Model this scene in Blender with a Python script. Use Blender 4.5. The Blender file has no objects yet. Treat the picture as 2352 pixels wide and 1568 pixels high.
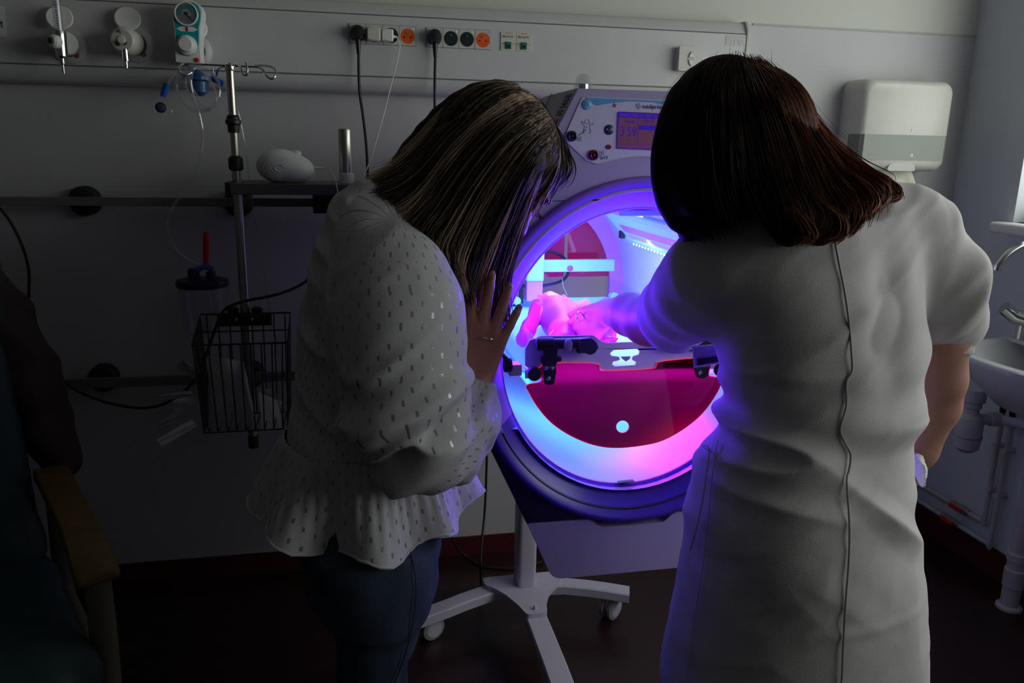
import bpy, bmesh, math, random
import numpy as np
from mathutils import Vector, Matrix
from mathutils.geometry import tessellate_polygon

SC = bpy.context.scene
COL = SC.collection
random.seed(7)
PI = math.pi

# ------------------------------------------------------------------ camera
FPX, IW, IH = 1820.0, 2352, 1568           # focal length in pixels of the 2352x1568 frame
PITCH, ROLL, YAW = math.radians(13.83), math.radians(1.13), math.radians(11.88)
CAM_H = 1.40
_fw = Vector((math.sin(YAW) * math.cos(PITCH), math.cos(YAW) * math.cos(PITCH), -math.sin(PITCH)))
_r = Vector((math.cos(YAW), -math.sin(YAW), 0))
_u = _r.cross(_fw)
_r2 = math.cos(ROLL) * _r + math.sin(ROLL) * _u
_u2 = -math.sin(ROLL) * _r + math.cos(ROLL) * _u
cam_data = bpy.data.cameras.new('camera')
cam = bpy.data.objects.new('camera', cam_data)
COL.objects.link(cam)
cam_data.sensor_width = 36.0
cam_data.lens = FPX / IW * 36.0
cam_data.clip_start = 0.02
cam.matrix_world = Matrix(((_r2.x, _u2.x, -_fw.x, 0), (_r2.y, _u2.y, -_fw.y, 0), (_r2.z, _u2.z, -_fw.z, CAM_H), (0, 0, 0, 1)))
SC.camera = cam

# ------------------------------------------------------------------ world, daylight, exposure
world = bpy.data.worlds.new('overcast_sky')
SC.world = world
world.use_nodes = True
bg = world.node_tree.nodes['Background']
bg.inputs['Color'].default_value = (0.98, 1.0, 0.95, 1)
bg.inputs['Strength'].default_value = 3.6
SC.view_settings.view_transform = 'Standard'
SC.view_settings.look = 'None'
SC.view_settings.exposure = 0.0
SC.view_settings.gamma = 1.0
SC.view_settings.use_curve_mapping = False
SC.cycles.use_denoising = True
SC.cycles.max_bounces = 10
SC.cycles.diffuse_bounces = 5
SC.cycles.transparent_max_bounces = 24
SC.cycles.sample_clamp_indirect = 4.0

# room measures (metres): camera stands over the origin, the back wall runs along X
WALL_Y, WALL_XR, WALL_XL, WALL_YF, CEIL_Z = 2.511, 2.134, -2.9, -2.4, 2.6
WIN_Y0, WIN_Y1, WIN_Z0, WIN_Z1 = -1.0, 2.225, 1.19, 2.25

def area_light(name, loc, to, size, size_y, energy, color, spread=180):
    l = bpy.data.lights.new(name, 'AREA')
    l.shape = 'RECTANGLE'; l.size = size; l.size_y = size_y
    l.energy = energy; l.color = color; l.spread = math.radians(spread)
    o = bpy.data.objects.new(name, l); COL.objects.link(o)
    o.location = loc
    o.rotation_euler = (Vector(to) - Vector(loc)).to_track_quat('-Z', 'Y').to_euler()
    return o

portal = area_light('window_daylight', (WALL_XR + 0.05, (WIN_Y0 + WIN_Y1) / 2, (WIN_Z0 + WIN_Z1) / 2),
                    (0, (WIN_Y0 + WIN_Y1) / 2, (WIN_Z0 + WIN_Z1) / 2), WIN_Y1 - WIN_Y0, WIN_Z1 - WIN_Z0, 1, (1, 1, 1))
_d = portal.data; _d.cycles.is_portal = True
portal.rotation_euler = (math.radians(90), 0, math.radians(90))
# ------------------------------------------------------------------ helpers
def A(px, py, Y=None, X=None, Z=None):
    """point of the room seen at a pixel of the photograph, at a measured depth / side / height"""
    d = _fw + _r2 * ((px - IW / 2) / FPX) + _u2 * ((IH / 2 - py) / FPX)
    t = Y / d.y if Y is not None else X / d.x if X is not None else (Z - CAM_H) / d.z
    return Vector((0, 0, CAM_H)) + d * t

WLOC = {}
def tag(o, label=None, cat=None, group=None, kind=None):
    if label: o['label'] = label
    if cat: o['category'] = cat
    if group: o['group'] = group
    if kind: o['kind'] = kind
    return o

def _adopt(o, parent, loc):
    o.location = loc
    WLOC[o.name] = Vector(loc)
    if parent is not None:
        o.parent = parent
        o.matrix_parent_inverse = Matrix.Translation(-WLOC[parent.name])

def thing(name, label, cat, loc=(0, 0, 0), group=None, kind=None):
    o = bpy.data.objects.new(name, None)
    o.empty_display_size = 0.05
    COL.objects.link(o)
    _adopt(o, None, Vector(loc))
    return tag(o, label, cat, group, kind)

def mesh_obj(name, verts, faces, mat, parent=None, smooth=35, bevel=0, base=False, bevel_seg=2):
    v = np.array([tuple(p) for p in verts], dtype=float)
    lo, hi = v.min(0), v.max(0)
    c = (lo + hi) / 2
    if base: c[2] = lo[2]
    v = v - c
    me = bpy.data.meshes.new(name)
    me.from_pydata([tuple(p) for p in v], [], [tuple(int(i) for i in f) for f in faces])
    me.validate()
    bm = bmesh.new(); bm.from_mesh(me)
    bmesh.ops.recalc_face_normals(bm, faces=bm.faces)
    bm.to_mesh(me); bm.free()
    if mat is not None: me.materials.append(mat)
    o = bpy.data.objects.new(name, me)
    COL.objects.link(o)
    _adopt(o, parent, Vector(c))
    if smooth:
        me.shade_smooth()
        if smooth < 180: me.set_sharp_from_angle(angle=math.radians(smooth))
    if bevel:
        m = o.modifiers.new('bevel', 'BEVEL'); m.width = bevel; m.segments = bevel_seg
        m.limit_method = 'ANGLE'; m.angle_limit = math.radians(40); m.harden_normals = False
    return o

def frame_of(w):
    w = Vector(w).normalized()
    a = Vector((0, 0, 1)) if abs(w.z) < 0.9 else Vector((1, 0, 0))
    u = a.cross(w).normalized()
    return u, w.cross(u).normalized(), w

class MB:
    def __init__(s): s.v = []; s.f = []
    def _add(s, v, f):
        n = len(s.v); s.v += [Vector(p) for p in v]; s.f += [tuple(n + i for i in q) for q in f]
        return s
    def box(s, c, size, rot=None):
        c = Vector(c); hx, hy, hz = size[0] / 2, size[1] / 2, size[2] / 2
        pts = [Vector((x * hx, y * hy, z * hz)) for z in (-1, 1) for x, y in ((-1, -1), (1, -1), (1, 1), (-1, 1))]
        if rot is not None: pts = [rot @ p for p in pts]
        return s._add([c + p for p in pts], [(0, 3, 2, 1), (4, 5, 6, 7), (0, 1, 5, 4), (1, 2, 6, 5), (2, 3, 7, 6), (3, 0, 4, 7)])
    def loft(s, rings, cap0=True, cap1=True, close=True):
        n = len(rings[0]); base = len(s.v)
        for r in rings: s.v += [Vector(p) for p in r]
        for i in range(len(rings) - 1):
            for j in range(n if close else n - 1):
                a = base + i * n + j; b = base + i * n + (j + 1) % n
                s.f.append((a, b, b + n, a + n))
        if cap0: s.f.append(tuple(base + j for j in range(n))[::-1])
        if cap1: s.f.append(tuple(base + (len(rings) - 1) * n + j for j in range(n)))
        return s
    def cyl(s, p0, p1, r0, r1=None, n=20):
        return s.lathe(p0, Vector(p1) - Vector(p0), [(r0, 0), (r0 if r1 is None else r1, (Vector(p1) - Vector(p0)).length)], n)
    def lathe(s, o, axis, prof, n=28, sy=1.0, cap=True):
        u, v, w = frame_of(axis); o = Vector(o)
        rings = [[o + w * h + (u * math.cos(2 * PI * k / n) + v * math.sin(2 * PI * k / n) * sy) * max(r, 1e-5) for k in range(n)] for r, h in prof]
        return s.loft(rings, cap, cap)
    def tube(s, pts, r, n=10, closed=False, sub=0):
        pts = [Vector(p) for p in pts]
        if sub: 
            if isinstance(r, (list, tuple)): r = resample(r, sub, closed)
            pts = spline(pts, sub, closed)
        m = len(pts); rr = r if isinstance(r, (list, tuple)) else [r] * m
        u = None; rings = []
        for i, p in enumerate(pts):
            a = pts[i - 1] if (i > 0 or closed) else p; b = pts[(i + 1) % m] if (i < m - 1 or closed) else p
            t = (b - a).normalized() if (b - a).length > 1e-9 else Vector((0, 0, 1))
            if u is None: u = frame_of(t)[0]
            u = (u - t * u.dot(t))
            u = u.normalized() if u.length > 1e-6 else frame_of(t)[0]
            w = t.cross(u)
            rings.append([p + (u * math.cos(2 * PI * k / n) + w * math.sin(2 * PI * k / n)) * rr[i] for k in range(n)])
        if closed:
            base = len(s.v)
            s.loft(rings, False, False)
            for j in range(n):
                a = base + (m - 1) * n + j; b = base + (m - 1) * n + (j + 1) % n
                s.f.append((a, b, base + (j + 1) % n, base + j))
            return s
        return s.loft(rings)
    def prism(s, o, u, v, outer, holes=(), depth=0.01):
        """plate: 2-D outline with holes in the plane (u, v) at o, extruded by depth along u x v"""
        o, u, v = Vector(o), Vector(u), Vector(v); w = u.cross(v).normalized()
        loops = [list(outer)] + [list(h) for h in holes]
        flat = [p for l in loops for p in l]
        tris = tessellate_polygon([[Vector((p[0], p[1], 0)) for p in l] for l in loops])
        n = len(flat); base = len(s.v)
        s.v += [o + u * p[0] + v * p[1] for p in flat] + [o + u * p[0] + v * p[1] + w * depth for p in flat]
        for t in tris:
            s.f.append(tuple(base + i for i in t)); s.f.append(tuple(base + n + i for i in t[::-1]))
        k = 0
        for l in loops:
            m = len(l)
            for i in range(m):
                a, b = base + k + i, base + k + (i + 1) % m
                s.f.append((a, b, b + n, a + n))
            k += m
        return s
    def sphere(s, c, r, nu=20, nv=12, rot=None):
        c = Vector(c); r = (r, r, r) if not isinstance(r, (tuple, list)) else r
        rings = []
        for i in range(nv + 1):
            t = PI * i / nv; t = min(max(t, 0.02), PI - 0.02)
            ring = []
            for k in range(nu):
                p = Vector((r[0] * math.sin(t) * math.cos(2 * PI * k / nu), r[1] * math.sin(t) * math.sin(2 * PI * k / nu), -r[2] * math.cos(t)))
                ring.append(c + (rot @ p if rot is not None else p))
            rings.append(ring)
        return s.loft(rings)
    def build(s, name, mat, parent=None, smooth=35, bevel=0, base=False, bevel_seg=2):
        return mesh_obj(name, s.v, s.f, mat, parent, smooth, bevel, base, bevel_seg)

def spline(pts, sub=6, closed=False):
    pts = [Vector(p) for p in pts]; n = len(pts); out = []
    for i in range(n if closed else n - 1):
        if closed: p0, p1, p2, p3 = pts[i - 1], pts[i], pts[(i + 1) % n], pts[(i + 2) % n]
        else: p0, p1, p2, p3 = pts[max(i - 1, 0)], pts[i], pts[i + 1], pts[min(i + 2, n - 1)]
        for k in range(sub):
            t = k / sub
            out.append(0.5 * ((2 * p1) + (p2 - p0) * t + (2 * p0 - 5 * p1 + 4 * p2 - p3) * t * t + (3 * p1 - p0 - 3 * p2 + p3) * t ** 3))
    if not closed: out.append(pts[-1])
    return out

def resample(vals, sub, closed=False):
    out = []; n = len(vals)
    for i in range(n if closed else n - 1):
        for k in range(sub): out.append(vals[i] + (vals[(i + 1) % n] - vals[i]) * k / sub)
    if not closed: out.append(vals[-1])
    return out

def circle2(cx, cy, r, n=32, ry=None, a0=0, a1=2 * PI):
    full = abs(a1 - a0 - 2 * PI) < 1e-6
    return [(cx + r * math.cos(a0 + (a1 - a0) * k / (n if full else n - 1)), cy + (ry or r) * math.sin(a0 + (a1 - a0) * k / (n if full else n - 1))) for k in range(n)]

def rrect(cx, cy, w, h, r, n=5):
    out = []
    for sx, sy, a in ((1, 1, 0), (-1, 1, PI / 2), (-1, -1, PI), (1, -1, 1.5 * PI)):
        for k in range(n + 1):
            t = a + PI / 2 * k / n
            out.append((cx + sx * (w / 2 - r) + r * math.cos(t), cy + sy * (h / 2 - r) + r * math.sin(t)))
    return out

def round_poly(pts, r, n=5):
    """polygon with rounded corners; r a number or one per corner"""
    out = []; m = len(pts)
    for i in range(m):
        p = Vector((*pts[i], 0)); a = Vector((*pts[i - 1], 0)); b = Vector((*pts[(i + 1) % m], 0))
        rr = r[i] if isinstance(r, (list, tuple)) else r
        d1 = min(rr, (a - p).length * 0.48); d2 = min(rr, (b - p).length * 0.48)
        s, e = p + (a - p).normalized() * d1, p + (b - p).normalized() * d2
        for k in range(n + 1):
            t = k / n; q = s * (1 - t) ** 2 + p * 2 * t * (1 - t) + e * t * t
            out.append((q.x, q.y))
    return out

# ------------------------------------------------------------------ materials (all node based)
def M(name, col, rough=0.5, metal=0.0, var=0.06, scale=14.0, bump=0.0, bscale=60.0, spec=0.5, emit=None, estr=1.0, trans=0.0, alpha=1.0, sheen=0.0, coat=0.0, stretch=None):
    m = bpy.data.materials.new(name); m.use_nodes = True
    nt = m.node_tree; b = nt.nodes['Principled BSDF']
    tc = nt.nodes.new('ShaderNodeTexCoord')
    no = nt.nodes.new('ShaderNodeTexNoise'); no.inputs['Scale'].default_value = scale; no.inputs['Detail'].default_value = 4
    src = tc.outputs['Object']
    if stretch:
        mp = nt.nodes.new('ShaderNodeMapping'); mp.inputs['Scale'].default_value = stretch
        nt.links.new(src, mp.inputs['Vector']); src = mp.outputs['Vector']
    nt.links.new(src, no.inputs['Vector'])
    rp = nt.nodes.new('ShaderNodeValToRGB')
    rp.color_ramp.elements[0].position = 0.3; rp.color_ramp.elements[1].position = 0.7
    rp.color_ramp.elements[0].color = (*[max(0, c * (1 - var)) for c in col], 1)
    rp.color_ramp.elements[1].color = (*[min(1, c * (1 + var)) for c in col], 1)
    nt.links.new(no.outputs['Fac'], rp.inputs['Fac'])
    nt.links.new(rp.outputs['Color'], b.inputs['Base Color'])
    b.inputs['Roughness'].default_value = rough; b.inputs['Metallic'].default_value = metal
    b.inputs['Specular IOR Level'].default_value = spec
    b.inputs['Transmission Weight'].default_value = trans; b.inputs['Alpha'].default_value = alpha
    b.inputs['Sheen Weight'].default_value = sheen; b.inputs['Coat Weight'].default_value = coat
    if emit:
        b.inputs['Emission Color'].default_value = (*emit, 1); b.inputs['Emission Strength'].default_value = estr
    if bump:
        n2 = nt.nodes.new('ShaderNodeTexNoise'); n2.inputs['Scale'].default_value = bscale; n2.inputs['Detail'].default_value = 3
        nt.links.new(src, n2.inputs['Vector'])
        bp = nt.nodes.new('ShaderNodeBump'); bp.inputs['Strength'].default_value = bump; bp.inputs['Distance'].default_value = 0.002
        nt.links.new(n2.outputs['Fac'], bp.inputs['Height']); nt.links.new(bp.outputs['Normal'], b.inputs['Normal'])
    return m

def clear_mat(name, tint, gloss=0.06, rough=0.05, body=0.0, body_col=(1, 1, 1), ior=1.45, glow=False):
    """thin clear plastic: tinted see-through with a glossy skin and a little milky body"""
    m = bpy.data.materials.new(name); m.use_nodes = True
    nt = m.node_tree; nt.nodes.remove(nt.nodes['Principled BSDF'])
    out = nt.nodes['Material Output']
    tr = nt.nodes.new('ShaderNodeBsdfTransparent')
    no = nt.nodes.new('ShaderNodeTexNoise'); no.inputs['Scale'].default_value = 9
    rp = nt.nodes.new('ShaderNodeValToRGB')
    rp.color_ramp.elements[0].color = (*[c * 0.97 for c in tint], 1); rp.color_ramp.elements[1].color = (*tint, 1)
    nt.links.new(no.outputs['Fac'], rp.inputs['Fac']); nt.links.new(rp.outputs['Color'], tr.inputs['Color'])
    gl = nt.nodes.new('ShaderNodeBsdfGlossy'); gl.inputs['Roughness'].default_value = rough
    lw = nt.nodes.new('ShaderNodeFresnel'); lw.inputs['IOR'].default_value = ior
    mul = nt.nodes.new('ShaderNodeMath'); mul.operation = 'ADD'; mul.inputs[1].default_value = gloss - 0.04
    nt.links.new(lw.outputs['Fac'], mul.inputs[0])
    mx = nt.nodes.new('ShaderNodeMixShader')
    geo = nt.nodes.new('ShaderNodeNewGeometry'); inv = nt.nodes.new('ShaderNodeMath'); inv.operation = 'SUBTRACT'; inv.inputs[0].default_value = 1.0
    nt.links.new(geo.outputs['Backfacing'], inv.inputs[1])
    one = nt.nodes.new('ShaderNodeMath'); one.operation = 'MULTIPLY'
    nt.links.new(mul.outputs[0], one.inputs[0]); nt.links.new(inv.outputs[0], one.inputs[1])
    nt.links.new(one.outputs[0], mx.inputs['Fac'])                 # the outer skin reflects, the inner one does not
    first = tr
    if body > 0:
        df = nt.nodes.new('ShaderNodeBsdfTranslucent' if glow else 'ShaderNodeBsdfDiffuse'); df.inputs['Color'].default_value = (*body_col, 1)
        m0 = nt.nodes.new('ShaderNodeMixShader'); m0.inputs['Fac'].default_value = body
        nt.links.new(tr.outputs[0], m0.inputs[1]); nt.links.new(df.outputs[0], m0.inputs[2]); first = m0
    nt.links.new(first.outputs[0], mx.inputs[1]); nt.links.new(gl.outputs[0], mx.inputs[2])
    nt.links.new(mx.outputs[0], out.inputs['Surface'])
    return m

# ------------------------------------------------------------------ smooth solid modelling on a voxel field
class Field:
    def __init__(s, lo, hi, vox):
        s.lo = np.array(lo, float); s.vox = vox
        s.n = np.ceil((np.array(hi, float) - s.lo) / vox).astype(int) + 1
        s.ax = [(s.lo[i] + np.arange(s.n[i]) * vox).astype(np.float32) for i in range(3)]
        s.V = np.full(tuple(s.n), 1.0, np.float32)
    def _sl(s, lo, hi, pad):
        return tuple(slice(max(0, int((lo[i] - pad - s.lo[i]) / s.vox)), min(s.n[i], int((hi[i] + pad - s.lo[i]) / s.vox) + 2)) for i in range(3))
    def _merge(s, sl, d, k, cut=False):
        v = s.V[sl]
        if cut:
            hh = np.clip(0.5 - 0.5 * (v + d) / k, 0, 1); s.V[sl] = v + (-d - v) * hh + k * hh * (1 - hh)
        else:
            hh = np.clip(0.5 + 0.5 * (v - d) / k, 0, 1); s.V[sl] = v + (d - v) * hh - k * hh * (1 - hh)
    def _grid(s, sl): return np.meshgrid(s.ax[0][sl[0]], s.ax[1][sl[1]], s.ax[2][sl[2]], indexing='ij')
    def cone(s, p0, p1, r0, r1, k=0.01, flat=None, cut=False):
        """tapered capsule; flat = (axis, factor) squashes it along an axis"""
        p0 = np.array(p0, float); p1 = np.array(p1, float); R = max(r0, r1)
        sl = s._sl(np.minimum(p0, p1) - R, np.maximum(p0, p1) + R, 3 * k + 2 * s.vox + 0.02)
        if any(q.stop <= q.start for q in sl): return s
        X, Y, Z = s._grid(sl); ab = p1 - p0; L2 = max(ab @ ab, 1e-12)
        X = X - p0[0]; Y = Y - p0[1]; Z = Z - p0[2]
        t = np.clip((X * ab[0] + Y * ab[1] + Z * ab[2]) / L2, 0, 1)
        X = X - t * ab[0]; Y = Y - t * ab[1]; Z = Z - t * ab[2]
        if flat is not None:
            n = np.array(flat[0], float); n /= np.linalg.norm(n); q = X * n[0] + Y * n[1] + Z * n[2]
            e = (1 / flat[1] - 1) * q
            X = X + e * n[0]; Y = Y + e * n[1]; Z = Z + e * n[2]
        d = np.sqrt(X * X + Y * Y + Z * Z) - (r0 + (r1 - r0) * t)
        s._merge(sl, d.astype(np.float32), k, cut); return s
    def chain(s, pts, rads, k=0.01, flat=None):
        for i in range(len(pts) - 1): s.cone(pts[i], pts[i + 1], rads[i], rads[i + 1], k, flat)
        return s
    def ell(s, c, r, k=0.01, rot=None, cut=False):
        c = np.array(c, float); R = max(r)
        sl = s._sl(c - R, c + R, 3 * k + 2 * s.vox + 0.02)
        if any(q.stop <= q.start for q in sl): return s
        X, Y, Z = s._grid(sl); P = np.stack([X - c[0], Y - c[1], Z - c[2]], -1)
        if rot is not None: P = P @ np.array(rot)
        q = P / np.array(r)
        a = np.sqrt((q * q).sum(-1)); b = np.sqrt((q / np.array(r) * q / np.array(r)).sum(-1))
        d = a * (a - 1) / np.maximum(b, 1e-6)
        s._merge(sl, d.astype(np.float32), k, cut); return s
    def column(s, rows, k=0.02, power=2.0):
        """body of elliptic cross sections: rows of (z, cx, cy, rx, ry) from low to high"""
        rows = np.array(sorted(rows), float)
        lo = [(rows[:, 1] - rows[:, 3]).min(), (rows[:, 2] - rows[:, 4]).min(), rows[0, 0]]
        hi = [(rows[:, 1] + rows[:, 3]).max(), (rows[:, 2] + rows[:, 4]).max(), rows[-1, 0]]
        sl = s._sl(lo, hi, 3 * k + 2 * s.vox + 0.02)
        z = s.ax[2][sl[2]]
        g = [smooth_interp(z, rows[:, 0], rows[:, i]) for i in range(1, 5)]
        X, Y, Z = s._grid(sl)
        dx = np.abs(X - g[0]) / g[2]; dy = np.abs(Y - g[1]) / g[3]
        q = (dx ** power + dy ** power) ** (1 / power)
        d = (q - 1) * np.minimum(g[2], g[3])
        d = np.maximum(d, np.maximum(rows[0, 0] - Z, Z - rows[-1, 0]))
        s._merge(sl, d.astype(np.float32), k); return s
    def mesh(s):
        V = s.V; n0, n1, n2 = V.shape
        V[0] = V[-1] = 1; V[:, 0] = V[:, -1] = 1; V[:, :, 0] = V[:, :, -1] = 1
        ins = V < 0
        c = np.zeros((n0 - 1, n1 - 1, n2 - 1), np.int8)
        for i in (0, 1):
            for j in (0, 1):
                for k in (0, 1): c += ins[i:n0 - 1 + i, j:n1 - 1 + j, k:n2 - 1 + k]
        act = (c > 0) & (c < 8)
        idx = np.full(act.shape, -1, np.int64); cells = np.argwhere(act); idx[act] = np.arange(len(cells))
        acc = np.zeros((len(cells), 3)); cnt = np.zeros(len(cells))
        I, J, K = cells.T
        cor = [(i, j, k) for i in (0, 1) for j in (0, 1) for k in (0, 1)]
        for a in cor:
            for b in cor:
                if sum(b) - sum(a) == 1 and all(y >= x for x, y in zip(a, b)):
                    va = V[I + a[0], J + a[1], K + a[2]]; vb = V[I + b[0], J + b[1], K + b[2]]
                    m = (va < 0) != (vb < 0)
                    t = np.where(m, va / np.where(m, va - vb, 1), 0)
                    for q in range(3): acc[:, q] += np.where(m, a[q] + (b[q] - a[q]) * t, 0)
                    cnt += m
        P = s.lo + (cells + acc / cnt[:, None]) * s.vox
        faces = []
        for ax in range(3):
            o = [1 if q == ax else 0 for q in range(3)]
            e = ins[:n0 - o[0], :n1 - o[1], :n2 - o[2]] != ins[o[0]:, o[1]:, o[2]:]
            E = np.argwhere(e); a1, a2 = (ax + 1) % 3, (ax + 2) % 3
            E = E[(E[:, a1] > 0) & (E[:, a2] > 0) & (E[:, a1] < V.shape[a1] - 1) & (E[:, a2] < V.shape[a2] - 1)]
            if not len(E): continue
            q = []
            for da, db in ((0, 0), (1, 0), (1, 1), (0, 1)):
                G = E.copy(); G[:, a1] -= da; G[:, a2] -= db
                q.append(idx[G[:, 0], G[:, 1], G[:, 2]])
            F = np.stack(q, 1); fl = ins[E[:, 0], E[:, 1], E[:, 2]]
            F[~fl] = F[~fl][:, ::-1]
            faces.append(F)
        return P, np.concatenate(faces)

def smooth_interp(x, xs, ys):
    """monotone-ish cubic interpolation"""
    xs = np.asarray(xs, float); ys = np.asarray(ys, float); x = np.clip(x, xs[0], xs[-1])
    h = np.diff(xs); d = np.diff(ys) / h; m = np.zeros(len(xs))
    m[0], m[-1] = d[0], d[-1]
    for i in range(1, len(xs) - 1): m[i] = 0 if d[i - 1] * d[i] <= 0 else 2 * d[i - 1] * d[i] / (d[i - 1] + d[i])
    i = np.clip(np.searchsorted(xs, x) - 1, 0, len(xs) - 2)
    t = (x - xs[i]) / h[i]
    return ((2 * t ** 3 - 3 * t ** 2 + 1) * ys[i] + (t ** 3 - 2 * t ** 2 + t) * h[i] * m[i] + (-2 * t ** 3 + 3 * t ** 2) * ys[i + 1] + (t ** 3 - t ** 2) * h[i] * m[i + 1]).astype(np.float32)

_rng = np.random.default_rng(3)
_LAT = _rng.random((32, 32, 32)).astype(np.float32)
def vnoise(P, f, seed=0):
    q = np.asarray(P) * f + seed * 7.31; i = np.floor(q).astype(int); t = q - i; t = t * t * (3 - 2 * t)
    r = 0
    for a in (0, 1):
        for b in (0, 1):
            for c in (0, 1):
                w = (t[:, 0] if a else 1 - t[:, 0]) * (t[:, 1] if b else 1 - t[:, 1]) * (t[:, 2] if c else 1 - t[:, 2])
                r = r + w * _LAT[(i[:, 0] + a) % 32, (i[:, 1] + b) % 32, (i[:, 2] + c) % 32]
    return r * 2 - 1

def vnormals(P, F):
    a, b, c = P[F[:, 0]], P[F[:, 1]], P[F[:, 2]]
    fn = np.cross(b - a, c - a); N = np.zeros_like(P)
    for k in range(F.shape[1]): np.add.at(N, F[:, k], fn)
    return N / np.maximum(np.linalg.norm(N, axis=1, keepdims=True), 1e-12)

def relax(P, F, it=3, fac=0.5):
    a = np.concatenate([F[:, [k, (k + 1) % 4]] for k in range(4)]); a = np.concatenate([a, a[:, ::-1]])
    deg = np.bincount(a[:, 0], minlength=len(P))[:, None]
    for _ in range(it):
        S = np.zeros_like(P)
        for q in range(3): S[:, q] = np.bincount(a[:, 0], weights=P[a[:, 1], q], minlength=len(P))
        P = P + fac * (S / np.maximum(deg, 1) - P)
    return P

def soft_obj(name, P, F, mat, parent=None, attrs=None):
    """large smooth mesh straight from arrays"""
    lo, hi = P.min(0), P.max(0); c = (lo + hi) / 2
    me = bpy.data.meshes.new(name)
    nv, nf, w = len(P), len(F), F.shape[1]
    me.vertices.add(nv); me.vertices.foreach_set('co', (P - c).astype(np.float32).ravel())
    me.loops.add(nf * w); me.loops.foreach_set('vertex_index', F.astype(np.int32).ravel())
    me.polygons.add(nf); me.polygons.foreach_set('loop_start', np.arange(0, nf * w, w, dtype=np.int32))
    me.update(calc_edges=True); me.validate()
    me.shade_smooth()
    if attrs:
        for k, arr in attrs.items():
            t = 'FLOAT_VECTOR' if arr.ndim == 2 else 'FLOAT'
            at = me.attributes.new(k, t, 'POINT')
            at.data.foreach_set('vector' if arr.ndim == 2 else 'value', arr.astype(np.float32).ravel())
    if mat is not None: me.materials.append(mat)
    o = bpy.data.objects.new(name, me); COL.objects.link(o)
    _adopt(o, parent, Vector(c))
    return o

def text_obj(name, body, loc, u, v, size, mat, parent, depth=0.0004, align='LEFT', font_scale=1.0):
    """flat lettering as a mesh; u = reading direction, v = up"""
    cu = bpy.data.curves.new(name, 'FONT'); cu.body = body; cu.size = size; cu.align_x = align
    cu.extrude = depth; cu.resolution_u = 2
    tmp = bpy.data.objects.new(name, cu); COL.objects.link(tmp)
    dg = bpy.context.evaluated_depsgraph_get()
    me = bpy.data.meshes.new_from_object(tmp.evaluated_get(dg))
    bpy.data.objects.remove(tmp, do_unlink=True)
    u, v = Vector(u).normalized(), Vector(v).normalized(); w = u.cross(v)
    R = Matrix((u, v, w)).transposed()
    verts = [Vector(loc) + R @ Vector((p.co.x * font_scale, p.co.y, p.co.z)) for p in me.vertices]
    faces = [tuple(p.vertices) for p in me.polygons]
    bpy.data.meshes.remove(me)
    if not verts: return None
    return mesh_obj(name, verts, faces, mat, parent, smooth=0)

def copy_tree(o, off, parent=None):
    c = o.copy(); COL.objects.link(c)
    WLOC[c.name] = WLOC[o.name] + Vector(off)
    if parent is None: c.location = o.location + Vector(off)
    else:
        c.parent = parent; c.location = WLOC[c.name]; c.matrix_parent_inverse = Matrix.Translation(-WLOC[parent.name])
    for ch in [x for x in COL.objects if x.parent == o]: copy_tree(ch, off, c)
    return c
# ------------------------------------------------------------------ shared materials
m_plastic = M('white_plastic', (0.78, 0.78, 0.76), 0.38, var=0.02)
m_plastic_warm = M('ivory_plastic', (0.62, 0.61, 0.55), 0.35, var=0.03)
m_grey_plastic = M('grey_plastic', (0.35, 0.35, 0.36), 0.45, var=0.04)
m_dark = M('dark_plastic', (0.012, 0.012, 0.014), 0.38, var=0.2)
m_black = M('black_rubber', (0.012, 0.012, 0.013), 0.6, var=0.2)
m_chrome = M('chrome', (0.75, 0.75, 0.73), 0.16, 1.0, var=0.03)
m_steel = M('brushed_steel', (0.55, 0.52, 0.47), 0.3, 1.0, var=0.1, scale=80, stretch=(1, 1, 0.03))
m_rail = M('grey_rail', (0.16, 0.16, 0.155), 0.5, var=0.05)
m_wire = M('dark_wire', (0.05, 0.05, 0.055), 0.4, 0.6, var=0.1)
m_orange = M('orange_socket', (0.85, 0.11, 0.01), 0.4, var=0.04)
m_green_sock = M('dark_green_socket', (0.006, 0.022, 0.022), 0.35, var=0.1)
m_teal = M('teal_plastic', (0.0, 0.32, 0.36), 0.4, var=0.04)
m_red = M('red_plastic', (0.65, 0.01, 0.012), 0.4, var=0.05)
m_blue = M('blue_plastic', (0.01, 0.08, 0.42), 0.35, var=0.06)
m_clear = clear_mat('clear_plastic', (0.93, 0.94, 0.97), gloss=0.12, rough=0.12, body=0.10, body_col=(0.8, 0.8, 0.85))
m_bag = clear_mat('clear_film', (0.85, 0.85, 0.88), gloss=0.16, rough=0.25, body=0.28, body_col=(0.75, 0.75, 0.78))
m_print = M('dark_print', (0.02, 0.025, 0.06), 0.6, var=0.1)
m_paper = M('white_paper', (0.75, 0.75, 0.73), 0.8, var=0.04)

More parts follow.
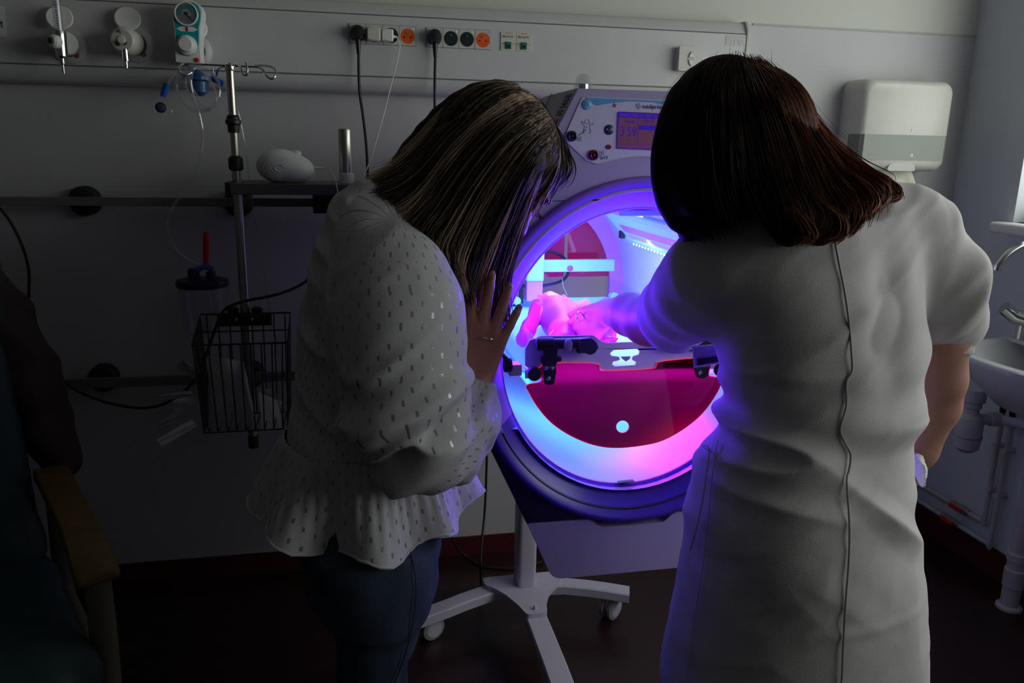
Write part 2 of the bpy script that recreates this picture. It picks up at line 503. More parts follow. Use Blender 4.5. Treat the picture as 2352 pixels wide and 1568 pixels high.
def wall_mat(name, low, high, zsplit):
    """painted wall, washable sheet below and lighter paint above a joint"""
    m = M(name, low, 0.6, var=0.03, scale=3, bump=0.08, bscale=220)
    nt = m.node_tree; b = nt.nodes['Principled BSDF']
    ge = nt.nodes.new('ShaderNodeNewGeometry'); sp = nt.nodes.new('ShaderNodeSeparateXYZ')
    nt.links.new(ge.outputs['Position'], sp.inputs[0])
    gt = nt.nodes.new('ShaderNodeMath'); gt.operation = 'GREATER_THAN'; gt.inputs[1].default_value = zsplit
    nt.links.new(sp.outputs['Z'], gt.inputs[0])
    mx = nt.nodes.new('ShaderNodeMix'); mx.data_type = 'RGBA'
    src = b.inputs['Base Color'].links[0].from_socket
    nt.links.new(gt.outputs[0], mx.inputs['Factor']); nt.links.new(src, mx.inputs['A'])
    mx.inputs['B'].default_value = (*high, 1); nt.links.new(mx.outputs['Result'], b.inputs['Base Color'])
    return m

m_wall = wall_mat('back_wall_paint', (0.54, 0.525, 0.545), (0.60, 0.60, 0.55), 1.795)  # lower tone tinted lavender in place of violet bounce light
m_wall_r = wall_mat('right_wall_paint', (0.62, 0.66, 0.70), (0.42, 0.50, 0.52), 9)
m_wall_o = M('other_wall_paint', (0.16, 0.16, 0.16), 0.7, var=0.05)
m_ceil = M('ceiling_paint', (0.30, 0.30, 0.28), 0.8, var=0.04)
m_floor = M('red_brown_vinyl', (0.024, 0.006, 0.008), 0.33, var=0.35, scale=3.2, stretch=(0.6, 7, 1), bump=0.05, bscale=40)
m_skirt = M('red_vinyl_upstand', (0.085, 0.008, 0.018), 0.45, var=0.1)
m_frame_w = M('window_frame_white', (0.75, 0.76, 0.76), 0.4, var=0.02)

def struct(name, mb, mat, parent=None, **k):
    o = mb.build(name, mat, parent, **k)
    if parent is None: o['kind'] = 'structure'
    return o

T = 0.12
struct('floor', MB().box(((WALL_XL + WALL_XR) / 2, (WALL_YF + WALL_Y) / 2, -0.05), (WALL_XR - WALL_XL + 2 * T, WALL_Y - WALL_YF + 2 * T, 0.1)), m_floor, smooth=0)
struct('ceiling', MB().box(((WALL_XL + WALL_XR) / 2, (WALL_YF + WALL_Y) / 2, CEIL_Z + 0.05), (WALL_XR - WALL_XL + 2 * T, WALL_Y - WALL_YF + 2 * T, 0.1)), m_ceil, smooth=0)
struct('wall_back', MB().box(((WALL_XL + WALL_XR) / 2, WALL_Y + T / 2, CEIL_Z / 2), (WALL_XR - WALL_XL, T, CEIL_Z)), m_wall, smooth=0)
struct('wall_left', MB().box((WALL_XL - T / 2, (WALL_YF + WALL_Y) / 2, CEIL_Z / 2), (T, WALL_Y - WALL_YF + 2 * T, CEIL_Z)), m_wall_o, smooth=0)
struct('wall_front', MB().box(((WALL_XL + WALL_XR) / 2, WALL_YF - T / 2, CEIL_Z / 2), (WALL_XR - WALL_XL, T, CEIL_Z)), m_wall_o, smooth=0)
wl = MB().prism((WALL_XR, 0, 0), (0, 1, 0), (0, 0, 1), [(WALL_YF - T, 0), (WALL_Y + T, 0), (WALL_Y + T, CEIL_Z), (WALL_YF - T, CEIL_Z)],
                [[(WIN_Y0, WIN_Z0), (WIN_Y1, WIN_Z0), (WIN_Y1, WIN_Z1), (WIN_Y0, WIN_Z1)]], T)
struct('wall_right', wl, m_wall_r, smooth=0)
struct('baseboard_back', MB().box(((WALL_XL + WALL_XR) / 2, WALL_Y - 0.003, 0.035), (WALL_XR - WALL_XL, 0.006, 0.07)), m_skirt, smooth=0)
struct('baseboard_right', MB().box((WALL_XR - 0.003, (WALL_YF + WALL_Y) / 2, 0.05), (0.006, WALL_Y - WALL_YF - 0.012, 0.10)), m_skirt, smooth=0)
struct('trim_1', MB().box(((1.3 + WALL_XR) / 2, WALL_Y - 0.0015, 1.796), (WALL_XR - 1.3, 0.003, 0.006)), M('wall_joint', (0.42, 0.42, 0.40), 0.6), smooth=0)
# washable wall sheet round the trunking and basin, a few millimetres proud of the wall
struct('trim_2', MB().box(((1.3 + WALL_XR) / 2, WALL_Y - 0.002, (1.632 + 0.07) / 2), (WALL_XR - 1.3, 0.004, 1.632 - 0.07)), M('wall_sheet', (0.50, 0.49, 0.49), 0.5, var=0.02), smooth=0)

# window: frame, mullion, panes and sill in the right wall
win = thing('window_1', None, None, (WALL_XR + 0.06, (WIN_Y0 + WIN_Y1) / 2, WIN_Z0), kind='structure')
fr = MB(); fx = WALL_XR + 0.075
fr.prism((fx, 0, 0), (0, 1, 0), (0, 0, 1), [(WIN_Y0, WIN_Z0), (WIN_Y1, WIN_Z0), (WIN_Y1, WIN_Z1), (WIN_Y0, WIN_Z1)],
         [[(WIN_Y0 + 0.05, WIN_Z0 + 0.05), (0.58, WIN_Z0 + 0.05), (0.58, WIN_Z1 - 0.05), (WIN_Y0 + 0.05, WIN_Z1 - 0.05)],
          [(0.64, WIN_Z0 + 0.05), (WIN_Y1 - 0.012, WIN_Z0 + 0.05), (WIN_Y1 - 0.012, WIN_Z1 - 0.05), (0.64, WIN_Z1 - 0.05)]], 0.045)
fr.build('window_frame', m_frame_w, win, bevel=0.003)
m_glass = clear_mat('window_glass', (0.97, 0.99, 0.98), gloss=0.04, rough=0.0)
for y0, y1 in ((WIN_Y0 + 0.05, 0.58), (0.64, WIN_Y1 - 0.012)):
    MB().box((fx + 0.02, (y0 + y1) / 2, (WIN_Z0 + WIN_Z1) / 2), (0.004, y1 - y0, WIN_Z1 - WIN_Z0 - 0.1)).build('pane', m_glass, win, smooth=0)
sl = MB().prism((0, WIN_Y0 - 0.06, 0), (1, 0, 0), (0, 0, 1), rrect(WALL_XR + 0.003, WIN_Z0 - 0.018, 0.135, 0.036, 0.012), (), -(WIN_Y1 - WIN_Y0 + 0.085))
sl.build('window_sill', m_frame_w, win)
# ------------------------------------------------------------------ phototherapy incubator (tunnel on a wheeled stand)
FR, FI, YB = 1.375, 1.42, 2.24                    # front face, mouth of the tunnel, back plate
CX, CZ, EA, EB = 0.5423, 1.0151, 0.2620, 0.2765   # axis and half axes of the mouth
BEDZ = 0.96
m_case = M('incubator_violet_lit', (0.41, 0.36, 0.52), 0.42, var=0.02)  # white plastic; violet light from the lamps is put into the colour
m_inner = M('tunnel_blue_lit', (0.62, 0.60, 0.86), 0.35, var=0.02)  # blue LED glow mixed into the white of the tunnel wall
m_face_dark = M('incubator_black_face', (0.016, 0.012, 0.05), 0.32, var=0.1)
m_bezel_dark = M('bezel_dark_blue_lit', (0.045, 0.012, 0.32), 0.3, var=0.05)  # dark plastic with the blue glow painted into it
m_bezel = M('bezel_violet_lit', (0.24, 0.10, 0.62), 0.4, var=0.02)  # white plastic painted violet for the lamp glow on it
m_matt = M('mattress_cover', (0.32, 0.86, 0.95), 0.5, var=0.03)  # cyan stands in for the LED light falling on the cover
m_lampbox = M('lamp_housing_cyan_lit', (0.42, 0.82, 0.95), 0.35, var=0.02)  # white parts coloured cyan as if lit by the LEDs
m_amber = clear_mat('amber_acrylic', (0.40, 0.010, 0.07), gloss=0.05, rough=0.05, body=0.45, body_col=(0.45, 0.002, 0.13), glow=True)
m_amber_back = clear_mat('amber_acrylic_back', (0.98, 0.07, 0.10), gloss=0.05, rough=0.04, body=0.15, body_col=(1.0, 0.10, 0.30))
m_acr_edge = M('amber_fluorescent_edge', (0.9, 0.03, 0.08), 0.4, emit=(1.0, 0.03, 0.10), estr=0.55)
m_acrylic = clear_mat('clear_acrylic', (0.97, 0.98, 1.0), gloss=0.05, rough=0.03, ior=1.12)
m_led = M('led_dot', (0.8, 0.9, 1.0), 0.4, emit=(0.55, 0.85, 1.0), estr=6)
m_stand = M('stand_violet_lit', (0.60, 0.56, 0.70), 0.4, var=0.03)  # violet ambient light put into the white stand colour

dev = thing('phototherapy_incubator', 'white tunnel-shaped phototherapy incubator glowing blue on a wheeled stand', 'incubator', (0.49, 2.0, 0))

def elli(a, b, n=96, cx=CX, cz=CZ, a0=0, a1=2 * PI):
    return circle2(cx, cz, a, n, b, a0, a1)
def ring3(a, b, y, n=96, cx=CX, cz=CZ):
    return [(x, y, z) for x, z in elli(a, b, n, cx, cz)]
U, V3 = (1, 0, 0), (0, 0, 1)                      # plates facing the camera: u = X, v = Z, depth runs along -Y

def mir(pts): return pts + [(2 * CX - x, z) for x, z in reversed(pts)]
# outline of the whole front face (left side from top to bottom)
TOPZ = 1.499
left = [(0.395, TOPZ), (0.354, 1.42), (0.262, 1.245), (0.222, 1.12), (0.208, 1.02), (0.214, 0.94), (0.236, 0.88)]
def smooth2(p, sub=8): return [(q.x, q.y) for q in spline([Vector((a, b, 0)) for a, b in p], sub)]
upper_left = [left[0]] + smooth2(left[1:], 6)
arc_lo = [(0.236, 0.88)]
# white casing: front face above the dark plate, pierced by the mouth
upper = mir(upper_left)
MO = 0.034
mouth = elli(EA + MO, EB + MO)
cas = MB().prism((0, FR + 0.03, 0), U, V3, round_poly(upper, [0.02] + [0.0] * (len(upper) - 2) + [0.02], 4), [], 0.0) if False else None
face_poly = upper + []
lowcut = 0.88
face = MB()
# face = outline minus mouth; the mouth reaches below the face, so it is cut as one notch
n_m = 80
t0 = math.asin((lowcut - CZ) / (EB + MO))
notch = [(CX + (EA + MO) * math.cos(t), CZ + (EB + MO) * math.sin(t)) for t in np.linspace(t0, PI - t0, n_m)]
# upper outline runs left-top .. left-bottom .. right-bottom .. right-top ; mouth notch enters from the bottom
poly = upper_left + [(notch[-1][0], lowcut)] + notch[::-1][1:-1] + [(notch[0][0], lowcut)] + [(2 * CX - x, z) for x, z in reversed(upper_left)]
face.prism((0, FR + 0.022, 0), U, V3, poly, (), 0.022)
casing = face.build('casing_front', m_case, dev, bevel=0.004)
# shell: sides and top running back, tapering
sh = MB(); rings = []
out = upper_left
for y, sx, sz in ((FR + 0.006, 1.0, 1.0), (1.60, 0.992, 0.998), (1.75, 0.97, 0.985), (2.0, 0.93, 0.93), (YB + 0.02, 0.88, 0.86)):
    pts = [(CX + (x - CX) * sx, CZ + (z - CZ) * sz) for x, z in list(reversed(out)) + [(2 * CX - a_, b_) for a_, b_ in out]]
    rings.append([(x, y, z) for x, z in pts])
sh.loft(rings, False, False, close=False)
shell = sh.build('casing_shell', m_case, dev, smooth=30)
# seam and stickers on the left flank
fl0, fl1 = Vector((0.390, 1.40, 1.478)), Vector((0.352, 1.40, 1.405))
MB().tube([(0.3935, 1.545, 1.4995), (0.3495, 1.545, 1.412)], 0.0012, 6).build('casing_seam', m_grey_plastic, shell)
m_sticker = M('sticker_text', (0.12, 0.14, 0.3), 0.6, var=0.5, scale=400)
m_sticker_red = M('sticker_red', (0.7, 0.08, 0.14), 0.6, var=0.3, scale=300)
fdir = (Vector((0.354, 0, 1.42)) - Vector((0.395, 0, TOPZ))).normalized()
fnrm = Vector((-fdir.z * -1, 0, 0))
side_n = Vector((fdir.z, 0, -fdir.x)).normalized()
if side_n.x > 0: side_n = -side_n
for k, (s0, ln, mt, y0) in enumerate(((0.010, 0.005, m_sticker, 1.39), (0.018, 0.004, m_sticker, 1.39), (0.025, 0.004, m_sticker, 1.39), (0.032, 0.003, m_sticker, 1.39), (0.040, 0.004, m_sticker, 1.392), (0.047, 0.003, m_sticker, 1.392), (0.058, 0.014, m_sticker_red, 1.392), (0.077, 0.010, m_sticker, 1.393))):
    c = Vector((0.395, 0, TOPZ)) + fdir * (s0 + ln / 2) + side_n * 0.0006
    mb = MB(); mb.prism((c.x, y0, c.z), (0, 1, 0), fdir, [(0, -ln / 2), (0.036, -ln / 2), (0.036, ln / 2), (0, ln / 2)], (), 0.0008)
    mb.build('sticker', mt, shell, smooth=0)

# dark plate under the mouth and white lower panel
pl = [(0.236, lowcut), (0.326, 0.687)]
lo_notch = [(CX + (EA + MO) * math.cos(t), CZ + (EB + MO) * math.sin(t)) for t in np.linspace(PI - t0, 2 * PI + t0, 60)]
poly = [(0.236, lowcut)] + lo_notch + [(2 * CX - 0.236, lowcut), (2 * CX - 0.326, 0.687), (0.326, 0.687)]
MB().prism((0, FR + 0.024, 0), U, V3, poly, (), 0.022).build('dark_face_plate', m_face_dark, dev, bevel=0.002)
nx0, nx1 = 0.456, 2 * CX - 0.456
poly = [(0.327, 0.6865), (nx0, 0.6865), (nx0 + 0.018, 0.667), (nx1 - 0.018, 0.667), (nx1, 0.6865), (2 * CX - 0.327, 0.6865), (2 * CX - 0.382, 0.562), (0.382, 0.562)]
MB().prism((0, FR + 0.024, 0), U, V3, round_poly(poly, [0.004, 0.01, 0.01, 0.01, 0.01, 0.004, 0.02, 0.02]), (), 0.024).build('lower_panel', m_case, dev, bevel=0.002)
MB().box((CX, FR + 0.034, 0.675), (nx1 - nx0, 0.02, 0.03)).build('panel_recess', m_face_dark, dev, smooth=0)
# body under the tunnel behind the plates
rings = []
for y, s in ((FR + 0.024, 0.985), (1.8, 0.97), (2.2, 0.9)):
    rings.append([(CX + (x - CX) * s, y, z) for x, z in [(0.24, 0.88), (0.385, 0.565), (2 * CX - 0.385, 0.565), (2 * CX - 0.24, 0.88)]] + [(CX + (EA + 0.006) * math.cos(a_), y, CZ + (EB + 0.006) * math.sin(a_)) for a_ in np.linspace(-0.52, -PI + 0.52, 24)])
MB().loft(rings, False, True).build('lower_body', m_case, dev, smooth=0)

# bezel round the mouth: upper half tinted by violet glow, lower half by blue
def bezel(a0, a1, mat, nm):
    prof = [(0.0, FI + 0.004), (0.001, FI), (0.010, FI - 0.013), (0.024, FI - 0.029), (0.040, FI - 0.045), (0.050, FI - 0.053), (0.056, FI - 0.055), (0.061, FI - 0.051), (0.063, FI - 0.030)]
    ts = np.linspace(a0, a1, 97); mb = MB()
    mb.loft([[(CX + (EA + q) * math.cos(t), y, CZ + (EB + q) * math.sin(t)) for q, y in prof] for t in ts], False, False, close=False)
    return mb.build(nm, mat, dev, smooth=60)
sp = -0.42
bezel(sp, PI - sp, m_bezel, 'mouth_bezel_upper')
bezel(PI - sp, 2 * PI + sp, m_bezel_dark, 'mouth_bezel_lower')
MB().tube([(CX + (EA + 0.0005) * math.cos(t), FI + 0.001, CZ + (EB + 0.0005) * math.sin(t)) for t in np.linspace(0, 2 * PI, 120)[:-1]], 0.0018, 6, closed=True).build('mouth_edge', M('mouth_edge_magenta_lit', (0.95, 0.30, 0.95), 0.4), dev)  # bright line of the lit rim painted in magenta

# tunnel inside and back plate
tn = MB(); tn.loft([ring3(EA + 0.001, EB + 0.001, FI), ring3(EA + 0.004, EB + 0.004, 1.8), ring3(EA + 0.004, EB + 0.004, YB)], False, False)
tn.build('tunnel', m_inner, dev, smooth=60)
MB().prism((0, YB + 0.02, 0), U, V3, elli(EA + 0.004, EB + 0.004), [elli(0.226, 0.272, 80, CX, 1.0 - 0.001) if False else circle2(CX, 1.0005, 0.2255, 80, 0.25)], 0.02).build('back_plate', M('back_plate_magenta_lit', (0.95, 0.30, 0.85), 0.35), dev)  # white plate; the magenta light on it is in its colour
# amber hood over the upper part of the back mouth: two panels with a gap
zlo = A(1330, 636, Y=YB).z
arcp = [(CX + 0.2245 * math.cos(t), 1.0005 + 0.249 * math.sin(t)) for t in np.linspace(0.16, PI - 0.16, 50)]
gx = A(1300, 630, Y=YB).x
rightp = [(gx + 0.005, zlo)] + [(2 * CX - 0.0, 0)][:0] + [(CX + 0.2225, zlo)] + [p for p in arcp if p[0] > gx + 0.005 and p[1] > zlo]
leftp = [(CX - 0.2225, zlo), (gx - 0.005, zlo)] + [p for p in arcp if p[0] < gx - 0.005 and p[1] > zlo]
MB().prism((0, YB + 0.012, 0), U, V3, round_poly(rightp, [0.008, 0.008] + [0.0] * (len(rightp) - 2), 3), (), 0.004).build('back_door_panel', m_amber_back, dev, smooth=0)
MB().prism((0, YB + 0.012, 0), U, V3, leftp, (), 0.004).build('back_door_panel', m_amber_back, dev, smooth=0)

# cross bar, post and bolt near the back
YC = 2.16
b0, b1 = A(1190, 612, Y=YC), A(1412, 611, Y=YC)
zt, zb = A(1330, 597, Y=YC).z, A(1330, 624, Y=YC).z
bar = MB().box(((b0.x + b1.x) / 2, YC + 0.01, (zt + zb) / 2), (b1.x - b0.x, 0.02, zt - zb)).build('cross_bar', m_lampbox, dev, bevel=0.002)
bl = A(1309, 616, Y=YC)
MB().lathe((bl.x, YC - 0.0002, bl.z), (0, -1, 0), [(0.0085, 0), (0.0085, 0.003), (0.0055, 0.004), (0.0055, 0.006), (0.002, 0.006)], 16).build('bolt', M('bolt_magenta_grey', (0.5, 0.12, 0.5), 0.3, 0.4), bar)
p0, p1 = A(1209, 600, Y=YC - 0.03), A(1249, 600, Y=YC - 0.03)
ztop, zmid, zlow = A(1230, 560, Y=YC - 0.03).z, A(1230, 645, Y=YC - 0.03).z, A(1230, 690, Y=YC - 0.03).z
post = MB().box(((p0.x + p1.x) / 2, YC - 0.02, (ztop + zmid) / 2 + 0.03), (p1.x - p0.x, 0.036, ztop - zmid + 0.06)).build('post_block', m_lampbox, dev, bevel=0.003)
MB().box(((p0.x + p1.x) / 2, YC - 0.02, (zmid + zlow) / 2), ((p1.x - p0.x) * 0.9, 0.03, zmid - zlow)).build('post_foot', M('pink_plastic', (0.8, 0.25, 0.75), 0.3), post)
MB().box((p0.x - 0.008, YC - 0.01, (zmid + zlow) / 2), (0.01, 0.012, zmid - zlow + 0.02)).build('post_rod', m_dark, post)
# hose looping behind
hs = [A(1180, 655, Y=2.2), A(1240, 657, Y=2.2), A(1290, 645, Y=2.2), A(1306, 622, Y=2.2), A(1300, 598, Y=2.2), A(1280, 582, Y=2.2), A(1250, 576, Y=2.2), A(1215, 576, Y=2.2)]
MB().tube(hs, 0.0042, 10, sub=6).build('hose', m_black, dev)
MB().tube([A(1292, 640, Y=2.19), A(1293, 655, Y=2.19), A(1298, 668, Y=2.19), A(1303, 677, Y=2.19)], 0.0008, 6, sub=4).build('thread', m_plastic, dev)

# bed inside the tunnel
bx0, bx1 = 0.372, 0.712
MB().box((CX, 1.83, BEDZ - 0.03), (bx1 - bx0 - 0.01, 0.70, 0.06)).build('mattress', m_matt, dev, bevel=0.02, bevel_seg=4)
hb = A(1300, 685, Y=2.185)
MB().prism((0, 2.20, 0), U, V3, rrect(CX, (hb.z + 0.9) / 2, 0.42, hb.z - 0.9, 0.01), (), 0.008).build('bed_end', m_lampbox, dev, bevel=0.001)
MB().box((CX, 1.84, BEDZ - 0.066), (0.33, 0.66, 0.010)).build('bed_tray', m_lampbox, dev, bevel=0.003)
for s, zz in ((-1, 0.075), (1, 0.085)):
    xx = CX + s * 0.183
    MB().prism((xx - 0.002, 0, 0), (0, 1, 0), (0, 0, 1), rrect(1.80, BEDZ + zz / 2 - 0.02, 0.72, zz + 0.04, 0.02), (), 0.004).build('side_guard', m_acrylic, dev, bevel=0.0008)
# knobs where guards hang on the bed end
for px, py in ((1408, 680), (1185, 690)):
    c = A(px, py, Y=2.16)
    MB().lathe(c, (0, -1, 0.1), [(0.011, -0.012), (0.012, 0), (0.012, 0.016), (0.009, 0.02)], 16).build('guard_clip', m_lampbox, dev)
for px, py in ((1391, 690), (1181, 702)):
    c = A(px, py, Y=2.185)
    MB().lathe(c, (0, -1, 0), [(0.005, 0), (0.005, 0.004)], 12).build('bed_bolt', m_dark, dev)

# lamp housing on the right: box along the tunnel, slot and LED strip
LX = 0.742
hz = [(LX - 0.004, 1.165), (LX + 0.016, 1.150), (LX + 0.03, 1.16), (0.705, 1.245), (0.68, 1.24), (0.683, 1.228)]
mb = MB(); mb.loft([[(x, y, z) for x, z in hz] for y in (1.44, 2.06)])
lamp = mb.build('lamp_housing', m_lampbox, dev, smooth=0, bevel=0.003)
hn = Vector((1.165 - 1.228, 0, -(LX - 0.004 - 0.683))).normalized()
hd = Vector((0.683 - (LX - 0.004), 0, 1.228 - 1.165)).normalized()
base = Vector((LX - 0.004, 0, 1.165))
def on_face(s, y, off=0.0): p = base + hd * s + hn * off; return Vector((p.x, y, p.z))
mb = MB(); q = [(1.60, 0.030), (2.0, 0.030), (2.0, 0.056), (1.60, 0.056)]
mb.prism(on_face(0, 0, 0.0006), (0, 1, 0), hd, round_poly(q, 0.012), (), 0.0012)
mb.build('lamp_slot', M('magenta_lens', (0.75, 0.16, 0.62), 0.3), lamp, smooth=0)
mb = MB(); mb.prism(on_face(0, 0, 0.0006), (0, 1, 0), hd, round_poly([(1.55, 0.008), (1.99, 0.008), (1.99, 0.022), (1.55, 0.022)], 0.004), (), 0.0012)
mb.build('lamp_slot', M('magenta_lens_dim', (0.7, 0.35, 0.8), 0.3), lamp, smooth=0)
c = on_face(0.018, 2.03, 0.004)
MB().box(c, (0.012, 0.02, 0.02)).build('lamp_bracket', m_dark, lamp, bevel=0.001)
mb0 = MB().sphere((0, 0, 0), 0.0022, 10, 6); led0 = None
for k in range(20):
    y = 1.98 - k * 0.021
    p = Vector((LX - 0.003, y, 1.156))
    if led0 is None:
        led0 = mb0.build('led', m_led, lamp); off0 = p; led0.location = p; WLOC[led0.name] = p.copy()
        led0.matrix_parent_inverse = Matrix.Translation(-WLOC[lamp.name])
    else:
        copy_tree(led0, p - off0, lamp)
# LED strip under the crown of the tunnel
crown = MB().box((CX + 0.03, 1.74, CZ + EB - 0.012), (0.12, 0.56, 0.012)).build('crown_lamp', m_lampbox, dev, bevel=0.003)
for k in range(14):
    for j in range(3):
        y = 1.50 + k * 0.036; x = CX + 0.0 + j * 0.03 + (k % 2) * 0.008
        copy_tree(led0, Vector((x, y, CZ + EB - 0.019)) - off0, crown)
for k in range(11):
    copy_tree(led0, Vector((CX - 0.12, 2.0 - k * 0.02, CZ + 0.222)) - off0, crown)

# LED light on the bed in cyan-white; added violet lights make the glow outside
def tunnel_light(name, loc, to, sx, sy, e, col, spread=180):
    return area_light(name, loc, to, sx, sy, e, col, spread)
CY, VI = (0.42, 0.52, 1.0), (0.10, 0.006, 1.0)
tunnel_light('crown_light', (CX, 1.86, CZ + EB - 0.03), (CX, 1.86, 0), 0.14, 0.5, 1.9, CY, 140)
tunnel_light('side_light', (0.745, 1.84, 1.12), (0.4, 1.84, 0.98), 0.06, 0.5, 1.6, CY, 160)
tunnel_light('under_bed_light', (CX - 0.05, 1.74, 0.880), (CX - 0.10, 1.70, 0.5), 0.24, 0.5, 1.1, (0.07, 0.50, 1.0), 165)
tunnel_light('under_bed_pink_fill', (CX + 0.11, 1.54, 0.880), (CX + 0.16, 1.46, 0.5), 0.08, 0.08, 0.30, (1.0, 0.0, 0.9), 130)  # added light, no known lamp; makes a magenta patch at lower right
tunnel_light('led_wash_light', (0.705, 1.84, 1.175), (0.77, 1.84, 1.0), 0.02, 0.5, 1.8, CY, 170)
tunnel_light('left_wash_light', (0.345, 1.86, 1.06), (0.62, 1.86, 1.27), 0.03, 0.5, 0.9, CY, 150)
tunnel_light('back_wall_violet_fill', (CX, 2.19, 1.0), (CX - 0.1, 2.5, 1.22), 0.3, 0.03, 0.35, VI, 180)  # added light that tints the wall behind violet
tunnel_light('bed_edge_violet_fill', (CX, 1.46, 0.957), (CX, 1.38, 1.3), 0.36, 0.02, 3.4, VI, 180)  # added strip, no known lamp; throws violet on bezel and people
tunnel_light('flank_violet_fill', (0.325, 1.55, 1.08), (0.8, 1.1, 1.02), 0.08, 0.08, 3.2, VI, 180)  # added violet light for the opposite bezel and the people outside
tunnel_light('lamp_violet_fill', (0.745, 1.58, 1.10), (0.2, 1.1, 1.05), 0.08, 0.08, 3.8, VI, 180)  # added likewise, for violet glow out of the mouth

# hinged front flap: white hinge plate and amber door in the lower half of the mouth
YD = 1.43
def D2(px, py, Y=YD): p = A(px, py, Y=Y); return (p.x, p.z)
flap = MB()
o = [D2(*p) for p in ((1205, 868), (1205, 800), (1216, 780), (1240, 771), (1362, 769), (1380, 782), (1392, 786), (1490, 783), (1502, 776), (1512, 764), (1662, 757), (1668, 800), (1664, 846), (1530, 846), (1500, 849), (1385, 850), (1375, 845), (1362, 833), (1248, 836), (1245, 868))]
h1 = [D2(1436 + x, 824 + y) for x, y in ((-36, -14), (-28, -21), (26, -24), (32, -18), (30, -11), (17, -7), (14, 0), (18, 4), (24, 6), (22, 13), (-24, 16), (-31, 12), (-29, 5), (-17, 3), (-13, 0), (-15, -6), (-32, -8))]
flap.prism((0, YD, 0), U, V3, o, [h1], 0.004)
hinge_plate = flap.build('flap_plate', M('flap_violet_lit', (0.62, 0.52, 0.80), 0.4), dev, bevel=0.0008)  # violet light tinted into the white plate
hm = [D2(1436 + x, 820 + y) for x, y in ((-11, -2), (11, -3), (9, 3), (0, 9), (-8, 3))]
MB().prism((0, YD, 0), U, V3, hm, (), 0.004).build('flap_bridge', m_case, hinge_plate, smooth=0)
am = [D2(*p) for p in ((1245, 836), (1362, 833), (1375, 846), (1392, 850), (1492, 845), (1505, 838), (1518, 828), (1622, 822), (1624, 858), (1636, 863), (1648, 866), (1653, 876), (1640, 905), (1610, 946), (1570, 980), (1520, 1008), (1470, 1020), (1410, 1025), (1360, 1018), (1310, 998), (1265, 968), (1232, 930), (1212, 896), (1207, 886), (1213, 880), (1236, 876), (1243, 868))]
hole = [D2(1427.5 + 15 * math.cos(t), 977 + 14.5 * math.sin(t)) for t in np.linspace(0, 2 * PI, 29)[:-1]]
ams = [(p.x, p.y) for p in spline([Vector((x, z, 0)) for x, z in am], 4, True)]
door = MB().prism((0, YD - 0.004, 0), U, V3, ams, [hole], 0.004).build('amber_flap', m_amber, dev, smooth=0)
MB().tube([(x, YD - 0.006, z) for x, z in ams], 0.0011, 6, closed=True).build('flap_rim', m_acr_edge, door)
MB().tube([(x, YD - 0.006, z) for x, z in hole], 0.0006, 6, closed=True).build('flap_hole_rim', m_acr_edge, door)
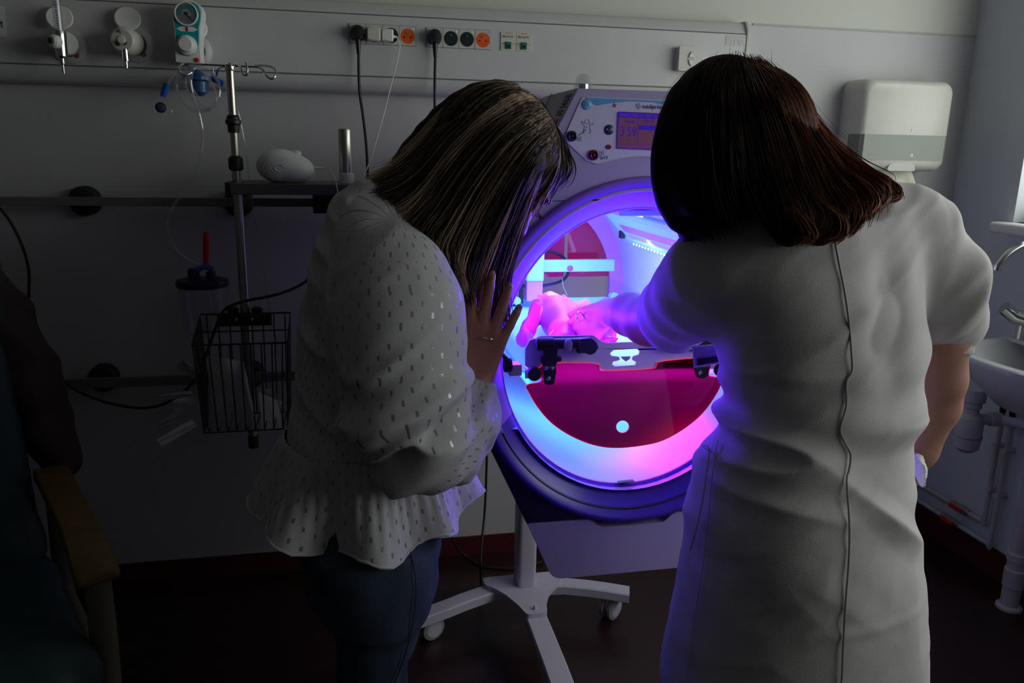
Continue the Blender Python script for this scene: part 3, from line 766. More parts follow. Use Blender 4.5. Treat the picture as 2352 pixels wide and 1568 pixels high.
# black clamps, hand knobs and screws
def P3(px, py, y=YD - 0.008): return A(px, py, Y=y)
for sgn, ox, xs in ((1, 0, 1), (-1, 1614, -1)):
    if sgn == 1:
        c0, c1 = P3(1236, 792), P3(1325, 790)
        cl = thing
        mb = MB(); mb.cyl(P3(1230, 790, YD - 0.02), P3(1272, 789, YD - 0.02), 0.0125, n=18); mb.cyl(P3(1240, 790, YD - 0.02), P3(1330, 788, YD - 0.02), 0.0105, n=18)
        mb.prism((0, YD - 0.010, 0), U, V3, [D2(x, y, YD - 0.010) for x, y in ((1322, 775), (1352, 772), (1366, 780), (1370, 794), (1362, 806), (1350, 811), (1338, 806), (1322, 807))], (), 0.016)
        clamp = mb.build('hinge_clamp', m_dark, dev, bevel=0.002)
        mb = MB(); mb.prism((0, YD - 0.012, 0), U, V3, [D2(x, y, YD - 0.012) for x, y in ((1246, 790), (1278, 788), (1279, 815), (1288, 817), (1288, 826), (1278, 828), (1274, 838), (1276, 850), (1271, 877), (1266, 881), (1252, 881), (1247, 876), (1245, 838), (1240, 826), (1241, 818), (1246, 817))], (), 0.010)
        mb.build('hinge_arm', m_dark, clamp, bevel=0.002)
        tip = P3(1305, 793, YD - 0.03)
        MB().sphere(tip, (0.0085, 0.007, 0.0125), 16, 10).build('release_button', m_grey_plastic, clamp)
        for px, py in ((1255, 845), (1268, 845), (1260, 869)):
            MB().lathe(P3(px, py, YD - 0.0215), (0, -1, 0), [(0.0045, 0), (0.0045, 0.001), (0.003, 0.0028), (0.0015, 0.003)], 14).build('screw', m_chrome, clamp)
        MB().tube([P3(1206, 843, YD - 0.004), P3(1216, 850, YD - 0.02)], 0.0042, 10).build('knob_stem', m_chrome, clamp)
        k3 = P3(1226, 857, YD - 0.03)
    else:
        mb = MB(); mb.prism((0, YD - 0.012, 0), U, V3, [D2(x, y, YD - 0.012) for x, y in ((1590, 840), (1625, 836), (1622, 860), (1616, 866), (1602, 867), (1596, 862))], (), 0.010)
        clamp = mb.build('hinge_clamp', m_dark, dev, bevel=0.002)
        mb = MB(); mb.prism((0, YD - 0.012, 0), U, V3, [D2(x, y, YD - 0.012) for x, y in ((1505, 778), (1520, 776), (1640, 770), (1640, 800), (1535, 806), (1518, 798), (1508, 788))], (), 0.014)
        mb.build('hinge_arm', m_dark, clamp, bevel=0.003)
        MB().lathe(P3(1608, 856, YD - 0.0225), (0, -1, 0), [(0.0045, 0), (0.0045, 0.001), (0.003, 0.0028), (0.0015, 0.003)], 14).build('screw', m_chrome, clamp)
        k3 = P3(1656, 850, YD - 0.03)
    n = 40
    pr = [(k3.x + (0.0125 + 0.0012 * (k % 2)) * math.cos(2 * PI * k / n), k3.z + (0.0125 + 0.0012 * (k % 2)) * math.sin(2 * PI * k / n)) for k in range(n)]
    MB().prism((0, k3.y + 0.006, 0), U, V3, pr, (), 0.014).build('hand_knob', m_black, clamp, bevel=0.001)
# latch blocks at the left of the mouth
c = P3(1181, 846, 1.385)
MB().box(c, (0.024, 0.03, 0.021)).build('latch_block', m_case, dev, bevel=0.002)
c = P3(1166, 838, 1.365)
lk = MB().lathe(c, (1, 0, 0), [(0.012, -0.007), (0.0135, -0.005), (0.0135, 0.005), (0.012, 0.007)], 24).build('latch_knob', m_black, dev)
c = P3(1121, 898, 1.345)
MB().box(c + Vector((-0.012, 0, 0)), (0.05, 0.02, 0.024)).build('side_handle', m_case, dev, bevel=0.003)
MB().tube([P3(1150, 810, 1.36), P3(1172, 832, 1.36)], 0.004, 8).build('latch_rod', m_dark, dev)
# small dark tab at the foot of the mouth
c = A(1435, 1104, Y=1.42)
MB().prism((0, 1.42, 0), U, V3, [(c.x - 0.016, c.z - 0.001), (c.x - 0.003, c.z - 0.001), (c.x, c.z + 0.002), (c.x + 0.003, c.z), (c.x + 0.017, c.z + 0.001), (c.x + 0.017, c.z + 0.0025), (c.x - 0.016, c.z + 0.0008)], (), 0.01).build('mouth_tab', m_dark, dev, smooth=0)

# control head: face plate, buttons, sockets, display, lettering
YP = FR - 0.0005
def C2(px, py): p = A(px, py, Y=YP); return (p.x, p.z)
fp = [C2(*p) for p in ((1336, 224), (1346, 222.5), (1440, 226), (1560, 231), (1640, 236), (1700, 330), (1640, 372), (1590, 366), (1536, 364), (1480, 359), (1430, 362), (1395, 370), (1372, 375), (1350, 372), (1300, 325), (1297, 312))]
m_faceplate = M('control_face', (0.62, 0.62, 0.72), 0.35, var=0.02)
m_sky = M('control_face_blue', (0.10, 0.38, 0.62), 0.35, var=0.04)
ctl = MB().prism((0, FR + 0.001, 0), U, V3, round_poly(fp, 0.006), (), 0.0025).build('control_face', m_faceplate, dev, bevel=0.0008)
yq = FR - 0.0017
def Q(px, py, y=yq): return A(px, py, Y=y)
def Q2(px, py): p = Q(px, py); return (p.x, p.z)
swoosh = [Q2(*p) for p in ((1345, 224), (1440, 228), (1560, 233), (1640, 238), (1640, 268), (1580, 255), (1540, 243), (1500, 235), (1450, 232.5), (1410, 236), (1372, 242), (1350, 232))]
MB().prism((0, yq, 0), U, V3, swoosh, (), 0.0006).build('blue_band', m_sky, ctl, smooth=0)
def disc(px, py, rpx, mat, nm, h=0.0015, par=None):
    c = Q(px, py); r = rpx * 0.00072
    return MB().lathe((c.x, yq, c.z), (0, -1, 0), [(r, 0), (r, h * 0.7), (r * 0.92, h), (r * 0.001, h)], 28).build(nm, mat, par or ctl)
bell = disc(1347.5, 240, 12, m_sky, 'alarm_button')
tri = [(Q(1347.5, 240).x + 0.0045 * math.sin(a), Q(1347.5, 240).z + 0.0045 * math.cos(a)) for a in (0, 2.1, 4.2)]
MB().tube([(x, yq - 0.0018, z) for x, z in tri], 0.0004, 5, closed=True).build('alarm_mark', m_paper, bell, smooth=0)
c = Q(1347.5, 248); MB().lathe((c.x, yq - 0.0014, c.z), (0, -1, 0), [(0.0014, 0), (0.001, 0.0008)], 10).build('alarm_lamp', m_paper, bell)
c = Q(1411.5, 242)
star = []
for k in range(10):
    r = 0.0044 if k % 2 == 0 else 0.0018
    star.append((c.x + r * math.sin(k * PI / 5), c.z + r * math.cos(k * PI / 5)))
MB().prism((0, yq, 0), U, V3, star, (), 0.0006).build('star', m_red, ctl, smooth=0)
def jack(px, py, mat, nm):
    c = Q(px, py); r = 0.0088
    j = MB().lathe((c.x, yq, c.z), (0, -1, 0), [(r * 1.04, 0), (r, 0.004), (r * 0.72, 0.006), (r * 0.62, 0.0055), (r * 0.6, 0.001)], 28).build(nm, mat, ctl)
    MB().lathe((c.x, yq - 0.0004, c.z), (0, -1, 0), [(r * 0.32, 0), (r * 0.3, 0.004), (r * 0.1, 0.0045)], 16).build('pin', m_dark, j)
jack(1313.5, 312.5, M('jack_blue', (0.008, 0.03, 0.10), 0.3), 'probe_jack')
jack(1363, 356, M('jack_red', (0.12, 0.004, 0.03), 0.3), 'probe_jack')
pb = disc(1399, 298, 12, M('button_navy', (0.015, 0.025, 0.10), 0.35), 'start_button')
c = Q(1392.5, 297); MB().prism((0, yq - 0.0016, 0), U, V3, [(c.x, c.z - 0.0015), (c.x + 0.0026, c.z), (c.x, c.z + 0.0015)], (), 0.0004).build('play_mark', m_paper, pb, smooth=0)
for px in (1403.5, 1406.5):
    c = Q(px, 298); MB().box((c.x, yq - 0.0018, c.z), (0.0011, 0.0005, 0.004)).build('pause_mark', m_paper, pb, smooth=0)
c = Q(1399.5, 298); MB().tube([(c.x - 0.001, yq - 0.0017, c.z - 0.002), (c.x + 0.001, yq - 0.0017, c.z + 0.002)], 0.0002, 5).build('slash_mark', m_paper, pb, smooth=0)
c = Q(1397.5, 337.5); MB().lathe((c.x, yq, c.z), (0, -1, 0), [(0.0056, 0), (0.0053, 0.001), (0.0001, 0.0012)], 24, sy=0.74).build('red_button', M('button_wine', (0.22, 0.005, 0.03), 0.3), ctl)
# line drawing of a baby with a probe lead
ln = M('line_art', (0.12, 0.16, 0.40), 0.6)
def art(pts, r=0.00028, closed=False, nm='line_drawing', mat=None): MB().tube([Q(1200 + x / 5.8075, 160 + y / 5.8075, yq - 0.0002) for x, y in pts], r, 5, closed=closed, sub=4).build(nm, mat or ln, ctl, smooth=0)
art([(866 + 30 * math.cos(t), 693 + 30 * math.sin(t)) for t in np.linspace(0, 2 * PI, 13)[:-1]], closed=True)
art([(838, 712), (815, 705), (795, 688), (792, 705), (812, 730), (828, 745), (822, 790), (812, 830), (822, 850), (835, 840)])
art([(893, 715), (915, 722), (945, 712), (948, 728), (920, 742), (900, 742), (905, 790), (912, 825), (900, 850), (888, 838)])
art([(745, 875), (770, 862), (800, 846), (825, 822), (850, 795)], 0.0005, nm='probe_lead', mat=m_print)
c = Q(1347.5, 291.5); MB().sphere((c.x, yq, c.z), 0.0009, 8, 6).build('probe_dot', m_print, ctl)
for x, y in ((1331, 318.5), (1382, 351)):
    MB().tube([Q(x - 4.5, y - 5, yq - 0.0002), Q(x + 4.5, y - 5, yq - 0.0002), Q(x + 4.5, y + 5, yq - 0.0002), Q(x - 4.5, y + 5, yq - 0.0002)], 0.00028, 5, closed=True).build('patient_mark', ln, ctl, smooth=0)
    MB().tube([Q(x - 2, y + 3.5, yq - 0.0002), Q(x, y - 0.5, yq - 0.0002), Q(x + 2, y + 3.5, yq - 0.0002)], 0.00028, 5).build('patient_mark', ln, ctl, smooth=0)
    MB().tube([Q(x, y - 3, yq - 0.0002), Q(x, y + 0.5, yq - 0.0002)], 0.0005, 5).build('patient_mark', ln, ctl, smooth=0)
ud = (Q(1500, 247) - Q(1400, 243)).normalized()
text_obj('lettering', 'SpO', Q(1377, 365), U, V3, 0.0088, ln, ctl)
text_obj('lettering', '2', Q(1391.5, 365.5), U, V3, 0.0064, ln, ctl)
text_obj('lettering', 'médipréma', Q(1475, 249), U, V3, 0.0105, m_print, ctl, font_scale=0.9)
for k in range(26):
    a = -0.1 + k * 2.4; r = 1.2 + 6.3 * math.sqrt(k / 26); q = 1466 + r * math.cos(a) * 0.9; w = 243 + r * math.sin(a) * 0.9
    if w < 249: 
        c = Q(q, w, yq - 0.0002); MB().sphere(c, 0.0005, 6, 4).build('logo_dot', m_print, ctl, smooth=0)
MB().tube([Q(1466, 244, yq - 0.0002), Q(1466, 252, yq - 0.0002)], 0.0002, 5).build('logo_stem', m_print, ctl, smooth=0)
# display
m_lcd = M('lcd_amber', (0.10, 0.03, 0.08), 0.3, emit=(0.16, 0.05, 0.10), estr=0.30, var=0.15)
m_lcd_ink = M('lcd_ink', (0.02, 0.008, 0.25), 0.3, emit=(0.03, 0.004, 0.36), estr=0.5)
m_lcd_txt = M('lcd_head_text', (0.08, 0.03, 0.15), 0.3, emit=(0.12, 0.035, 0.22), estr=0.5)
sc0, sc1, sc2, sc3 = Q2(1420.5, 256), Q2(1610, 264), Q2(1610, 350), Q2(1417, 341.5)
scr = MB().prism((0, yq, 0), U, V3, round_poly([sc0, sc1, sc2, sc3], 0.003), (), 0.0012).build('display', m_lcd, ctl, smooth=0)
ys = yq - 0.0014
def S2(px, py): p = A(px, py, Y=ys); return (p.x, p.z)
def bar_(p, nm='display_bar'): MB().prism((0, ys, 0), U, V3, [S2(*q) for q in p], (), 0.0003).build(nm, m_lcd_ink, scr, smooth=0)
bar_(((1421, 256.5), (1609, 264), (1609, 278), (1420.5, 269.5)))
bar_(((1417.5, 339), (1609, 346.5), (1609, 349), (1417.5, 341)))
bar_(((1467, 287), (1510, 288.8), (1509.5, 300), (1467, 298)))
bar_(((1419, 330), (1609, 336), (1609, 336.8), (1419, 330.8)), 'display_line')
for x in (1466, 1511): bar_(((x, 270), (x + 0.7, 270), (x - 1.3, 332), (x - 2, 332)), 'display_line')
bar_(((1420, 257), (1421.5, 257), (1418.5, 341), (1417, 341)), 'display_line')
def stxt(t, px, py, sz, mat, fs=1.0):
    p = A(px, py, Y=ys - 0.0003); text_obj('display_text', t, p, U, V3, sz, mat, scr, 0.0001, font_scale=fs)
stxt('MINUTERIE', 1422.5, 267.5, 0.0082, m_lcd_txt, 0.87)
stxt('T° INT °C', 1471, 269, 0.0082, m_lcd_txt, 0.88)
stxt('T° C', 1515, 271, 0.0082, m_lcd_txt, 0.88)
stxt('004h00', 1433, 282, 0.0064, m_lcd_ink, 1.1)
stxt('3', 1424, 312, 0.024, m_lcd_ink, 0.75); stxt('h', 1435.5, 293.5, 0.0056, m_lcd_ink); stxt('59', 1439.5, 313, 0.024, m_lcd_ink, 0.75)
stxt('25.9', 1478, 282.5, 0.0092, m_lcd_ink, 1.2)
# raised edge along the foot of the control face
MB().tube([A(1335 + 0, 338, Y=FR - 0.001), A(1357, 371, Y=FR - 0.001), A(1372, 375, Y=FR - 0.001), A(1395, 370, Y=FR - 0.001), A(1430, 362, Y=FR - 0.001), A(1480, 358.5, Y=FR - 0.001), A(1545, 364.5, Y=FR - 0.001), A(1640, 374, Y=FR - 0.001)][1:], 0.0012, 6, sub=6).build('face_edge', m_plastic_warm, ctl)
# alarm dome on top
dc = A(1340, 201, Y=1.44)
dome = MB().lathe((dc.x, 1.44, TOPZ), (0, 0, 1), [(0.020, 0), (0.018, 0.004), (0.0145, 0.018), (0.0125, 0.024), (0.008, 0.0285), (0.0001, 0.030)], 28)
dome.build('alarm_dome', m_clear, dev, smooth=60)
MB().lathe((dc.x, 1.44, TOPZ), (0, 0, 1), [(0.009, 0), (0.009, 0.012), (0.0001, 0.0125)], 20).build('alarm_lamp_core', m_chrome, dev)

# stand: column, base plate, three legs with casters
COLX, COLY = 0.489, 2.075
MB().prism((0, 0, 0.14), (1, 0, 0), (0, 1, 0), rrect(COLX, COLY, 0.055, 0.075, 0.012), (), 0.5).build('column', m_stand, dev)
pz = 0.125
pp = [(0.368, 2.115), (0.602, 2.115), (0.60, 2.065), (0.575, 2.035), (0.545, 2.0), (0.525, 1.95), (0.519, 1.912), (0.512, 1.902), (0.462, 1.902), (0.455, 1.912), (0.445, 1.95), (0.42, 2.01), (0.39, 2.055), (0.368, 2.075)]
MB().prism((0, 0, pz), (1, 0, 0), (0, 1, 0), smooth2(pp + [pp[0]], 3)[:-1] if False else round_poly(pp, 0.014), (), 0.014).build('base_plate', m_stand, dev, bevel=0.002)
MB().lathe((0.486, 1.925, pz + 0.013), (0, 0, 1), [(0.0055, 0), (0.0055, 0.005), (0.0045, 0.010), (0.002, 0.0125)], 14).build('plate_bolt', m_stand, dev)
def leg(pts, w=0.026, hgt=0.032):
    rings = []
    pts = [Vector(p) for p in pts]
    for i, p in enumerate(pts):
        d = (pts[min(i + 1, len(pts) - 1)] - pts[max(i - 1, 0)]); d.z = 0; d.normalize()
        n = Vector((-d.y, d.x, 0)); c = 0.004
        rings.append([p + n * a + Vector((0, 0, b)) for a, b in ((-w, -hgt + c), (-w + c, -hgt), (w - c, -hgt), (w, -hgt + c), (w, -c), (w - c, 0), (-w + c, 0), (-w, -c))])
    return MB().loft(rings).build('leg', m_stand, dev, smooth=40)
leg([(0.42, 2.08, pz), (0.37, 2.07, pz), (0.30, 2.045, 0.122), (0.25, 2.03, 0.115), (0.16, 2.005, 0.105)])
leg([(0.55, 2.08, pz), (0.61, 2.075, pz), (0.68, 2.055, 0.122), (0.73, 2.04, 0.118), (0.80, 2.015, 0.112)])
leg([(0.487, 1.97, pz), (0.487, 1.85, pz), (0.487, 1.72, 0.122), (0.487, 1.60, 0.115), (0.487, 1.50, 0.108)], w=0.031)
def caster(x, y, ang, top):
    r, rot = 0.036, Matrix.Rotation(ang, 3, 'Z'); c = Vector((x, y, r)); ax = rot @ Vector((1, 0, 0))
    w = MB()
    for s in (-1, 1):
        w.lathe(c + ax * (s * 0.014 - 0.008), ax, [(r - 0.006, 0), (r, 0.003), (r, 0.013), (r - 0.006, 0.016)], 30)
    wh = w.build('caster', m_grey_plastic, dev)
    for s in (-1, 1):
        MB().lathe(c + ax * (s * 0.014), ax * s, [(0.026, 0.006), (0.026, 0.009), (0.020, 0.0105), (0.0001, 0.011)], 26).build('wheel_cap', m_stand, wh)
    MB().box(c + Vector((0, 0, 0.02)), (0.012, 0.05, 0.05), rot).build('caster_fork', m_stand, wh, bevel=0.004)
    MB().cyl((x, y, r + 0.03), (x, y, top), 0.009, n=14).build('caster_stem', m_stand, wh)
caster(0.757, 2.055, math.radians(-52), 0.09)
caster(0.205, 2.05, math.radians(-62), 0.085)
caster(0.487, 1.535, math.radians(-40), 0.08)
# hidden beam that carries the tunnel on the column
MB().box((COLX + 0.02, 1.98, 0.585), (0.16, 0.42, 0.05)).build('carrier_beam', m_stand, dev, bevel=0.004)
# ------------------------------------------------------------------ people
def N(v): return np.array([v.x, v.y, v.z]) if isinstance(v, Vector) else np.array(v, float)
def unit(v): v = N(v); return v / np.linalg.norm(v)

def add_hand(f, w, d, n, s, L=0.17, curl=(0.35, 0.4, 0.45, 0.5), spread=0.10, thumb=(0.55, 0.75, 0.0), scale=1.0, k=0.005, nails=None):
    """palm, four unequal bent fingers and a thumb; w wrist, d pointing direction, n back of the hand, s thumb side"""
    w, d, n = N(w), unit(d), unit(n); s = N(s); s = unit(s - d * (s @ d)); n = unit(n - d * (n @ d) - s * (n @ s))
    off = (0.026, 0.009, -0.009, -0.025); kn = (0.50, 0.52, 0.50, 0.46); ln = (0.42, 0.48, 0.44, 0.34); rr = (0.0092, 0.0096, 0.009, 0.0078)
    sc = L / 0.17; tips = []
    for i in range(4):
        o = off[i] * sc
        b = w + d * kn[i] * L + s * o
        f.cone(w + s * o * 0.55 - n * 0.002, b, 0.0135 * sc, rr[i] * 1.08 * sc, 0.010)
        dirv = unit(d + s * spread * (off[i] / 0.026)); a = 0.0; p = b
        for j, seg in enumerate((0.45, 0.31, 0.24)):
            a += curl[i] * (0.7 if j == 0 else 1.0)
            q = p + (dirv * math.cos(a) - n * math.sin(a)) * ln[i] * seg * L
            f.cone(p, q, rr[i] * sc * (1, 0.93, 0.86)[j], rr[i] * sc * (0.93, 0.86, 0.74)[j], k * 0.6)
            p = q
        tips.append((p, dirv * math.cos(a) - n * math.sin(a)))
    b = w + d * 0.16 * L + s * 0.020 * sc
    t1 = b + (d * thumb[0] + s * thumb[1] - n * 0.25) * 0.24 * L
    t2 = t1 + (d * (thumb[0] + 0.35) + s * thumb[1] * 0.5 - n * 0.25 + s * thumb[2]) * 0.20 * L
    t3 = t2 + (d * (thumb[0] + 0.55) + s * thumb[1] * 0.2 - n * 0.3) * 0.16 * L
    f.cone(b, t1, 0.015 * sc, 0.0115 * sc, 0.012); f.cone(t1, t2, 0.0112 * sc, 0.0098 * sc, k); f.cone(t2, t3, 0.0098 * sc, 0.0078 * sc, k)
    f.ell(w + d * 0.30 * L + s * 0.002, (0.030 * sc,) * 3, 0.01, None) if False else None
    return tips

def add_head(f, c, fwd, up, h=0.225, k=0.012):
    """skull, jaw, nose, brow, lips, ears; c centre of the skull, fwd where the face points"""
    fwd = unit(fwd); up = N(up); up = unit(up - fwd * (up @ fwd)); rt = np.cross(fwd, up); s = h / 0.225
    R = np.stack([rt, fwd, up], 1); c = N(c)
    def L(x, y, z): return c + rt * x * s + fwd * y * s + up * z * s
    f.ell(L(0, -0.008, 0.022), (0.076 * s, 0.096 * s, 0.090 * s), k, R)
    f.ell(L(0, 0.022, -0.045), (0.060 * s, 0.068 * s, 0.070 * s), k, R)
    f.cone(L(0, 0.060, -0.098), L(0, 0.062, -0.090), 0.020 * s, 0.022 * s, 0.015)
    f.cone(L(0, 0.088, 0.008), L(0, 0.106, -0.032), 0.008 * s, 0.011 * s, 0.010)
    for q in (-1, 1):
        f.cone(L(q * 0.010, 0.098, -0.036), L(q * 0.012, 0.094, -0.037), 0.007 * s, 0.007 * s, 0.006)
        f.ell(L(q * 0.031, 0.092, 0.004), (0.017 * s, 0.012 * s, 0.011 * s), 0.006, R, cut=True)
        f.ell(L(q * 0.031, 0.078, 0.003), (0.0125 * s,) * 3, 0.003, R)
        f.cone(L(q * 0.014, 0.092, 0.022), L(q * 0.046, 0.080, 0.022), 0.006 * s, 0.006 * s, 0.008)
        f.cone(L(q * 0.036, 0.066, -0.024), L(q * 0.040, 0.062, -0.024), 0.018 * s, 0.018 * s, 0.014)
        f.ell(L(q * 0.079, -0.002, -0.008), (0.006 * s, 0.016 * s, 0.028 * s), 0.004, R)
    f.cone(L(-0.018, 0.084, -0.062), L(0.018, 0.084, -0.062), 0.006 * s, 0.006 * s, 0.006)
    f.cone(L(-0.015, 0.083, -0.071), L(0.015, 0.083, -0.071), 0.0065 * s, 0.0065 * s, 0.006)
    return L

def add_leg(f, hip, knee, ankle, toe, r=(0.085, 0.055, 0.035)):
    f.cone(hip, knee, r[0], r[1], 0.02)
    cal = N(knee) * 0.65 + N(ankle) * 0.35
    f.cone(knee, cal, r[1] * 0.95, r[1] * 0.98, 0.02); f.cone(cal, ankle, r[1] * 0.95, r[2], 0.02)
    f.cone(N(ankle) + [0, 0, -0.03], toe, 0.036, 0.026, 0.02); f.cone(N(ankle) + [0, 0, -0.04], N(ankle) * 1.0 + [0, 0, -0.045] + (N(ankle) - N(toe)) * [0.25, 0.25, 0], 0.034, 0.03, 0.02)

def skin_mat(name, col, rough=0.5):
    m = M(name, col, rough, var=0.10, scale=18, bump=0.12, bscale=160)
    b = m.node_tree.nodes['Principled BSDF']
    b.inputs['Subsurface Weight'].default_value = 0.12; b.inputs['Subsurface Radius'].default_value = (0.012, 0.004, 0.002); b.inputs['Subsurface Scale'].default_value = 0.5
    return m
m_skin = skin_mat('skin', (0.46, 0.235, 0.18))
m_skin_l = skin_mat('skin_rosy', (0.42, 0.17, 0.13))
m_skin_b = skin_mat('baby_skin_magenta_lit', (0.82, 0.07, 0.40))  # skin tone pushed to magenta to carry the lamp colour

def ridge(P, sc, seed):
    return 1 - np.abs(vnoise(P * np.array(sc), 1.0, seed)) * 2

def hair_mat(name, dark, light, streak=40.0, root=None):
    """strand colour varies by strand through a stored attribute"""
    m = bpy.data.materials.new(name); m.use_nodes = True; nt = m.node_tree; b = nt.nodes['Principled BSDF']
    at = nt.nodes.new('ShaderNodeAttribute'); at.attribute_name = 'strand'
    rp = nt.nodes.new('ShaderNodeValToRGB'); rp.color_ramp.elements[0].color = (*dark, 1); rp.color_ramp.elements[1].color = (*light, 1)
    rp.color_ramp.elements[0].position = 0.25; rp.color_ramp.elements[1].position = 1.0
    no = nt.nodes.new('ShaderNodeTexNoise'); no.inputs['Scale'].default_value = streak
    ad = nt.nodes.new('ShaderNodeMath'); ad.operation = 'MULTIPLY_ADD'; ad.inputs[1].default_value = 0.25
    nt.links.new(no.outputs['Fac'], ad.inputs[0]); nt.links.new(at.outputs['Fac'], ad.inputs[2])
    nt.links.new(ad.outputs[0], rp.inputs['Fac']); nt.links.new(rp.outputs['Color'], b.inputs['Base Color'])
    b.inputs['Roughness'].default_value = 0.68; b.inputs['Specular IOR Level'].default_value = 0.15
    return m

def strands(name, guides, count, mat, parent, r=0.0011, jitter=0.004, seed=1, light=None, tipfrac=0.35, taper=0.25, sub=5, wander=0.0, lenvar=0.12, shell=None):
    """hair: tapered strands interpolated between neighbouring guide curves"""
    rg = np.random.default_rng(seed)
    gs = [np.array([tuple(p) for p in spline(g, sub)]) for g in guides]
    m = max(len(g) for g in gs)
    def res(g):
        t = np.linspace(0, 1, m); s = np.linspace(0, 1, len(g)); return np.stack([np.interp(t, s, g[:, i]) for i in range(3)], 1)
    gs = np.array([res(g) for g in gs])
    V, F, A1 = [], [], []; nv = 0
    for k in range(count):
        a = rg.random() * (len(gs) - 1); i = min(int(a), len(gs) - 2); fr = a - i
        c = gs[i] * (1 - fr) + gs[i + 1] * fr
        e = 1 - lenvar * rg.random(); c = np.stack([np.interp(np.linspace(0, e, m), np.linspace(0, 1, m), c[:, q]) for q in range(3)], 1)
        o0 = rg.normal(size=3) * jitter; o1 = rg.normal(size=3) * jitter * 1.3; t = np.linspace(0, 1, m)[:, None]
        ph = rg.random() * 6.28
        c = c + o0 * (1 - t) + o1 * t + wander * np.sin(t * 7 + ph) * rg.normal(size=3)
        if shell is not None:
            q = (c - shell[0]) @ shell[2] / shell[1]; dd = np.linalg.norm(q, axis=1, keepdims=True)
            c = shell[0] + (q * np.maximum(1.0, (1.0 + 0.05 * rg.random()) / np.maximum(dd, 1e-6))) * shell[1] @ shell[2].T
        rad = r * (0.6 + 0.8 * rg.random()) * (1 - (1 - taper) * np.clip((t[:, 0] - (1 - tipfrac)) / tipfrac, 0, 1)) * np.clip(0.25 + t[:, 0] * 6, 0, 1)
        tg = np.gradient(c, axis=0); tg /= np.maximum(np.linalg.norm(tg, axis=1, keepdims=True), 1e-9)
        u = np.cross(tg, [0.3, 0.5, 0.8]); u /= np.linalg.norm(u, axis=1, keepdims=True); w = np.cross(tg, u)
        ring = np.stack([c + (u * math.cos(q) + w * math.sin(q)) * rad[:, None] for q in (0, 2.09, 4.19)], 1)
        V.append(ring.reshape(-1, 3))
        idx = np.arange(m * 3).reshape(m, 3) + nv
        for q in range(3): F.append(np.stack([idx[:-1, q], idx[:-1, (q + 1) % 3], idx[1:, (q + 1) % 3], idx[1:, q]], 1))
        cv = light(a / (len(gs) - 1), rg) if light else rg.random()
        A1.append(np.full(m * 3, cv)); nv += m * 3
    return tag(soft_obj(name, np.concatenate(V), np.concatenate(F), mat, parent, {'strand': np.concatenate(A1)}), kind='stuff')

def px_rows(rows, Y):
    """cross sections measured as (row, left column, right column, centre depth, half depth)"""
    out = []
    for py, xl, xr, cy, ry in rows:
        a, b = A(xl, py, Y=Y), A(xr, py, Y=Y)
        out.append(((a.z + b.z) / 2, (a.x + b.x) / 2, cy, (b.x - a.x) / 2, ry))
    return out

# ================= standing person in the white uniform dress, seen from behind
pr = thing('person', 'person with long dark brown hair in a white short-sleeved uniform dress reaching into the incubator', 'person', (0.66, 0.95, 0))
DY = 0.95
rows = px_rows([(500, 1700, 2080, 0.985, 0.085), (560, 1640, 2125, 0.985, 0.10), (640, 1618, 2140, 0.98, 0.113), (720, 1632, 2142, 0.975, 0.118), (800, 1648, 2126, 0.97, 0.118),
                (870, 1660, 2096, 0.965, 0.115), (930, 1658, 2094, 0.96, 0.115), (1000, 1634, 2096, 0.955, 0.122), (1060, 1610, 2084, 0.95, 0.132), (1110, 1592, 2074, 0.95, 0.140),
                (1160, 1578, 2074, 0.95, 0.146), (1240, 1563, 2084, 0.95, 0.152), (1350, 1548, 2092, 0.95, 0.156), (1450, 1528, 2098, 0.95, 0.158), (1568, 1505, 2102, 0.95, 0.16)], DY)
rows = [(z, cx, cy, rx * (0.93 if z > 1.2 else 0.885), ry) for z, cx, cy, rx, ry in rows]
rows += [(0.52, 0.642, 0.95, 0.166, 0.164), (0.44, 0.640, 0.95, 0.176, 0.168)]
f = Field((0.30, 0.70, 0.42), (1.02, 1.32, 1.46), 0.004)
f.column(rows, 0.01, 2.25)
RS, LS = A(2085, 520, Y=0.985), A(1650, 620, Y=1.0)
f.cone(RS, LS, 0.052, 0.060, 0.05)
f.cone(A(1960, 500, Y=1.0), A(1760, 540, Y=1.0), 0.06, 0.062, 0.05)
# right sleeve, rolled hem
f.chain([A(2085, 515, Y=0.985), A(2120, 570, Y=0.985), A(2150, 640, Y=0.98), A(2178, 712, Y=0.975), A(2188, 735, Y=0.975)], [0.050, 0.052, 0.052, 0.050, 0.047], 0.03)
f.chain([A(2205, 640, Y=0.975), A(2222, 690, Y=0.975)], [0.022, 0.022], 0.02)
# left sleeve reaching forward
f.chain([A(1650, 625, Y=1.0), A(1612, 660, Y=1.05), A(1580, 690, Y=1.12), A(1552, 715, Y=1.19), A(1546, 720, Y=1.205)], [0.062, 0.062, 0.060, 0.058, 0.054], 0.03)
f.chain([A(1588, 585, Y=1.06), A(1560, 640, Y=1.14)], [0.02, 0.024], 0.03)
P, F = f.mesh(); P = relax(P, F, 3)
Nn = vnormals(P, F)
zt = P[:, 2]; back = np.clip(-Nn[:, 1], 0, 1)
def bump(z, c, w): return np.exp(-((z - c) / w) ** 2)
rot = np.array([[0.8, 0, 0.6], [0, 1, 0], [-0.6, 0, 0.8]])
Pd = P @ rot.T; Pd2 = P @ rot
d = 0.010 * bump(zt, 1.02, 0.07) * ridge(P, (5, 5, 24), 2)
d += 0.007 * bump(zt, 1.12, 0.12) * ridge(Pd, (4, 5, 19), 5) * np.clip((P[:, 0] - 0.45) / 0.3, 0.3, 1)
d += 0.006 * bump(zt, 0.93, 0.10) * ridge(Pd2, (5, 5, 17), 9)
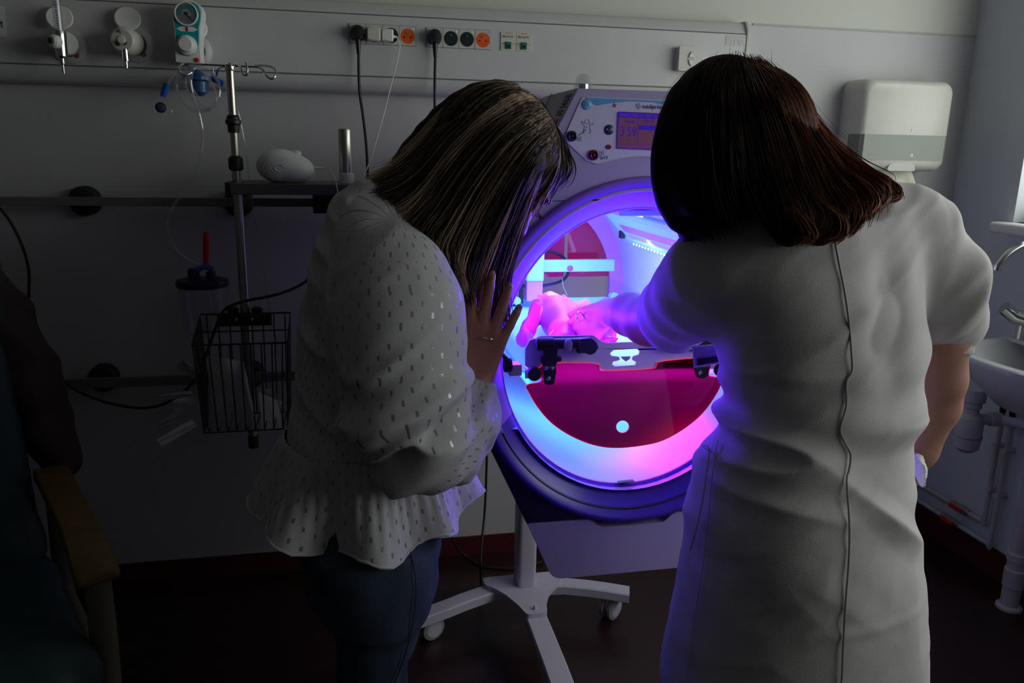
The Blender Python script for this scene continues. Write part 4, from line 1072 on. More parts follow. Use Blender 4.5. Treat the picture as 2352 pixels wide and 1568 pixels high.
d += 0.005 * np.clip((0.92 - zt) / 0.2, 0, 1) * ridge(P, (11, 6, 1.8), 14)
slv = np.clip((P[:, 0] - 0.80) / 0.05, 0, 1) * (zt > 1.13)
d += 0.010 * slv * ridge(Pd2, (22, 10, 6), 11)
slv2 = np.clip((0.47 - P[:, 0]) / 0.04, 0, 1) * np.clip((zt - 1.05) / 0.04, 0, 1)
d += 0.006 * slv2 * ridge(P, (18, 7, 6), 12)
d += 0.0007 * ridge(Pd, (16, 9, 46), 15)
# straight fold lines where the dress was pressed
d += 0.0016 * bump(zt, 0.800 + (P[:, 0] - 0.70) * 0.05, 0.008) * np.clip((P[:, 0] - 0.56) / 0.06, 0, 1) * np.clip((0.77 - P[:, 0]) / 0.04, 0, 1)
# shallow valley along the spine, thigh gap between the legs
d -= 0.010 * np.exp(-((P[:, 0] - 0.675) / 0.03) ** 2) * bump(zt, 1.2, 0.10) * back
d = np.clip(d * 1.3, -0.009, 0.02)
P = P + Nn * (d[:, None] - 0.003)
P = relax(P, F, 1, 0.4)
mk = np.clip((0.70 - P[:, 2]) / 0.05, 0, 1)[:, None]; P = P * (1 - mk) + relax(P, F, 14) * mk
m_dress = M('white_cotton', (0.60, 0.57, 0.585), 0.75, var=0.04, scale=25, bump=0.25, bscale=600, sheen=0.1)
dress = soft_obj('uniform_dress', P, F, m_dress, pr)
dress_pts = P.copy(); dress_n = vnormals(P, F)
def on_dress(px, py, off=0.001):
    """nearest dress surface towards the camera at a pixel"""
    v = N(_fw + _r2 * ((px - IW / 2) / FPX) + _u2 * ((IH / 2 - py) / FPX)); v /= np.linalg.norm(v)
    q = dress_pts - np.array([0, 0, CAM_H]); t = q @ v; dist = np.linalg.norm(q - t[:, None] * v, axis=1)
    m = dist < 0.006
    if not m.any(): i = dist.argmin()
    else: i = np.where(m)[0][t[m].argmin()]
    return Vector(np.array([0, 0, CAM_H]) + v * t[i] + dress_n[i] * off)
seam = [on_dress(x, y, 0.0) for x, y in ((1917, 552), (1928, 610), (1940, 670), (1950, 740), (1955, 800), (1957, 850), (1944, 878), (1944, 930), (1930, 985), (1940, 1015), (1954, 1045), (1950, 1080), (1945, 1105), (1951, 1200), (1950, 1280), (1942, 1390), (1936, 1500), (1932, 1575))]
seam += [seam[-1] + Vector((0, 0, -0.10))]
MB().tube(seam, 0.0013, 6, sub=5).build('back_seam', M('seam_shadow_grey', (0.30, 0.28, 0.28), 0.8), dress)
side = [on_dress(x, y, -0.0005) for x, y in ((1648, 1010), (1640, 1060), (1632, 1120), (1626, 1200), (1618, 1270), (1606, 1350), (1590, 1450), (1575, 1560))]
MB().tube(side, 0.0009, 6, sub=4).build('side_seam', m_dress, dress)
# patch pocket on the left hip
pk = [on_dress(x, y, 0.003) for x, y in ((1618, 1026), (1632, 1036), (1624, 1110), (1610, 1190), (1590, 1262), (1582, 1245), (1590, 1160), (1604, 1080))]
MB().tube(pk[:5], 0.0012, 6, sub=4).build('pocket_edge', m_dress, dress)
MB().tube([pk[0], pk[1]], 0.0022, 6).build('pocket_edge', m_dress, dress)

# body: head, neck, trunk, arms, hands, legs (one surface)
f = Field((0.24, 0.70, -0.005), (1.02, 1.84, 1.53), 0.0035)
HC = A(1694, 350, Y=1.04)
hc = N(HC)
add_head(f, hc, (-0.30, 0.86, -0.42), (-0.05, 0.4, 0.9), 0.21)
f.cone(hc + [0.01, -0.03, -0.04], N(A(1860, 500, Y=1.0)), 0.050, 0.056, 0.03)
f.cone(A(2060, 545, Y=0.99), A(1680, 640, Y=1.0), 0.045, 0.048, 0.04)
f.column([(z, cx, cy, rx - 0.022, ry - 0.022) for z, cx, cy, rx, ry in rows if 0.72 < z < 1.30], 0.03)
for sx in (-1, 1): add_leg(f, (0.640 + sx * 0.080, 0.96, 0.80), (0.640 + sx * 0.075, 0.98, 0.46), (0.64 + sx * 0.075, 0.95, 0.08), (0.64 + sx * 0.08 - 0.01, 1.09, 0.026), (0.074, 0.052, 0.036))
# right arm hanging, forearm going forward across the hip
f.chain([A(2088, 520, Y=0.985), A(2152, 660, Y=0.98), A(2158, 770, Y=0.98), A(2160, 870, Y=0.985)], [0.042, 0.042, 0.040, 0.0355], 0.015)
f.chain([A(2160, 870, Y=0.985), A(2146, 930, Y=1.0), A(2108, 1030, Y=1.02), A(2080, 1090, Y=1.05)], [0.0345, 0.036, 0.029, 0.024], 0.012)
wr = N(A(2075, 1090, Y=1.06))
add_hand(f, wr, (-0.45, 0.35, -0.8), (0.8, -0.3, -0.3), (0.1, 0.9, 0.2), 0.165)
# left arm reaching in
LA = [A(1650, 635, Y=1.0), A(1545, 724, Y=1.19), A(1488, 736, Y=1.29), A(1446, 722, Y=1.36), A(1398, 716, Y=1.45)]
f.chain(LA, [0.048, 0.045, 0.043, 0.039, 0.025], 0.012)
tp = add_hand(f, LA[-1], N(A(1318, 748, Y=1.53)) - N(LA[-1]), (0.25, -0.45, 0.85), (0.45, -0.8, -0.4), 0.16, curl=(0.25, 0.20, 0.2, 0.22), spread=0.08, thumb=(0.75, 0.35, 0.1))
P, F = f.mesh(); P = relax(P, F, 2)
body_r = soft_obj('body', P, F, m_skin, pr)
# ring on the reaching hand
def ring_on(par, c, ax, r, nm='ring', t=0.0012):
    u, v, w = frame_of(ax)
    return MB().tube([Vector(c) + (u * math.cos(a) + v * math.sin(a)) * r for a in np.linspace(0, 2 * PI, 25)[:-1]], t, 8, closed=True).build(nm, m_chrome, par)
wv = unit(N(A(1318, 748, Y=1.53)) - N(LA[-1]))
rgp = N(LA[-1]) + wv * 0.105 + np.array([-0.2, 0.3, 0]) * 0.02
ring_on(pr, A(1332, 727, Y=1.49), wv, 0.0092)

# hair
m_hair_r = hair_mat('dark_brown_hair', (0.008, 0.004, 0.005), (0.30, 0.10, 0.05))
gp = lambda pts: [A(x, y, Y=yy) for x, y, yy in pts]
gr = [gp([(1640, 152, 1.05), (1585, 180, 1.04), (1543, 260, 1.03), (1531, 340, 1.03), (1545, 430, 1.02), (1572, 510, 1.01), (1606, 562, 0.99)]),
      gp([(1650, 148, 1.03), (1604, 192, 0.98), (1572, 290, 0.955), (1566, 380, 0.95), (1585, 470, 0.95), (1622, 552, 0.93)]),
      gp([(1662, 145, 1.02), (1634, 208, 0.955), (1618, 320, 0.925), (1622, 430, 0.91), (1655, 535, 0.90)]),
      gp([(1675, 142, 1.02), (1670, 215, 0.945), (1680, 330, 0.905), (1692, 430, 0.895), (1725, 512, 0.885)]),
      gp([(1690, 142, 1.02), (1710, 215, 0.945), (1740, 330, 0.905), (1762, 420, 0.885), (1795, 490, 0.872)]),
      gp([(1706, 142, 1.02), (1748, 220, 0.945), (1795, 340, 0.91), (1825, 440, 0.88), (1848, 500, 0.868), (1838, 552, 0.866)]),
      gp([(1720, 144, 1.02), (1782, 222, 0.955), (1840, 330, 0.92), (1885, 430, 0.89), (1920, 500, 0.868), (1905, 545, 0.862)]),
      gp([(1734, 147, 1.03), (1808, 222, 0.97), (1872, 330, 0.94), (1930, 415, 0.905), (1975, 470, 0.88), (1965, 520, 0.872)]),
      gp([(1745, 151, 1.04), (1824, 225, 0.99), (1892, 325, 0.965), (1960, 395, 0.935), (2022, 440, 0.905), (2010, 480, 0.89)]),
      gp([(1752, 155, 1.05), (1832, 228, 1.02), (1902, 325, 1.0), (1975, 385, 0.97), (2040, 425, 0.94), (2045, 450, 0.925)])]
f = Field((0.38, 0.82, 1.18), (0.86, 1.20, 1.56), 0.0045)
f.ell(hc + [0.0, -0.014, 0.020], (0.088, 0.095, 0.090), 0.02)
for i, g in enumerate(gr):
    pts = [p + (Vector((0.03, -0.018, -0.036)) if i == 0 else Vector((0, 0.028, -0.022))) for p in spline(g, 2)]
    m = len(pts)
    f.chain(pts[:-2], [(0.036 if i == 0 else 0.026) * (1 - 0.6 * (j / m) ** 2) for j in range(m - 2)], 0.02)
P, F = f.mesh(); P = relax(P, F, 6)
Nn = vnormals(P, F)
# grooves running with the hair
ang = np.arctan2(P[:, 0] - 0.52, 1.55 - P[:, 2])
P = P - Nn * 0.001
hair_r = soft_obj('hair', P, F, m_hair_r, pr, {'strand': 0.10 + 0.15 * np.clip((ang - 0.5) / 0.6, 0, 1)})
def lr(a, rg): return min(1, max(0, 0.10 + 1.0 * max(0, (a - 0.45) * 1.6) * rg.random() + 0.10 * rg.random()))
h2 = strands('hair_strands', gr, 3800, m_hair_r, pr, r=0.0009, jitter=0.0042, seed=5, light=lr, lenvar=0.14, wander=0.0012, shell=(hc + np.array([0.0, -0.014, 0.020]), np.array([0.089, 0.096, 0.091]), np.eye(3)))
# locks lying on the shoulder
locks = [gp([(1760, 300, 0.925), (1790, 400, 0.90), (1815, 470, 0.875), (1845, 510, 0.862), (1858, 540, 0.857), (1838, 560, 0.855)]),
         gp([(1800, 300, 0.93), (1850, 400, 0.905), (1890, 470, 0.875), (1925, 500, 0.865), (1925, 540, 0.858), (1895, 555, 0.858)]),
         gp([(1840, 300, 0.95), (1900, 390, 0.915), (1945, 450, 0.885), (1965, 490, 0.872), (1955, 520, 0.868), (1935, 545, 0.865)]),
         gp([(1860, 300, 0.96), (1930, 385, 0.93), (1985, 430, 0.90), (2002, 465, 0.885), (1985, 490, 0.878), (1960, 505, 0.874)]),
         gp([(1880, 310, 0.98), (1955, 385, 0.95), (2020, 425, 0.915), (2030, 450, 0.90), (2015, 470, 0.89), (1995, 485, 0.884)]),
         gp([(1890, 315, 0.99), (1975, 390, 0.955), (2045, 428, 0.92), (2048, 455, 0.91), (2030, 462, 0.905)])]
for i, lk in enumerate(locks):
    strands('hair_lock', [[p + Vector((-0.006, 0, 0)) for p in lk], [p + Vector((0, -0.008, 0)) for p in lk], [p + Vector((0.006, -0.004, 0)) for p in lk]], 60, m_hair_r, pr, r=0.0012, jitter=0.0018, seed=20 + i, light=lambda a, rg: 0.25 + 0.5 * rg.random(), lenvar=0.12)
# fly-away hairs
strands('stray_hair', [[p + Vector((0.0, -0.004, 0.008)) for p in g] for g in gr], 46, m_hair_r, pr, r=0.0002, jitter=0.007, seed=9, light=lambda a, rg: 0.15, lenvar=0.6, wander=0.004)
# spectacles peeping out beside the hair
gl_c = A(1541, 415, Y=1.11)
L0 = MB(); L0.tube([gl_c + Vector((0.035, -0.05, 0.012)), gl_c + Vector((0.012, -0.008, 0.004)), gl_c + Vector((0, 0, 0))], 0.0016, 6)
L0.tube([gl_c + Vector((0.004 + 0.016 * math.cos(t), 0.012, -0.004 + 0.012 * math.sin(t))) for t in np.linspace(0, 2 * PI, 20)[:-1]], 0.0016, 6, closed=True)
L0.build('spectacles', m_dark, pr)

# white terry band at the right wrist
wb = MB(); c0, c1 = A(2108, 1065, Y=0.985), A(2100, 1100, Y=0.985)
band = Field((0.83, 0.90, 0.80), (0.98, 1.10, 1.00), 0.003)
band.chain([A(2106, 1056, Y=0.985), A(2108, 1080, Y=0.965), A(2105, 1108, Y=0.955), A(2100, 1126, Y=0.955)], [0.010, 0.012, 0.011, 0.006], 0.006)
P, F = band.mesh(); P = P + vnormals(P, F) * (0.0012 * vnoise(P, 420, 1))[:, None]
tw = soft_obj('terry_cloth', P, F, M('terry_white', (0.82, 0.80, 0.72), 0.95, bump=0.6, bscale=500), None)
tag(tw, 'rolled white terry cloth at the hip of the uniform dress', 'cloth')

# badge hanging at the left breast of the dress
bp = [A(1590, 796, Y=1.12), A(1668, 790, Y=1.10), A(1672, 828, Y=1.10), A(1594, 842, Y=1.12)]
bd = thing('name_badge', 'clear plastic badge holder with a black stripe clipped to the uniform dress', 'badge', (bp[0] + bp[2]) / 2)
def quad_plate(q, th, mat, nm, par):
    q = [Vector(p) for p in q]; n = (q[1] - q[0]).cross(q[3] - q[0]).normalized() * th
    return MB().loft([[p for p in q], [p + n for p in q]]).build(nm, mat, par, smooth=0, bevel=0.0008)
quad_plate(bp, 0.003, M('badge_card', (0.45, 0.43, 0.55), 0.3), 'card', bd)
def lerp4(q, a, b): return (q[0] * (1 - a) + q[1] * a) * (1 - b) + (q[3] * (1 - a) + q[2] * a) * b
quad_plate([p + Vector((0, -0.0045, 0)) for p in (lerp4(bp, 0.08, 0.6), lerp4(bp, 1, 0.6), lerp4(bp, 1, 0.92), lerp4(bp, 0.08, 0.92))], 0.001, m_dark, 'stripe', bd)
MB().tube([p + Vector((0, -0.001, 0)) for p in bp], 0.0018, 6, closed=True).build('holder_rim', m_plastic, bd)
cl = A(1632, 764, Y=1.09)
MB().box(cl, (0.008, 0.008, 0.012)).build('clip', m_chrome, bd, bevel=0.001)
MB().tube([cl, A(1637, 795, Y=1.105)], 0.0012, 6).build('strap', m_plastic, bd)

# ================= leaning person in the white blouse and jeans
pl_ = thing('person', 'person with streaked brown hair in a white dotted blouse and jeans leaning to the incubator', 'person', (0.02, 1.2, 0))
BY = 1.20
f = Field((-0.14, 0.92, 0.90), (0.34, 1.50, 1.42), 0.004)
brow = px_rows([(408, 826, 862, 1.21, 0.035), (432, 800, 900, 1.21, 0.065), (465, 768, 935, 1.21, 0.105), (510, 748, 970, 1.205, 0.138), (560, 728, 990, 1.20, 0.152), (620, 712, 1015, 1.20, 0.165), (700, 698, 1045, 1.20, 0.170),
                (790, 690, 1072, 1.20, 0.160), (850, 686, 1066, 1.20, 0.150), (900, 680, 1040, 1.20, 0.142), (950, 672, 1012, 1.20, 0.138), (990, 668, 1004, 1.20, 0.138), (1015, 668, 1004, 1.20, 0.138)], BY)
f.column(brow, 0.01, 2.2)
# near sleeve: puffed shoulder, wide upper arm, gathered forearm
SL = [A(918, 625, Y=1.06), A(922, 690, Y=1.045), A(922, 770, Y=1.03), A(925, 860, Y=1.02), A(940, 950, Y=1.01), A(955, 1010, Y=1.01)]
f.chain(SL, [0.056, 0.072, 0.074, 0.072, 0.069, 0.058], 0.035)
FA = [A(955, 1012, Y=1.01), A(1010, 1000, Y=1.05), A(1045, 968, Y=1.07), A(1070, 930, Y=1.09), A(1078, 908, Y=1.10)]
f.chain(FA, [0.058, 0.060, 0.054, 0.040, 0.026], 0.012)
# far sleeve, bust side
FS = [A(960, 600, Y=1.36), A(1010, 720, Y=1.38), A(1040, 830, Y=1.36)]
f.chain(FS, [0.05, 0.06, 0.05], 0.03)
P, F = f.mesh(); P = relax(P, F, 3); Nn = vnormals(P, F)
# coordinates along and round the sleeve / trunk for the woven dashes
axis = np.array([N(A(918, 530, Y=1.075))] + [N(p) for p in SL + FA[1:]])
best = np.full(len(P), 9.0); sl_uv = np.zeros((len(P), 2)); acc = 0.0
for a, b in zip(axis[:-1], axis[1:]):
    ab = b - a; L2 = ab @ ab; t = np.clip(((P - a) @ ab) / L2, 0, 1); q = a + t[:, None] * ab; dd = np.linalg.norm(P - q, axis=1)
    e = unit(ab); u = unit(np.cross(e, [0, 1, 0.01])); w = np.cross(e, u)
    an = np.arctan2((P - q) @ u, -(P - q) @ [0, 1, 0]) * 0.075
    m = dd < best; best[m] = dd[m]; sl_uv[m, 0] = an[m]; sl_uv[m, 1] = acc + t[m] * math.sqrt(L2); acc += math.sqrt(L2)
on_sleeve = best < 0.092
cxz = np.interp(P[:, 2], [r[0] for r in sorted(brow)], [r[1] for r in sorted(brow)])
tr_uv = np.stack([np.arctan2(P[:, 0] - cxz, -(P[:, 1] - 1.2)) * 0.16, P[:, 2]], 1)
uv = np.where(on_sleeve[:, None], sl_uv, tr_uv)
# cloth folds
d = np.zeros(len(P)); rel = sl_uv[:, 1]
d += on_sleeve * 0.009 * ridge(P @ rot.T, (13, 9, 34), 2) * np.clip((rel - 0.12) / 0.1, 0.2, 1)
d += on_sleeve * 0.006 * ridge(P @ rot, (30, 12, 14), 21) * np.clip((rel - 0.18) / 0.1, 0.0, 1)
d += on_sleeve * 0.016 * bump(rel, 0.27, 0.06) * ridge(P @ rot.T, (6, 6, 22), 6)
d += on_sleeve * 0.009 * np.clip((rel - 0.43) / 0.05, 0, 1) * ridge(np.stack([sl_uv[:, 0], rel, P[:, 1]], 1), (34, 8, 4), 7)
d += (~on_sleeve) * 0.006 * ridge(P @ rot, (10, 9, 26), 3)
P = P + Nn * d[:, None]; P = relax(P, F, 2, 0.4)
def blouse_mat():
    m = M('white_blouse', (0.54, 0.525, 0.55), 0.7, var=0.03, scale=30, bump=0.2, bscale=500)
    nt = m.node_tree; b = nt.nodes['Principled BSDF']
    at = nt.nodes.new('ShaderNodeAttribute'); at.attribute_name = 'weave'
    sp = nt.nodes.new('ShaderNodeSeparateXYZ'); nt.links.new(at.outputs['Vector'], sp.inputs[0])
    def math_(op, a, bb=None, c=None):
        n = nt.nodes.new('ShaderNodeMath'); n.operation = op
        for i, x in enumerate((a, bb, c)):
            if x is None: continue
            if isinstance(x, (int, float)): n.inputs[i].default_value = x
            else: nt.links.new(x, n.inputs[i])
        return n.outputs[0]
    pu, pv = 0.0125, 0.0275                                        # spacing of the dashes
    u = math_('DIVIDE', sp.outputs['X'], pu); v = math_('DIVIDE', sp.outputs['Y'], pv)
    sh = math_('MULTIPLY', math_('FRACT', math_('MULTIPLY', math_('FLOOR', u), 0.5)), 1.0)
    fu = math_('FRACT', u); fv = math_('FRACT', math_('ADD', v, sh))
    a = math_('MULTIPLY', math_('GREATER_THAN', fu, 0.36), math_('LESS_THAN', fu, 0.62))
    c = math_('MULTIPLY', math_('GREATER_THAN', fv, 0.36), math_('LESS_THAN', fv, 0.62))
    k = math_('MULTIPLY', a, c)
    mx = nt.nodes.new('ShaderNodeMix'); mx.data_type = 'RGBA'
    src = b.inputs['Base Color'].links[0].from_socket
    nt.links.new(k, mx.inputs['Factor']); nt.links.new(src, mx.inputs['A']); mx.inputs['B'].default_value = (0.35, 0.34, 0.35, 1)
    nt.links.new(mx.outputs['Result'], b.inputs['Base Color'])
    nt.links.new(math_('MULTIPLY', k, 0.5), b.inputs['Metallic'])
    nt.links.new(math_('MULTIPLY_ADD', k, -0.42, 0.72), b.inputs['Roughness'])
    return m
m_blouse = blouse_mat()
blouse = soft_obj('blouse', P, F, m_blouse, pl_, {'weave': np.concatenate([uv, np.zeros((len(P), 1))], 1)})
bl_pts, bl_n = P.copy(), vnormals(P, F)

# gathered peplum with a wavy hem
nr, nt_ = 26, 260
topc = (A(836, 985, Y=1.20)); hemz = 0.838
rings = []; uvp = []
rgp_ = np.random.default_rng(4)
ph = np.cumsum(rgp_.uniform(0.5, 1.5, nt_)); ph = ph / ph[-1] * 2 * PI
for i in range(nr):
    t = i / (nr - 1); e = t ** 0.85; ring = []
    for j in range(nt_):
        a = 2 * PI * j / nt_
        cx = topc.x + (0.018 - topc.x) * e; cy = 1.20 + 0.005 * e
        rx = 0.120 + (0.168 - 0.120) * e; ry = 0.141 + (0.176 - 0.141) * e
        wv_ = 0.017 * e * math.sin(8 * ph[j] + 1.1) + 0.010 * e * math.sin(5 * ph[j] + 2.0) + 0.004 * (1 - t) * math.sin(52 * ph[j]) * (0.25 + t * 2 if t < 0.3 else 1)
        back_flare = 0.004 * e * max(0, -math.cos(a)) ** 2
        x = cx + (rx + wv_ + back_flare) * math.cos(a); y = cy + (ry + wv_) * math.sin(a)
        z = topc.z + (hemz - topc.z) * t + 0.008 * e * math.sin(8 * ph[j] + 2.4) - 0.010 * e * max(0, -math.sin(a)) + 0.020 * e * max(0, -math.cos(a)) ** 3
        ring.append((x, y, z)); uvp.append((a * 0.16, z, 0))
    rings.append(ring)
Pp = np.array(rings).reshape(-1, 3); idx = np.arange(nr * nt_).reshape(nr, nt_)
Fp = np.stack([idx[:-1], np.roll(idx, -1, 1)[:-1], np.roll(idx, -1, 1)[1:], idx[1:]], -1).reshape(-1, 4)
pep = soft_obj('peplum', Pp, Fp, m_blouse, blouse, {'weave': np.array(uvp)})
so = pep.modifiers.new('cloth_thickness', 'SOLIDIFY'); so.thickness = 0.0015
hm = [Vector(p) + Vector((0, 0, 0.002)) for p in rings[-1]]
hm = [p + Vector((0, 0, 0.0012 * math.sin(j * 1.3))) for j, p in enumerate(hm)]
MB().tube(hm[::2], 0.0028, 6, closed=True).build('gathered_hem', m_blouse, pep)
# neckline band
nb = [A(830, 418, Y=1.195), A(838, 445, Y=1.155), A(858, 482, Y=1.125), A(890, 520, Y=1.10), A(925, 543, Y=1.085), A(958, 556, Y=1.09)]
MB().tube(nb, 0.0035, 8, sub=5).build('neckband', m_blouse, blouse)

# jeans
f = Field((-0.16, 0.98, -0.0), (0.22, 1.48, 0.96), 0.0045)
jr = px_rows([(1160, 680, 1000, 1.20, 0.16), (1210, 680, 1004, 1.20, 0.17), (1270, 700, 1002, 1.20, 0.175)], 1.20)
f.column([(0.95, 0.01, 1.2, 0.115, 0.14)] + jr + [(0.70, 0.02, 1.2, 0.11, 0.165)], 0.02)
for yc, dx in ((1.115, 0.0), (1.29, 0.02)):
    lr_ = px_rows([(1240, 700, 1004, yc, 0.085), (1300, 716, 1002, yc, 0.088), (1360, 742, 990, yc, 0.086), (1440, 764, 968, yc, 0.080), (1568, 768, 922, yc, 0.066)], 1.12)
    lr_ = [(z, cx + dx, cy, rx, ry) for z, cx, cy, rx, ry in lr_] + [(0.40, 0.012 + dx, yc, 0.056, 0.06), (0.25, 0.0 + dx, yc, 0.056, 0.058), (0.09, -0.01 + dx, yc, 0.05, 0.05)]
    f.column(lr_, 0.03)
P, F = f.mesh(); P = relax(P, F, 3); Nn = vnormals(P, F)
d = 0.004 * ridge(P @ rot.T, (7, 6, 20), 4) * bump(P[:, 2], 0.80, 0.12) + 0.003 * ridge(P, (8, 6, 22), 5) * bump(P[:, 2], 0.5, 0.12) - 0.003
P = P + Nn * d[:, None]
m_jeans = M('blue_denim', (0.028, 0.045, 0.085), 0.85, var=0.35, scale=30, bump=0.5, bscale=900, stretch=(1, 1, 0.4))
jeans = soft_obj('jeans', P, F, m_jeans, pl_)
jp, jn = P.copy(), vnormals(P, F)
def on_mesh(pts, nrm, px, py, off):
    v = N(_fw + _r2 * ((px - IW / 2) / FPX) + _u2 * ((IH / 2 - py) / FPX)); v /= np.linalg.norm(v)
    q = pts - np.array([0, 0, CAM_H]); t = q @ v; dist = np.linalg.norm(q - t[:, None] * v, axis=1); m = dist < 0.007
    i = dist.argmin() if not m.any() else np.where(m)[0][t[m].argmin()]
    return Vector(np.array([0, 0, CAM_H]) + v * t[i] + nrm[i] * off)
MB().tube([on_mesh(jp, jn, x, y, 0.0004) for x, y in ((940, 1262), (952, 1310), (955, 1370), (946, 1440), (928, 1510), (906, 1568))], 0.0011, 6, sub=4).build('side_seam', m_jeans, jeans)
MB().tube([on_mesh(jp, jn, x, y, 0.0006) for x, y in ((700, 1290), (745, 1318), (790, 1308), (830, 1290))], 0.0012, 6, sub=4).build('pocket_seam', M('denim_thread', (0.02, 0.025, 0.04), 0.9), jeans)

# body
f = Field((-0.14, 0.90, -0.005), (0.42, 1.50, 1.50), 0.0032)
HC2 = A(1138, 395, Y=1.225); hc2 = N(HC2)
ffwd, fup = (0.66, 0.28, -0.70), (0.66, 0.18, 0.72)
Lh = add_head(f, hc2, ffwd, fup, 0.215)
f.cone(hc2 + [-0.045, -0.005, -0.045], N(A(890, 520, Y=1.175)), 0.050, 0.057, 0.02)
f.cone(A(905, 610, Y=1.10), A(905, 610, Y=1.33), 0.045, 0.045, 0.04)
f.column([(z, cx, cy, rx - 0.02, ry - 0.02) for z, cx, cy, rx, ry in brow if z < 1.27] + [(0.90, 0.01, 1.2, 0.10, 0.13), (0.80, 0.015, 1.2, 0.10, 0.14)], 0.03)
for yc, dx in ((1.115, 0.0), (1.29, 0.02)):
    add_leg(f, (0.02 + dx, yc, 0.82), (0.014 + dx, yc, 0.47), (-0.01 + dx, yc, 0.08), (0.12 + dx, yc + 0.01, 0.026), (0.058, 0.036, 0.028))
f.chain([A(925, 620, Y=1.07), A(945, 800, Y=1.04), A(962, 1000, Y=1.02)], [0.045, 0.042, 0.036], 0.02)
wr = A(1086, 886, Y=1.11)
f.chain([A(962, 1000, Y=1.02), A(1020, 975, Y=1.07), wr], [0.036, 0.036, 0.0255], 0.015)
tips = add_hand(f, wr, N(A(1112, 788, Y=1.118)) - N(wr), (-0.20, -0.92, 0.25), (-0.85, 0.25, 0.45), 0.168, curl=(0.05, 0.10, 0.14, 0.20), spread=0.24, thumb=(0.9, 0.15, -0.1), k=0.003)
# far arm resting on the incubator side
f.chain([A(955, 600, Y=1.36), A(1030, 800, Y=1.385), A(1060, 880, Y=1.36)], [0.042, 0.040, 0.034], 0.02)
P, F = f.mesh(); P = relax(P, F, 2)
body_l = soft_obj('body', P, F, m_skin_l, pl_)
ring_on(pl_, A(1121, 778, Y=1.108), (0.25, 0.25, 0.9), 0.0098)
# fingernails
m_nail = M('nail', (0.55, 0.28, 0.26), 0.25)
for t_, dv in tips:
    n_ = unit(np.array([-0.1, -0.95, 0.25]))
    MB().sphere(Vector(t_ + n_ * 0.0052 - dv * 0.001), (0.0042, 0.002, 0.0055), 10, 6).build('nail', m_nail, body_l)
# brow and lashes on the visible side of the face
def Lv(x, y, z): return Vector(Lh(x, y, z))
m_lash = M('lash', (0.01, 0.008, 0.008), 0.6)
for q in (-1, 1):
    MB().tube([Lv(q * 0.016, 0.099, 0.026), Lv(q * 0.031, 0.096, 0.030), Lv(q * 0.047, 0.084, 0.025)], 0.0022, 6, sub=4).build('eyebrow', m_lash, body_l)
    for k in range(7):
        x = q * (0.022 + 0.003 * k); MB().tube([Lv(x, 0.0905 - abs(k - 3) * 0.001, 0.0005), Lv(x * 1.06, 0.100 - abs(k - 3) * 0.001, -0.003)], 0.0006, 5).build('eyelash', m_lash, body_l, smooth=0)

# hair with lighter streaks
m_hair_l = hair_mat('streaked_brown_hair', (0.014, 0.010, 0.012), (0.62, 0.42, 0.30))
gl = [gp([(1180, 205, 1.27), (1100, 212, 1.26), (1020, 262, 1.25), (950, 335, 1.23), (890, 388, 1.205), (838, 411, 1.185)]),
      gp([(1212, 228, 1.23), (1120, 245, 1.175), (1030, 312, 1.16), (960, 390, 1.15), (900, 430, 1.14), (855, 443, 1.14)]),
      gp([(1230, 252, 1.21), (1140, 280, 1.135), (1050, 362, 1.12), (985, 450, 1.11), (940, 505, 1.1), (915, 528, 1.095)]),
      gp([(1240, 272, 1.205), (1165, 310, 1.125), (1088, 400, 1.105), (1028, 490, 1.095), (988, 550, 1.08), (988, 588, 1.065)]),
      gp([(1246, 288, 1.205), (1190, 335, 1.125), (1118, 430, 1.105), (1062, 530, 1.095), (1035, 600, 1.075), (1055, 658, 1.07)]),
      gp([(1250, 298, 1.205), (1210, 350, 1.13), (1148, 450, 1.11), (1097, 550, 1.1), (1070, 630, 1.11), (1078, 696, 1.13)]),
      gp([(1252, 306, 1.21), (1224, 362, 1.14), (1172, 460, 1.12), (1127, 560, 1.12), (1098, 640, 1.16), (1105, 706, 1.20)]),
      gp([(1254, 312, 1.215), (1236, 372, 1.155), (1194, 462, 1.14), (1157, 560, 1.145), (1132, 650, 1.19), (1145, 738, 1.24)]),
      gp([(1256, 316, 1.22), (1246, 378, 1.175), (1214, 462, 1.16), (1184, 550, 1.165), (1160, 645, 1.21), (1167, 746, 1.26)])]
f = Field((-0.02, 1.02, 1.04), (0.42, 1.42, 1.52), 0.0045)
Rh = np.stack([np.cross(unit(ffwd), unit(fup)), unit(ffwd), unit(fup)], 1)
cap_c = hc2 + unit(fup) * 0.022 - unit(ffwd) * 0.020
f.ell(cap_c, (0.086, 0.098, 0.090), 0.015, Rh)
for g in gl[:-2]:
    pts = [p + Vector((0, 0.022, -0.006)) for p in spline(g, 2)]; m = len(pts)
    f.chain(pts[:-3], [0.022 * (1 - 0.75 * (j / m) ** 2) for j in range(m - 3)], 0.015)
P, F = f.mesh(); P = relax(P, F, 6); Nn = vnormals(P, F)
ang = np.arctan2(P[:, 2] - 1.5, P[:, 0] - 0.27)
P = P - Nn * 0.002
soft_obj('hair', P, F, m_hair_l, pl_, {'strand': np.clip(0.22 + 0.25 * vnoise(np.stack([ang * 12, ang * 0, P[:, 1] * 0], 1), 1.0, 2), 0, 1)})
def ll(a, rg):
    s = math.sin(a * 37) * 0.5 + math.sin(a * 61 + 1) * 0.5
    return min(1, max(0, 0.08 + 0.40 * rg.random() ** 2 + (0.35 + 0.65 * rg.random() if s > 0.40 else 0)))
